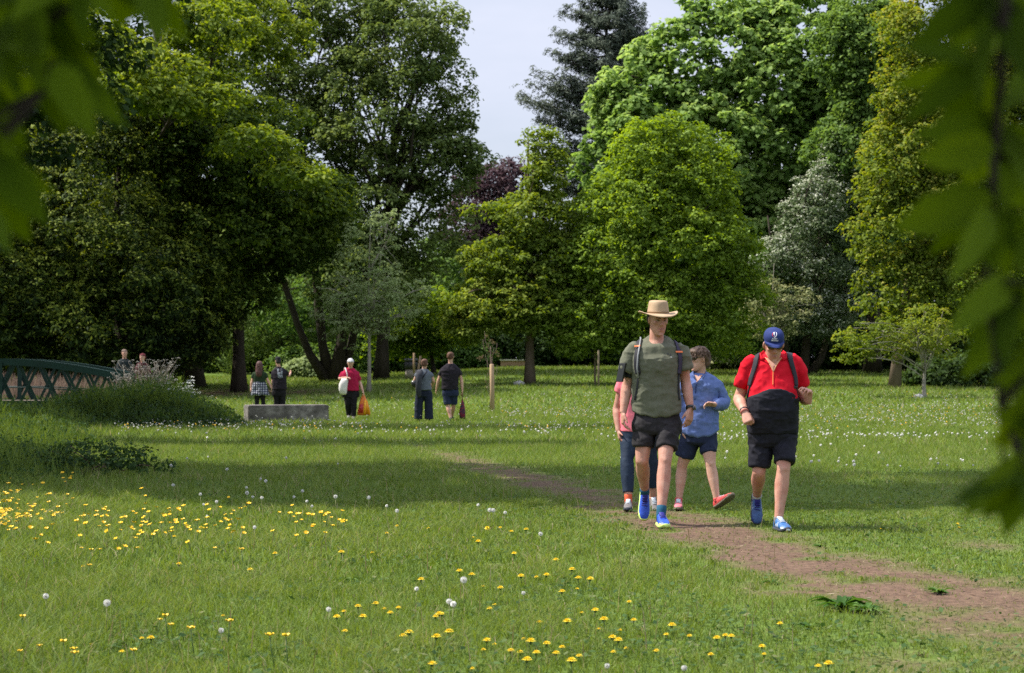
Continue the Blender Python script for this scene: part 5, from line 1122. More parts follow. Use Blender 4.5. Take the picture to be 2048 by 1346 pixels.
o = at(925, 839, 49.2); t = empty('shopping_bag', o, 'slim dark red patterned bag in the right hand of the man in black', 'bag')
PAT = mat('patterned_cloth', (.20, .02, .04), .8, (.03, .03, .05), 30, 0, 1, .15, contrast=.12)
b = MB(); b.loft([b.ring(at(x_, y_, 49.2), (w_ * 49.2 / FPX, 0, 0), (0, dd, 0), 14, 2.6) for x_, y_, w_, dd in ((926, 838, 2.5, .03), (925, 835, 5, .05), (924.5, 826, 6, .06), (925, 815, 4.5, .05), (925, 806, 2.6, .03), (924.6, 800, 1.4, .015))]); b.build('bag_body', PAT, t, o, deform=cloth_deform(.012, 8, 6))
b = MB(); b.tube([at(924.6, 801, 49.2), at(924.4, 792, 49.2), at(924.4, 786, 49.18)], [.014, .011, .012], 8); b.build('handle', mat('dark_red_cord', (.12, .03, .02), .8), t, o)
# two people beyond the bank, by the bridge end; shade put into jacket colours
p = farp('person in a shade-darkened teal jacket behind the weeds near the bridge end', 249, 58, (249, 707, -.05), (.5, -1, -.1), (249, 720),
     [(249, 757, 13, .13), (249, 740, 13, .13), (249, 728, 13.5, .12), (249, 722, 11, .10), (249, 718, 6, .07)],
     [((238, 727), (235, 742), (237, 755)), ((260, 727), (263, 742), (261, 755))], [((244, 762), (244, 790), (244, 815)), ((254, 762), (254, 790), (254, 815))], mat('teal_jacket_shaded', (.005, .012, .013), .9), BKT, 1.8, .97, HBR, botr=(.09, .075, .065), topname='jacket')
p = farp('person in a shade-darkened red hooded jacket beyond the flowering weeds near the bridge end', 285, 59, (285, 715, -.05), (-.4, -1, -.1), (285, 728),
     [(285, 765, 13, .13), (285, 748, 13.5, .13), (285, 736, 14, .12), (285, 729, 11, .10), (285, 725, 6, .07)],
     [((274, 735), (271, 750), (273, 763)), ((296, 735), (299, 750), (297, 763))], [((280, 768), (280, 794), (280, 818)), ((290, 768), (290, 794), (290, 818))], mat('red_jacket_shaded', (.05, .005, .008), .9), BKT, 1.8, .97, mat('red_hood_shaded', (.10, .01, .015), .9), botr=(.09, .075, .065), topname='jacket')
# ------------------------------------------------------------------ green lattice footbridge
GRB = mat('bridge_green_paint', (.003, .024, .019), .55, (.004, .032, .025), 3, .1, 40, .4)
BD = 50.0
def bx_(px): return at(px, 734, BD).x
def ztop(x):   # the arched upper chord
    px = x * FPX / BD + CX; py = 717 + 1.2 * max(0, (px - 10) / 100) + 27 * (max(0, px - 20) / 220) ** 1.75; return at(px, py, BD).z
o0 = V3(bx_(60), BD, gz(bx_(60), BD)); br = empty('footbridge', o0, 'green painted lattice footbridge with an arched top rail at the left edge', 'footbridge')
X0, X1 = bx_(-420), bx_(238); xsb = np.linspace(X0, X1, 40)
for dyb in (0, 2.0):
    zb = .42; b = MB(); R_ = []
    for x in xsb:
        z = ztop(x) if x > bx_(-60) else ztop(bx_(-60)) - .0
        R_.append([V3(x, BD + dyb - .09, z - .17), V3(x, BD + dyb + .09, z - .17), V3(x, BD + dyb + .09, z), V3(x, BD + dyb - .09, z)])
    b.loft(R_); b.build('top_chord', GRB, br, o0, smooth=False)
    b = MB(); b.box(V3((X0 + X1) / 2, BD + dyb, zb), (X1 - X0) / 2, .09, .08); b.build('bottom_chord', GRB, br, o0, smooth=False)
    x = X1 - .25; k = 0
    while x > X0 + .6 and k < 22:
        zt = ztop(x) - .16 if x > bx_(-60) else ztop(bx_(-60)) - .16; hgt = zt - zb
        for sg in (-1, 1):
            xe = x + sg * min(.50, hgt * .52); a = V3(x + sg * .05, BD + dyb + sg * .012, zt + .03); c = V3(xe, BD + dyb + sg * .012, zb + .04); d = nrm(c - a); q = d.cross(V3(0, 1, 0))
            b = MB(); b.box((a + c) / 2, .036, .010, (c - a).length / 2, q, V3(0, 1, 0), d); b.build('brace', GRB, br, o0, smooth=False)
        x -= .575; k += 1
    b = MB(); b.box(V3(X1 + .03, BD + dyb, .62), .07, .09, .42); b.build('end_post', GRB, br, o0, smooth=False)
    b = MB(); b.box(V3(bx_(2), BD + dyb - .10, .95), .055, .02, .52); b.build('post', GRB, br, o0, smooth=False)
    b = MB(); b.tube([V3(X0, BD + dyb + .05, .83), V3(bx_(60), BD + dyb + .05, .83), V3(X1, BD + dyb + .05, .70)], .014, 8); b.build('rail', GRB, br, o0)
b = MB(); b.box(V3((X0 + X1) / 2, BD + 1.0, .44), (X1 - X0) / 2, .9, .05); b.build('deck', mat('deck_boards', (.10, .08, .06), .9, (.16, .13, .10), 6, .3, 20, .1, (6, 1, 1)), br, o0, smooth=False)

# ------------------------------------------------------------------ stone block
o0 = ghit(568, 845); o0.y += .45; yaw = R(15)
m, n, o = newmat('weathered_concrete'); K = n.links.new; tcn = n.nodes.new('ShaderNodeTexCoord'); p_ = n.nodes.new('ShaderNodeBsdfPrincipled'); p_.inputs['Roughness'].default_value = .95
n1 = n.nodes.new('ShaderNodeTexNoise'); n1.inputs['Scale'].default_value = 3.2; n1.inputs['Detail'].default_value = 9; n1.inputs['Roughness'].default_value = .7; r1 = n.nodes.new('ShaderNodeValToRGB'); e = r1.color_ramp.elements
e[0].position = .30; e[0].color = (.035, .031, .027, 1); e[1].position = .72; e[1].color = (.34, .31, .28, 1); q = e.new(.5); q.color = (.12, .105, .095, 1)
K(tcn.outputs['Object'], n1.inputs[0]); K(n1.outputs[0], r1.inputs[0]); K(r1.outputs[0], p_.inputs['Base Color'])
n2 = n.nodes.new('ShaderNodeTexNoise'); n2.inputs['Scale'].default_value = 26; n2.inputs['Detail'].default_value = 8; bp_ = n.nodes.new('ShaderNodeBump'); bp_.inputs['Strength'].default_value = .5; bp_.inputs['Distance'].default_value = .02
K(tcn.outputs['Object'], n2.inputs[0]); K(n2.outputs[0], bp_.inputs['Height']); K(bp_.outputs[0], p_.inputs['Normal']); K(p_.outputs[0], o.inputs[0])
bm = bmesh.new(); bmesh.ops.create_cube(bm, size=1); bmesh.ops.scale(bm, vec=(1.93, .85, .44), verts=bm.verts); bmesh.ops.translate(bm, vec=(0, 0, .19), verts=bm.verts)
bmesh.ops.bevel(bm, geom=bm.edges[:], offset=.018, segments=2, affect='EDGES'); bmesh.ops.subdivide_edges(bm, edges=[e_ for e_ in bm.edges if e_.calc_length() > .3], cuts=14, use_grid_fill=True)
me = bpy.data.meshes.new('b'); bm.to_mesh(me); bm.free(); co = np.array([v.co[:] for v in me.vertices]); d = (fbm(co, 6, 3, 3) - .5) * .018; co *= (1 + d[:, None]); me.vertices.foreach_set('co', co.astype(np.float32).ravel()); me.update()
sb = link('stone_block', me, m); sb.location = o0; sb.rotation_euler = (0, 0, yaw); tag(sb, 'long low weathered stone block standing in the grass in front of the strolling couple', 'stone block')

# ------------------------------------------------------------------ posts, stakes, bin, wall
WOODP = mat('post_wood', (.30, .20, .12), .85, (.42, .30, .19), 5, .3, 30, .15, (1, 1, .15)); WOODG = mat('stake_wood', (.18, .14, .09), .85, (.28, .22, .15), 5, .3, 30, .15, (1, 1, .15))
def stake(px, py0, py1, r, label, mt, lean=0, group=None, base=None, name='stake'):
    g = ghit(px, py0) if base is None else base; D = g.y; t = at(px + lean, py1, D); b = MB(); b.tube([g - V3(0, 0, .1), g.lerp(t, .5), t - V3(0, 0, .02), t], [r, r * .98, r * .95, r * .6], 10)
    o = b.build(name, mt, None, g); o.location = g; return tag(o, label, 'stake', group)
stake(985, 823, 728, .065, 'thick pale wooden post holding the bare sapling, right of the man in black', WOODP, -1.5)
g = ghit(981, 822); g.y += .12; o0 = empty('sapling', g, 'thin bare sapling with a tuft of reddish twigs tied to the pale post', 'tree')
b = MB(); P = [V3(*(at(x, y, g.y))) for x, y in ((981, 822), (982, 780), (982, 735), (981, 705), (981, 692))]; b.tube(P, [.03, .028, .022, .016, .008], 7); rg = np.random.default_rng(5)
for i in range(16):
    t = rg.uniform(.35, 1); s_ = P[0].lerp(P[-1], t) if i > 5 else P[0].lerp(P[-1], rg.uniform(.15, .4)); a = rg.uniform(0, 6.3); l = rg.uniform(.25, .6); b.tube([s_, s_ + V3(math.cos(a) * l * .4, math.sin(a) * l * .4, l * .6), s_ + V3(math.cos(a) * l * .45, math.sin(a) * l * .45, l * 1.1)], [.008, .006, .003], 5)
b.build('trunk', mat('twig_brown', (.14, .09, .07), .8, (.22, .15, .12), 10), o0, g)
C = np.array([tuple(P[-1] + V3(*(rg.normal(0, .22), rg.normal(0, .2), rg.normal(-.05, .24)))) for i in range(11)]); V, F, T = leaves(C, unit(C - np.array(P[-1])), 7, .1, .07, rg)
link('crown', npmesh('crown', V - np.array(g), F, T), leafmat('leaf_reddish', [(.08, .05, .03), (.11, .09, .04), (.12, .14, .05)], .3), o0)
stake(1190, 771, 700, .045, 'left stake of the pair under the rounded bright maple', WOODG, group=None); stake(1197, 774, 700, .045, 'right stake of the pair under the rounded bright maple', WOODG)
stake(838, 762, 712, .05, 'slanting pale stake above the head of the woman in grey', WOODP, 3, base=at(836, 745, 84)); stake(828, 745, 706, .05, 'upright pale stake beside the litter bin', WOODP, base=at(828, 742, 90))
stake(641, 748, 723, .05, 'short white stake in the shade beside the many-stemmed tree', mat('white_post', (.45, .44, .42), .8), base=at(641, 748, 99))
g = at(822, 740, 93); g.z = gz(g.x, g.y); o0 = empty('litter_bin', g, 'dark round litter bin with a pale lower half under the far trees', 'litter bin')
zt = at(822, 717, 93).z; b = MB(); hh = (zt - g.z); b.tube([g, g + V3(0, 0, hh * .5)], [.27, .27], 18); b.build('bin_body', mat('bin_pale', (.26, .22, .18), .8), o0, g); b = MB(); b.tube([g + V3(0, 0, hh * .5), g + V3(0, 0, hh * .88)], [.30, .30], 18); b.build('bin_top', mat('bin_dark', (.03, .03, .035), .6), o0, g)
b = MB(); b.tube([g + V3(0, 0, hh * .88), g + V3(0, 0, hh)], [.33, .31], 18); b.build('lid', mat('bin_lid', (.07, .07, .075), .5), o0, g)
# low brick wall and bright path at the far end
g = at(1020, 730, 118); g.z = gz(g.x, g.y); o0 = empty('low_wall', g, 'low brick parapet with a pale coping seen beyond the young oak trunk', 'wall')
b = MB(); zt = at(1035, 720, 118).z; b.box(V3(at(1035, 730, 118).x, 118, (g.z + zt) / 2 - .2), 1.0, .2, (zt - g.z) / 2 + .15); b.build('brickwork', mat('old_brick', (.28, .16, .11), .9, (.36, .23, .17), 14, .3, 20, .1), o0, g, smooth=False)
b = MB(); b.box(V3(at(1035, 730, 118).x, 118, zt), 1.04, .26, .04); b.build('coping', mat('pale_coping', (.50, .46, .40), .9), o0, g, smooth=False)
g2 = at(1020, 728, 124); b = MB(); xa, xb = at(935, 730, 122).x, at(1095, 730, 122).x; R_ = []
for x in np.linspace(xa, xb, 24): R_.append([V3(x, 120.5, gz(x, 120.5) + .05), V3(x, 123.5, gz(x, 123.5) + .05), V3(x, 123.5, gz(x, 123.5) + .012), V3(x, 120.5, gz(x, 120.5) + .012)])
b.loft(R_); tag(b.build('path', mat('gravel_pale', (.46, .43, .40), .95, (.56, .53, .50), 12), None, (0, 0, 0), smooth=False), 'pale gravel path running past the far end of the lawn', 'path', kind='structure')
for px, py, s_, lab in ((1038, 770, .16, 'small pale stone on the grass left of the young oak trunk'), (1836, 797, .12, 'small pale stone at the foot of the umbrella-shaped tree')):
    g = ghit(px, py); b = MB(); b.ellipsoid(g + V3(0, 0, s_ * .4), (s_ * 1.3, 0, 0), (0, s_, 0), (0, 0, s_ * .7), 12, 8); o_ = b.build('stone', mat('stone_pale', (.40, .38, .35), .9, (.52, .50, .47), 8), None, g, deform=cloth_deform(.05, 7, 3)); o_.location = g; tag(o_, lab, 'stone')

# ------------------------------------------------------------------ rough growth on the left bank
rng = np.random.default_rng(77)
def patch_pts(cx, cyy, rx, ry, n_):
    a = rng.uniform(0, 2 * np.pi, n_); t = np.sqrt(rng.uniform(0, 1, n_)); return cx + rx * t * np.cos(a), cyy + ry * t * np.sin(a), t
V_, F_, T_ = [], [], []; off = 0; HV, HF, HT = [], [], []; ho = 0
def herb(x, y, h, tone, leaf, nl):
    """upright stalk of leaves: nl leaf quads along its height"""
    global ho
    z = gzn(x, y); k = len(x); c = np.repeat(np.c_[x, y, z], nl, 0); t = rng.uniform(.05, 1, k * nl); hh = np.repeat(h, nl); a = rng.uniform(0, 2 * np.pi, k * nl); r = leaf * rng.uniform(.2, 1.1, k * nl)
    p = c + np.c_[np.cos(a) * r, np.sin(a) * r, t * hh]; nn = unit(np.c_[np.cos(a) * .5, np.sin(a) * .5, np.ones(k * nl)] + rng.normal(0, .35, (k * nl, 3)))
    u = unit(np.c_[np.cos(a), np.sin(a), rng.normal(0, .4, k * nl)]); u = unit(u - nn * (u * nn).sum(1)[:, None]); v = np.cross(nn, u); s = (leaf * rng.uniform(.5, 1.2, k * nl))[:, None]
    V = np.stack([p - u * s * .5, p + v * s * .2, p + u * s * .6 - nn * s * .15, p - v * s * .2], 1).reshape(-1, 3); HV.append(V); HF.append(np.arange(len(V)).reshape(-1, 4) + ho); HT.append(np.repeat(np.clip(np.repeat(tone, nl) + rng.normal(0, .12, k * nl), 0, 1), 4)); ho += len(V)
for (cx, cyy, rx, ry, n_, h0, wd, tn) in ((-8.7, 45.6, 2.6, 2.4, 20000, 1.0, .024, .20), (-11.8, 43.4, 3.8, 3.6, 19000, .62, .024, .34), (-11.5, 40.5, 3.0, 3.2, 13000, .62, .022, .40), (-9.9, 36, 2.3, 3.0, 10000, .42, .018, .42), (-8.2, 30.5, 2.1, 3.8, 10000, .55, .016, .38), (-6.5, 24.0, 1.5, 3.4, 11000, .48, .013, .42), (-5.9, 21.5, 1.1, 1.8, 4000, .20, .010, .45), (-14, 53, 5, 3, 7000, .6, .03, .4)):
    x, y, t = patch_pts(cx, cyy, rx, ry, n_); P2 = np.c_[x, y]; h = h0 * np.clip(1.05 - t ** 2, .04, 1) ** .8 * (.30 + 1.25 * fbm(P2, 1.5, 5, 3)) * rng.uniform(.5, 1.25, n_)
    tone = np.clip(tn + (fbm(P2, 1.3, 8, 3) - .5) * .8 + rng.normal(0, .08, n_), 0, .85); v, f, kk = blades(x, y, h, wd * rng.uniform(.6, 1.3, n_), .45, 2); V_.append(v); F_.append(f + off); T_.append(np.repeat(tone, kk)); off += len(v)
    j = rng.choice(n_, n_ // 4, replace=False); herb(x[j], y[j], h[j] * .95, tone[j] * .9, wd * 4.2, 6)
me = npmesh('tall_grass', np.concatenate(V_), np.concatenate(F_), np.concatenate(T_)); tag(link('tall_grass', me, GM), 'rank uncut grass standing knee high along the left bank', 'long grass', kind='stuff')
HM = leafmat('herb_leaf', [(.018, .040, .012), (.035, .075, .018), (.060, .115, .026), (.10, .16, .04)], .3)
me = npmesh('nettles', np.concatenate(HV), np.concatenate(HF), np.concatenate(HT)); tag(link('nettles', me, HM), 'leafy nettles and herbs growing through the rank grass of the left bank', 'nettles', kind='stuff')
# pinkish dead reeds behind the bridge
V_, F_, T_ = [], [], []; off = 0
x = rng.uniform(-24, -11.2, 9000); y = rng.uniform(55, 63, 9000); h = rng.uniform(.7, 1.35, 9000) * np.clip(1.25 - (x + 24) / 32, .6, 1.3); v, f, kk = blades(x, y, h, .035, .25, 2)
tag(link('reeds', npmesh('reeds', v, f, np.repeat(rng.uniform(0, 1, 9000), kk)), leafmat('dead_reed', [(.13, .09, .065), (.20, .145, .11), (.25, .20, .14)], .3)), 'pinkish brown dead reeds behind the green footbridge', 'reeds', kind='stuff')
# bramble
HBM = leafmat('bramble_leaf', [(.012, .030, .010), (.028, .058, .016), (.05, .095, .024), (.09, .14, .04)], .3)
def bush(name, label, cx, cyy, rx, ry, h, n_, lm, seed, size, cat='bush', group=None):
    rg = np.random.default_rng(seed); z0 = gz(cx, cyy); C = []
    for i in range(n_):
        a = rg.uniform(0, 6.283); t = math.sqrt(rg.uniform(0, 1)); zz = h * math.sqrt(max(0, 1 - t ** 2)) * rg.uniform(.3, 1.15); C.append((cx + rx * t * math.cos(a), cyy + ry * t * math.sin(a), z0 + zz))
    C = np.array(C); V, F, T = leaves(C, unit(C - np.array([cx, cyy, z0])), 8, size * 1.8, size, rg, .7, .5, .1, .6); g = V3(cx, cyy, z0); o = empty(name, g, label, cat, group)
    link('foliage', npmesh('foliage', V - np.array(g), F, T), lm, o); b = MB()
    for i in range(9): c = C[rg.integers(n_)]; b.tube(wob((cx + rg.normal(0, rx * .2), cyy + rg.normal(0, ry * .2), z0 - .03), c, 5, .08, rg, .1), [.012, .010, .008, .007, .005, .003], 5)
    b.build('stem', mat('bramble_stem', (.07, .03, .025), .8), o, g)
bush('bramble_bush', 'dark bramble sprawling at the lower left edge of the bank', -5.15, 24.6, 1.0, 1.1, .40, 260, HBM, 3, .06)
bush('bramble_bush', 'smaller dark bramble behind the yellow buttercups at the left edge', -6.6, 25.6, 1.1, 1.0, .34, 200, HBM, 4, .06)
bush('bush', 'low bush in deep shade at the right end of the lawn', 19.4, 83, 3.2, 2.0, 1.15, 500, DRK, 5, .26)
# cow parsley and dead stalks, each plant its own
UMB = mat('umbel_white', (.62, .62, .55), .8); STM = mat('stem_green', (.07, .12, .03), .7); STD = mat('stem_dead', (.20, .17, .13), .9); HEAD_D = mat('seed_head_grey', (.26, .25, .22), .9, (.34, .32, .28), 20)
def umbellifer(seed, h, r, n_, mh, ms, name, fl):
    rg = np.random.default_rng(seed); o = empty(name, (0, 0, 0)); b = MB(); tops = []
    b.tube([V3(0, 0, -.05), V3(.02, 0, h * .5), V3(0, .02, h * .72)], [.010, .008, .006], 6)
    for i in range(n_):
        a = rg.uniform(0, 6.28); l = rg.uniform(.12, .34) * h; s_ = V3(.01, .01, h * rg.uniform(.45, .72)); e = s_ + V3(math.cos(a) * l * .7, math.sin(a) * l * .7, l * .9); b.tube([s_, s_.lerp(e, .5) + V3(0, 0, .02), e], [.005, .004, .003], 5); tops.append(e)
    b.build('stem', ms, o)
    for e in tops:
        V = []; R_ = r * rg.uniform(.6, 1.2)
        for k in range(fl):
            a = rg.uniform(0, 6.28); t = math.sqrt(rg.uniform(0, 1)) * R_; c = np.array(e) + np.array([math.cos(a) * t, math.sin(a) * t, .018 - t * .12 + rg.normal(0, .006)]); s_ = .013 * rg.uniform(.7, 1.3); u = unit(rg.normal(0, 1, (2, 3)) * np.array([1, 1, .45])); V += [c - u[0] * s_, c - u[1] * s_, c + u[0] * s_, c + u[1] * s_]
        V = np.array(V); link('flower_head', npmesh('flower_head', V, np.arange(len(V)).reshape(-1, 4)), mh, o)
    return o
def copy_tree(o, loc, rz=0, sc=1, label=None, group=None):
    r0 = o.copy(); COL.objects.link(r0); r0.location = loc; r0.rotation_euler = (0, 0, rz); r0.scale = (sc, sc, sc)
    if label: r0['label'] = label
    if group: r0['group'] = group
    for ch in o.children: c = ch.copy(); COL.objects.link(c); c.parent = r0
    return r0
rg = np.random.default_rng(12)
def many(proto, pts, label, cat, group, sc=(.85, 1.15)):
    for i, (x, y) in enumerate(pts):
        loc = (x, y, gz(x, y)); s_ = rg.uniform(*sc); rz = rg.uniform(0, 6.28)
        if i == 0: proto.location = loc; proto.rotation_euler = (0, 0, rz); proto.scale = (s_,) * 3; tag(proto, label, cat, group)
        else: copy_tree(proto, loc, rz, s_)
pts = [(at(px, 734, D).x, D) for px, D in ((332, 46.5), (343, 46.9), (352, 46.2), (361, 47.0), (370, 46.4), (379, 46.8), (388, 46.3), (340, 45.8), (366, 45.9), (322, 46.9))]
many(umbellifer(1, 1.05, .060, 9, UMB, STM, 'cow_parsley', 16), pts, 'white flowering cow parsley rising from the right end of the left bank', 'cow parsley', 'cow parsley on the left bank')
pts = [(at(px, 734, D).x, D) for px, D in [(rg.uniform(232, 335), rg.uniform(45.5, 48.5)) for _ in range(28)]]
many(umbellifer(2, 1.55, .055, 10, HEAD_D, STD, 'dead_stalk', 13), pts, 'grey dead flower stalk standing on the bank between the bridge end and the cow parsley', 'weed', 'dead grey stalks on the left bank', (.75, 1.1))

# ------------------------------------------------------------------ broad-leaved weeds low in the lawn
n_ = 26000; y = 7.8 + 22 * rng.uniform(0, 1, n_) ** 1.5; x = rng.uniform(-1, 1, n_) * (.262 * y + 1); k = (fbm(np.c_[x, y], 1.4, 61, 3) > .47) & (rng.uniform(0, 1, n_) > dirt(x, y)); x, y = x[k], y[k]; n_ = len(x)
p = np.c_[x, y, gzn(x, y) + rng.uniform(.012, .045, n_)]; nn = unit(np.c_[rng.normal(0, .35, n_), rng.normal(0, .35, n_), np.ones(n_)]); u = unit(np.cross(nn, rng.normal(0, 1, (n_, 3)))); v = np.cross(nn, u); s_ = (rng.uniform(.010, .026, n_))[:, None]
V = np.stack([p - u * s_, p + v * s_ * .6, p + u * s_, p - v * s_ * .6], 1).reshape(-1, 3)
CLV = leafmat('clover_leaf', [(.030, .065, .018), (.055, .105, .030), (.080, .135, .040), (.16, .17, .07)], .3)
tag(link('clover', npmesh('clover', V, np.arange(len(V)).reshape(-1, 4), np.repeat(rng.uniform(0, 1, n_) ** 1.3, 4)), CLV), 'clover and small broad leaves scattered low among the lawn grass', 'clover', kind='stuff')
# dry straw and litter bits on the earth
n_ = 7000; y = 8 + 14 * rng.uniform(0, 1, n_) ** 1.2; x = rng.uniform(-.2, 6, n_); k = dirt(x, y) > .3; x, y = x[k], y[k]; n_ = len(x); a = rng.uniform(0, 3.14, n_); l = rng.uniform(.008, .035, n_); z = gzn(x, y) + .006; dx, dy = np.cos(a) * l, np.sin(a) * l; wv = .0015
V = np.stack([np.c_[x - dx, y - dy, z], np.c_[x - dy * .08 + wv, y + dx * .08, z + .004], np.c_[x + dx, y + dy, z + rng.uniform(0, .008, n_)], np.c_[x + dy * .08 - wv, y - dx * .08, z]], 1).reshape(-1, 3)
tag(link('straw', npmesh('straw', V, np.arange(len(V)).reshape(-1, 4), np.repeat(rng.uniform(0, 1, n_), 4)), leafmat('straw', [(.06, .04, .03), (.25, .18, .12), (.40, .32, .22)], .1)), 'bits of dry grass and leaf litter lying on the worn earth', 'litter', kind='stuff')
def rosette(seed, nl, L_, wd, rise):
    rg = np.random.default_rng(seed); V = []; F = []; T = []
    for i in range(nl):
        a = rg.uniform(0, 6.283); l = L_ * rg.uniform(.55, 1.1); w_ = wd * rg.uniform(.7, 1.1); up = rise * rg.uniform(.4, 1.3); d = np.array([math.cos(a), math.sin(a), 0]); s_ = np.array([-d[1], d[0], 0]); b0 = len(V); tn = rg.uniform(.2, .9); tw = rg.uniform(-.4, .4)
        for j in range(6):
            t = j / 5; c = d * l * t + np.array([0, 0, up * math.sin(t * 2.3) * l + .01]); ww = w_ * math.sin(min(t * 1.15 + .08, 1) * 3.0) ** .8 * (1 + .25 * math.sin(j * 9 + i)) + .002
            V += [c - s_ * ww + np.array([0, 0, ww * (.35 + tw)]), c - np.array([0, 0, 0.004]), c + s_ * ww + np.array([0, 0, ww * (.35 - tw)])]; T += [tn, tn - .1, tn]
            if j: k = b0 + j * 3; F += [(k - 3, k - 2, k + 1, k), (k - 2, k - 1, k + 2, k + 1)]
    return npmesh('weed', np.array(V), np.array(F), np.array(T))
DOC = leafmat('dock_leaf', [(.020, .055, .012), (.045, .11, .02), (.085, .17, .035), (.16, .22, .07)], .35)
for px, py, s_, seed, lab in ((1682, 1222, 1.0, 1, 'large leafy dock plant at the near edge of the worn earth'), (1735, 1228, .7, 2, 'smaller paler dock plant just right of the large one'), (1775, 1062, .45, 3, 'small weed on the lawn right of the man in the red top'), (1545, 1170, .4, 4, 'small weed on the worn earth beyond the dock plant'), (1880, 1190, .5, 5, 'flat weed tuft on the worn earth towards the right edge'),
                              (1350, 1136, .45, 6, 'flat dark weed at the left edge of the worn earth'), (1620, 1260, .45, 7, 'weed patch in the grass just below the large dock plant'), (1640, 1095, .35, 8, 'tiny weed on the worn earth below the right foot of the man in red'), (700, 1165, .4, 9, 'dark weed among the yellow flowers of the near lawn')):
    g = ghit(px, py); o_ = link('dock_plant' if s_ > .6 else 'weed', rosette(seed, int(16 + 18 * s_), .17, .026, .28), DOC); o_.location = g; o_.scale = (s_,) * 3; tag(o_, lab, 'weed')

# ------------------------------------------------------------------ flowers
FLUFF, n, o = newmat('clock_fluff'); d1 = n.nodes.new('ShaderNodeBsdfDiffuse'); d1.inputs[0].default_value = (.80, .79, .76, 1); t1 = n.nodes.new('ShaderNodeBsdfTransparent'); mi = n.nodes.new('ShaderNodeMixShader'); mi.inputs[0].default_value = .58
n.links.new(d1.outputs[0], mi.inputs[1]); n.links.new(t1.outputs[0], mi.inputs[2]); n.links.new(mi.outputs[0], o.inputs[0])      # the fluff of a seed head is mostly gaps
YEL = mat('petal_yellow', (.80, .57, .008), .6, (.84, .63, .012), 30); YEO = mat('petal_golden', (.78, .50, .005), .5); CEN = mat('flower_centre', (.70, .34, .01), .7); CLO = mat('seed_clock', (.62, .60, .56), .9); CORE = mat('clock_core', (.20, .17, .12), .9); STY = mat('stalk_pale', (.26, .24, .11), .7, (.20, .22, .08), 9)
def petals(mb, n_, r, w_, z, droop, rg, z0=0.):
    for i in range(n_):
        a = 6.283 * i / n_ + rg.uniform(-.1, .1); d = V3(math.cos(a), math.sin(a), 0); s_ = V3(-d.y, d.x, 0); q = V3(0, 0, 1); l = r * rg.uniform(.85, 1.08)
        mb.quad(d * .15 * r + q * z0, d * l * .7 - s_ * w_ + q * z, d * l + q * (z + droop), d * l * .7 + s_ * w_ + q * (z + .0006))
def stem_mesh(h, lean, m_): b = MB(); b.tube([V3(-lean, 0, -.02), V3(-lean * .3, 0, h * .5), V3(0, 0, h)], [.0024, .0022, .0020], 6); return b
def dandelion(seed, h=.07):
    rg = np.random.default_rng(seed); o = empty('dandelion', (0, 0, 0)); stem_mesh(h, .015, None).build('stem', STM, o)
    b = MB(); petals(b, 22, .021, .0024, .004, -.003, rg); petals(b, 18, .016, .0022, .008, .0, rg); petals(b, 12, .010, .002, .010, .002, rg); hd = b.build('flower_head', YEL, o, smooth=False); hd.location = (0, 0, h)
    b = MB(); b.ellipsoid((0, 0, -.003), (.007, 0, 0), (0, .007, 0), (0, 0, .008), 8, 5); c = b.build('calyx', STM, hd); return o
def buttercup(seed, h=.12):
    rg = np.random.default_rng(seed); o = empty('buttercup', (0, 0, 0)); stem_mesh(h, .02, None).build('stem', STM, o); b = MB()
    for i in range(5):
        a = 6.283 * i / 5; d = V3(math.cos(a), math.sin(a), 0); s_ = V3(-d.y, d.x, 0); q = V3(0, 0, 1)
        b.quad(d * .002, d * .010 - s_ * .0085 + q * .004, d * .0145 - s_ * .005 + q * .009, d * .0145 + q * .0092); b.quad(d * .002, d * .0145 + q * .0092, d * .0145 + s_ * .005 + q * .009, d * .010 + s_ * .0085 + q * .004)
    b.mi = 0; b.ellipsoid((0, 0, .004), (.004, 0, 0), (0, .004, 0), (0, 0, .003), 8, 4); hd = b.build('flower_head', YEO, o, smooth=False); hd.location = (0, 0, h); return o
def clock(seed, h=.14, n_=170):
    rg = np.random.default_rng(seed); o = empty('dandelion_clock', (0, 0, 0)); stem_mesh(h, .02, None).build('stem', STY, o); V = []; F = []; R0 = .0180
    for i in range(n_):
        z = 1 - 2 * (i + .5) / n_; a = i * 2.39996; d = V3(math.sqrt(1 - z * z) * math.cos(a), math.sqrt(1 - z * z) * math.sin(a), z); u = d.orthogonal().normalized(); v = d.cross(u); k = len(V); r_0 = R0 * rg.uniform(.9, 1.05); w_ = .0019
        V += [tuple(d * r_0 * .25), tuple(d * r_0 + u * w_), tuple(d * r_0 - u * w_ * .6 + v * w_), tuple(d * r_0 - u * w_ * .6 - v * w_)]; F += [(k, k + 1, k + 2), (k, k + 2, k + 3), (k + 1, k + 3, k + 2)]
    me = npmesh('seed_head', np.array(V), np.array(F)); hd = link('seed_head', me, FLUFF, o); hd.location = (0, 0, h + .018)
    b = MB(); b.ellipsoid((0, 0, 0), (.006, 0, 0), (0, .006, 0), (0, 0, .006), 8, 5); b.build('core', CORE, hd); return o
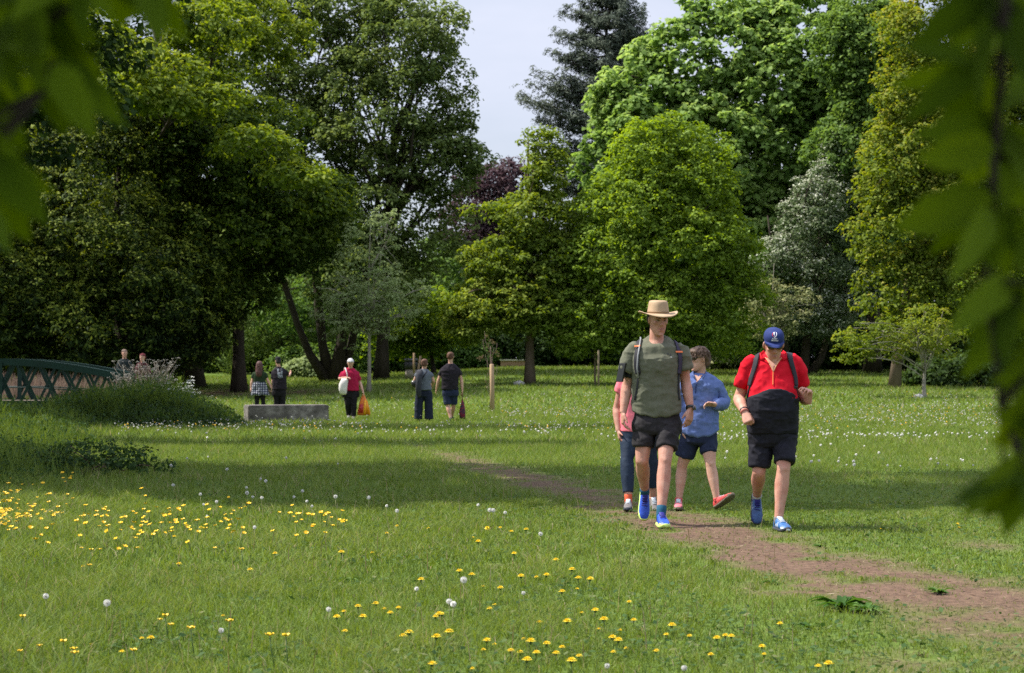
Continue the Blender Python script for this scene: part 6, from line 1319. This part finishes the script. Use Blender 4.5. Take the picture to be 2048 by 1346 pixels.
def single(proto):
    """the same flower as one mesh, for those too small to show parts"""
    b = []; me_all = []; bm = bmesh.new(); mats = []
    for ch in [c for c in proto.children] + [g for c in proto.children for g in c.children]:
        t = bmesh.new(); t.from_mesh(ch.data); bmesh.ops.translate(t, vec=ch.location if ch.parent == proto else ch.parent.location, verts=t.verts); mt = ch.data.materials[0]
        if mt not in mats: mats.append(mt)
        for f in t.faces: f.material_index = mats.index(mt)
        tmp = bpy.data.meshes.new('t'); t.to_mesh(tmp); t.free(); bm.from_mesh(tmp); bpy.data.meshes.remove(tmp)
    me = bpy.data.meshes.new(proto.name); bm.to_mesh(me); bm.free(); [me.materials.append(m_) for m_ in mats]; return me
def deep_copy(o, loc, rz, sc):
    r0 = o.copy(); COL.objects.link(r0); r0.location = loc; r0.rotation_euler = (0, 0, rz); r0.scale = (sc,) * 3
    for ch in o.children:
        c = ch.copy(); COL.objects.link(c); c.parent = r0
        for g_ in ch.children: d = g_.copy(); COL.objects.link(d); d.parent = c
    return r0
def bed(protos, pts, near, label, cat, group, sc):
    """pts: (x, y, height factor); nearer than `near` metres they keep their parts"""
    singles = [single(p_) for p_ in protos]; used = set()
    for i, (x, y) in enumerate(pts):
        lb, gp = label(x, y); k = i % len(protos); loc = (x, y, gz(x, y)); rz = rg.uniform(0, 6.28); s_ = rg.uniform(*sc)
        if y < near or k not in used:
            if k not in used: p_ = protos[k]; p_.location = loc; p_.rotation_euler = (0, 0, rz); p_.scale = (s_,) * 3; used.add(k); tag(p_, lb, cat, gp)
            else: tag(deep_copy(protos[k], loc, rz, s_), lb, cat, gp)
        else:
            o_ = bpy.data.objects.new(protos[k].name.split('.')[0], singles[k]); COL.objects.link(o_); o_.location = loc; o_.rotation_euler = (rg.normal(.22, .2), rg.normal(0, .2), rg.uniform(-.6, .6)); o_.scale = (s_,) * 3; tag(o_, lb, cat, gp)
def z1(L_): return [(x / 2.77, 860 + y / 2.77) for x, y in L_]
def z2(L_): return [(700 + x / 2.926, 1000 + y / 2.926) for x, y in L_]
def z3(L_): return [(1350 + x / 2.934, 1000 + y / 2.934) for x, y in L_]
def toworld(L_, drop): return [(g.x, g.y) for g in (ghit(px, py + drop * 5360 / max(((5360 / (py - 734)) ** 1), 1) / 1.34) for px, py in L_)]
DL = z1([(1235, 1015), (1865, 1050), (1905, 1005), (1910, 1112), (500, 1178), (785, 1140), (835, 1160), (675, 1222), (1890, 695), (1523, 690), (990, 753), (1385, 787), (1110, 537), (965, 590), (457, 760), (550, 780)]) + \
     z2([(45, 632), (75, 694), (150, 622), (200, 628), (283, 628), (235, 663), (500, 690), (535, 668), (520, 680), (845, 597), (815, 640), (310, 806), (345, 792), (505, 825), (578, 797), (640, 433), (712, 450), (415, 484), (778, 493), (880, 525), (960, 330), (1000, 466), (1090, 450), (1150, 455), (1240, 550), (1335, 470), (1330, 507), (1298, 424), (1405, 484), (1205, 364), (1030, 183), (943, 190), (1633, 595), (1355, 641), (1435, 662), (1108, 710), (1270, 733), (1455, 740), (1485, 720), (1580, 748), (1660, 705), (1850, 779), (1883, 748), (1985, 786),
         (1535, 815), (1570, 838), (1615, 850), (1540, 882), (1792, 878), (1057, 850), (1015, 800), (800, 838), (780, 862), (845, 826), (940, 890), (995, 888), (1090, 905), (1150, 850), (1240, 860), (1205, 902), (1340, 912), (1035, 955), (1295, 966), (715, 968), (480, 973), (275, 148), (720, 210), (750, 258), (875, 160), (806, 157), (460, 153), (215, 195), (130, 305)]) + \
     z3([(85, 787), (295, 797), (330, 805), (210, 902), (510, 868), (522, 888), (840, 972), (900, 978), (615, 727), (1648, 135), (1662, 158), (1205, 160), (245, 820)])
BC = z1([(125, 1083), (218, 1210), (350, 1232), (408, 1256), (413, 1295), (740, 1278), (885, 1070), (915, 1090), (947, 1110), (1057, 1172), (1270, 1128), (1493, 1217), (1583, 1225), (110, 1243), (505, 700), (553, 678), (450, 662), (245, 654), (195, 655), (495, 782), (668, 674), (760, 678), (670, 612), (735, 618), (780, 608), (895, 598), (620, 577), (637, 572), (655, 565), (728, 566), (790, 560), (795, 548), (870, 558), (930, 545), (990, 545), (1160, 510), (1215, 527), (1278, 477), (1285, 512), (1280, 470), (1375, 440), (1215, 437), (1180, 460), (1105, 540), (985, 450), (808, 355), (812, 375)])
for _ in range(185):      # dense drift on the left
    a = rg.uniform(0, 1); x = rg.uniform(0, 1) ** 2.1 * 1350; y = 505 + x * .02 + rg.normal(0, 42 + x * .02) - (20 if x < 600 else 0); BC += z1([(x, y)])
for _ in range(28): BC += z1([(rg.uniform(1480, 1930), rg.normal(500, 40))])
for _ in range(40): BC += z1([(rg.uniform(0, 1) ** 1.4 * 420, rg.uniform(150, 430))])
for _ in range(14): BC += z2([(rg.uniform(0, 520), rg.uniform(125, 300))])
CK = z1([(592, 1030), (253, 965), (980, 324), (1372, 330), (1368, 392), (1400, 380), (1450, 400), (1242, 238), (1453, 275), (1628, 385), (1675, 358), (1700, 406), (1728, 430), (1858, 410), (1128, 420), (1200, 420), (1147, 480), (1110, 377), (1037, 170), (1590, 170), (1820, 1015), (1410, 560), (1500, 308), (1225, 1130)]) + \
     z2([(580, 638), (605, 655), (275, 97), (215, 50), (818, 102), (838, 103), (908, 93), (750, 45), (1115, 230), (1505, 978), (1955, 1000), (1015, 545), (665, 543), (390, 535), (110, 25)]) + z3([(55, 1000)])
def pix(x, y): return CX + x / y * FPX, HY + CAMH / y * FPX
def lab_d(x, y):
    px, py = pix(x, y)
    if px > 1560: w_ = 'in the grass right of the worn earth' if py < 1200 else 'in the grass below the dock plant'
    elif px < 640: w_ = 'standing apart in the grass of the left foreground'
    elif py < 1110: w_ = 'in the middle of the lawn left of the walkers'
    elif px < 1000: w_ = 'in the loose group at the bottom centre, left half'
    else: w_ = 'in the loose group at the bottom centre, right half'
    return 'ragged full yellow dandelion flower ' + w_, 'yellow dandelions ' + w_
def lab_b(x, y):
    px, py = pix(x, y)
    if py > 1160: w_ = 'near the lower left corner of the lawn'
    elif py < 1010 and px < 170: w_ = 'among the tall herbs of the left bank'
    elif px < 180: w_ = 'in the thickest part of the golden drift, at the left edge'
    elif px < 300: w_ = 'in the middle of the golden drift at the left'
    elif px < 460: w_ = 'in the thinning right end of the golden drift'
    elif px < 720: w_ = 'in the smaller drift right of the dense one'
    else: w_ = 'scattered thinly in the middle of the lawn'
    return 'small glossy buttercup ' + w_, 'buttercups ' + w_
def lab_c(x, y):
    px, py = pix(x, y); py -= 34 * 10 / y
    if py > 1150:
        n_ = 'far left' if px < 150 else 'lower left' if px < 320 else 'bottom edge, left of centre' if px < 700 else 'left of the bottom centre dandelions' if px < 860 else 'among the bottom centre dandelions' if px < 1100 else 'bottom edge below the dandelion group'
        return 'large white dandelion clock in the near grass, ' + n_, 'large near dandelion clocks, ' + n_
    if py > 930: w_ = 'just this side of the shade left of the path' if px < 1000 else 'in the open lawn near the walkers'
    elif px > 1800: w_ = 'in the sunny lawn near the blurred leaves at the right'
    elif px > 1620: w_ = 'in the sunny lawn right of the man in red'
    elif px > 1380: w_ = 'in the sunny lawn behind the man in red'
    elif px > 1000: w_ = 'in the sunny lawn behind the walkers'
    elif px < 480: w_ = 'at the foot of the rough left bank'
    else: w_ = 'in the strip of lawn in front of the stone block'
    return 'round white dandelion clock ' + w_, 'dandelion clocks ' + w_
pd = toworld(DL, .05); pb = toworld(BC, .085)[:300]; pc = toworld(CK, .10)
bed([dandelion(s_, .05) for s_ in (1, 2)], pd, 16, lab_d, 'dandelion', None, (.6, 1.3))
bed([buttercup(s_, .10) for s_ in (1, 2)], pb, 13.5, lab_b, 'buttercup', None, (.85, 1.4))
# dandelion clocks: drift density over the middle of the lawn, nearest ones individually, the far drift as one mass
q_n = 26000; PX = rng.uniform(230, 2060, q_n); DD = 24 + 48 * rng.uniform(0, 1, q_n) ** .8; XX = (PX - CX) / FPX * DD; PQ = np.c_[XX, DD]; dn = vnoise(PQ, .28, 71) * .5 + vnoise(PQ, .9, 72) * .5
cc = np.ones(q_n); cc[DD > 60] *= .7; lf = PX < 1000; cc[lf] *= .25 + np.where((DD[lf] > 39) & (DD[lf] < 45) & (PX[lf] < 730), .8, 0)
cc *= np.where(DD < 33, np.where(PX < 1500, .06, .20), np.where(DD < 38, np.where(PX > 1380, .5, .2), 1.0)); keep = rng.uniform(0, 1, q_n) < cc * np.maximum(0, (dn - .30) * 2.2)
far = list(zip(XX[keep].tolist(), DD[keep].tolist()))[:3300]
far.sort(key=lambda p_: p_[1]); near_ = [p_ for p_ in far][:300 - len(pc)]; rest = far[300 - len(pc):]
bed([clock(s_, .13) for s_ in (1, 2)], pc + near_, 20, lab_c, 'dandelion clock', None, (.6, 1.1))
R2_ = np.array(rest); k = len(R2_); z = gzn(R2_[:, 0], R2_[:, 1]) + rng.uniform(.07, .19, k); c = np.c_[R2_[:, 0], R2_[:, 1], z]; rr = rng.uniform(.008, .020, k)
oc = np.array([(1, 0, 0), (0, 1, 0), (-1, 0, 0), (0, -1, 0), (0, 0, 1), (0, 0, -1)], float); V = (c[:, None, :] + oc[None] * rr[:, None, None]).reshape(-1, 3); fo = np.array([(0, 1, 4), (1, 2, 4), (2, 3, 4), (3, 0, 4), (1, 0, 5), (2, 1, 5), (3, 2, 5), (0, 3, 5)])
F = (np.arange(k)[:, None, None] * 6 + fo[None]).reshape(-1, 3)
yl = rng.uniform(0, 1, k) < .12
tag(link('dandelion_drift', npmesh('dandelion_drift', V, F, np.repeat(np.where(yl, 1., rng.uniform(0, .45, k)), 6)), leafmat('far_clock', [(.42, .42, .38), (.62, .61, .57), (.62, .60, .56), (.75, .55, .06)], .4)), 'far drift of white dandelion clocks and daisies across the middle of the lawn', 'flowers', kind='stuff')
# tall dry stalks with no heads
V_, F_, T_ = [], [], []; n_ = 420; y = 8 + 17 * rng.uniform(0, 1, n_); x = rng.uniform(-.26, .14, n_) * y; h = rng.uniform(.10, .22, n_); v, f, kk = blades(x, y, h, .005, .35, 2)
tag(link('seed_stalks', npmesh('seed_stalks', v, f, np.repeat(rng.uniform(0, 1, n_), kk)), leafmat('dry_stalk', [(.16, .14, .06), (.30, .22, .12), (.34, .28, .18)], .2)), 'thin dry seed stalks standing above the lawn grass', 'dry stalks', kind='stuff')

# ------------------------------------------------------------------ the tree over the camera: its lowest leaves hang blurred at both sides
FL = leafmat('near_leaf', [(.055, .095, .010), (.090, .145, .014), (.13, .195, .02)], .5, .8, .03)
def near_leaf(V, F, T, c, d, side, L_, w_, rg, droop=.25):
    n_ = 8; b0 = len(V); d = np.array(d) / np.linalg.norm(d); s_ = np.array(side) - d * np.dot(side, d); s_ /= np.linalg.norm(s_); u = np.cross(d, s_); tn = rg.uniform(0, 1)
    for j in range(n_ + 1):
        t = j / n_; p_ = np.array(c) + d * L_ * t + np.array([0, 0, -droop * L_ * t * t]); ww = w_ * (math.sin(math.pi * min(1, t ** .75)) ** .85) * (1 + .12 * math.sin(j * 4.2)) + .001
        V += [p_ - s_ * ww + u * ww * .25, p_, p_ + s_ * ww + u * ww * .25]; T += [tn] * 3
        if j: k = b0 + 3 * j; F += [(k - 3, k - 2, k + 1, k), (k - 2, k - 1, k + 2, k + 1)]
def near_branch(o, g, path, leafspec, seed):
    rg = np.random.default_rng(seed); P = [at(*p_) for p_ in path]; b = MB(); b.tube(P, list(np.linspace(.006, .002, len(P))), 7); V, F, T = [], [], []
    for (px, py, D, ex, ey, wpx) in leafspec:
        c = at(px, py, D); e = at(ex, ey, D + rg.uniform(-.12, .12)); dd = np.array(e - c); L_ = np.linalg.norm(dd); sd = np.cross(dd, [rg.normal(0, .45), 1, rg.normal(0, .45)]); near_leaf(V, F, T, c, dd, sd, L_, wpx * D / FPX, rg, .08)
        q = min(P, key=lambda p_: (p_ - c).length); b.tube([q, q.lerp(c, .5), c], [.003, .002, .0015], 5)
    b.build('branch', BARK, o, g); link('leaves', npmesh('leaves', np.array(V) - np.array(g), np.array(F), np.array(T)), FL, o)
def spread(cx, cy, D, n_, R_, W_, rg, a0=0, a1=360):
    """a hanging whorl of leaves fanning out from one twig end"""
    out = []
    for i in range(n_):
        a = R(a0 + (a1 - a0) * (i + rg.uniform(-.25, .25)) / max(n_ - 1, 1)); l = R_ * rg.uniform(.75, 1.15); out.append((cx, cy, D, cx + math.cos(a) * l, cy + math.sin(a) * l, W_ * rg.uniform(.6, .9)))
    return out
rg = np.random.default_rng(9)
g = V3(2.6, -1.2, gz(2.6, -1.2)); o0 = empty('horse_chestnut_tree', g, 'near tree whose blurred dark leaves hang down the right edge of the view', 'tree')
b = MB(); tp = [V3(2.6, -1.2, -.1), V3(2.58, -1.15, 1.5), V3(2.5, -1.0, 3.0), V3(2.4, -.8, 5.0)]; b.tube(tp, [.24, .19, .16, .10], 12); b.tube([V3(2.5, -1.0, 2.8), V3(1.9, .2, 3.1), V3(1.3, 1.2, 2.8), V3(.75, 1.8, 2.3)], [.09, .06, .035, .014], 8); b.build('trunk', BARK, o0, g)
near_branch(o0, g, [(2230, -700, 1.75), (2080, -300, 1.72), (2010, 0, 1.7), (1990, 300, 1.72), (1975, 560, 1.74), (2000, 800, 1.76), (2010, 1000, 1.78)],
    spread(1990, -20, 1.75, 6, 180, 42, rg, 30, 190) + spread(1960, 130, 1.7, 5, 160, 38, rg, 80, 200) + spread(2010, 250, 1.75, 6, 190, 44, rg, 40, 180) + [(1990, 395, 1.7, 1790, 440, 46), (1990, 300, 1.66, 1830, 300, 40)] +
    spread(1990, 420, 1.72, 5, 150, 40, rg, 50, 150) + spread(2030, 560, 1.75, 5, 160, 40, rg, 40, 150) + [(2070, 570, 1.72, 1925, 735, 44), (2080, 640, 1.72, 1990, 790, 40), (2110, 720, 1.7, 1985, 880, 30), (2120, 760, 1.7, 2000, 860, 22)] + spread(2110, 860, 1.74, 5, 150, 40, rg, 90, 200) +
    spread(2100, 120, 1.8, 4, 150, 42, rg, 60, 200) + spread(2110, 400, 1.8, 3, 150, 42, rg, 60, 180) + [(2040, 930, 1.7, 1905, 985, 34), (2040, 940, 1.7, 1925, 1020, 30), (2035, 950, 1.7, 1965, 1030, 26), (2040, 950, 1.72, 2010, 1065, 28), (2050, 950, 1.7, 2060, 1040, 30), (2055, 930, 1.7, 2110, 1000, 34), (2040, 920, 1.68, 1960, 940, 24)] + spread(2100, 700, 1.76, 4, 130, 46, rg, 40, 160), 5)
C, N = crown_points([(2.4, -.8, 5.4, 2.6, 2.4, 1.6), (4.2, -1.5, 4.8, 2, 2, 1.5), (1.4, .2, 5.6, 1.6, 1.4, 1.2), (.1, 1.8, 4.2, 1.3, 1.2, .6)], 1100, rg); V, F, T = leaves(C, N, 11, .4, .20, rg); link('crown', npmesh('crown', V - np.array(g), F, T), MID, o0)  # unseen crown, with a lobe added over the camera to shade the hanging leaves
g = V3(-2.9, -.6, gz(-2.9, -.6)); o0 = empty('horse_chestnut_tree', g, 'near tree whose blurred green leaves hang into the upper left corner', 'tree')
b = MB(); b.tube([V3(-2.9, -.6, -.1), V3(-2.85, -.6, 1.5), V3(-2.75, -.5, 3.2), V3(-2.6, -.4, 5)], [.22, .18, .15, .09], 12); b.tube([V3(-2.8, -.55, 2.7), V3(-2.0, .4, 3.0), V3(-1.3, 1.2, 2.7), V3(-.75, 1.8, 2.25)], [.08, .05, .03, .012], 8); b.build('trunk', BARK, o0, g)
near_branch(o0, g, [(-200, -650, 1.75), (-60, -300, 1.75), (20, -80, 1.74), (60, 60, 1.73), (90, 180, 1.73)],
    [(-60, 270, 1.7, 95, 430, 46), (-60, 330, 1.72, 60, 460, 44), (-50, 300, 1.7, 110, 372, 32), (-70, 380, 1.7, 20, 480, 30)] + spread(-70, 250, 1.76, 5, 130, 44, rg, 20, 110) +
    [(110, 120, 1.72, 250, 232, 30), (105, 130, 1.7, 190, 262, 34), (95, 120, 1.72, 130, 255, 36), (90, 60, 1.74, 200, 150, 40)] + spread(60, -10, 1.72, 6, 180, 42, rg, 30, 180) + spread(-20, 60, 1.76, 5, 160, 42, rg, 10, 120) + spread(160, -80, 1.72, 5, 150, 40, rg, 30, 140) +
    [(290, -60, 1.74, 375, 70, 34), (280, -60, 1.74, 320, 75, 36), (260, -60, 1.74, 240, 40, 36)] + spread(-60, 150, 1.8, 5, 160, 46, rg, -10, 100), 6)
C, N = crown_points([(-2.6, -.4, 5.4, 2.4, 2.2, 1.5), (-4.4, -1, 5, 2, 2, 1.5), (-1.5, 2.0, 4.4, 1.6, 1.4, .8), (-3.2, 2.0, 4.4, 1.5, 1.4, .9)], 1300, rg); V, F, T = leaves(C, N, 11, .4, .20, rg); link('crown', npmesh('crown', V - np.array(g), F, T), MID, o0)  # unseen crown; forward lobes added to block sun from the near leaves
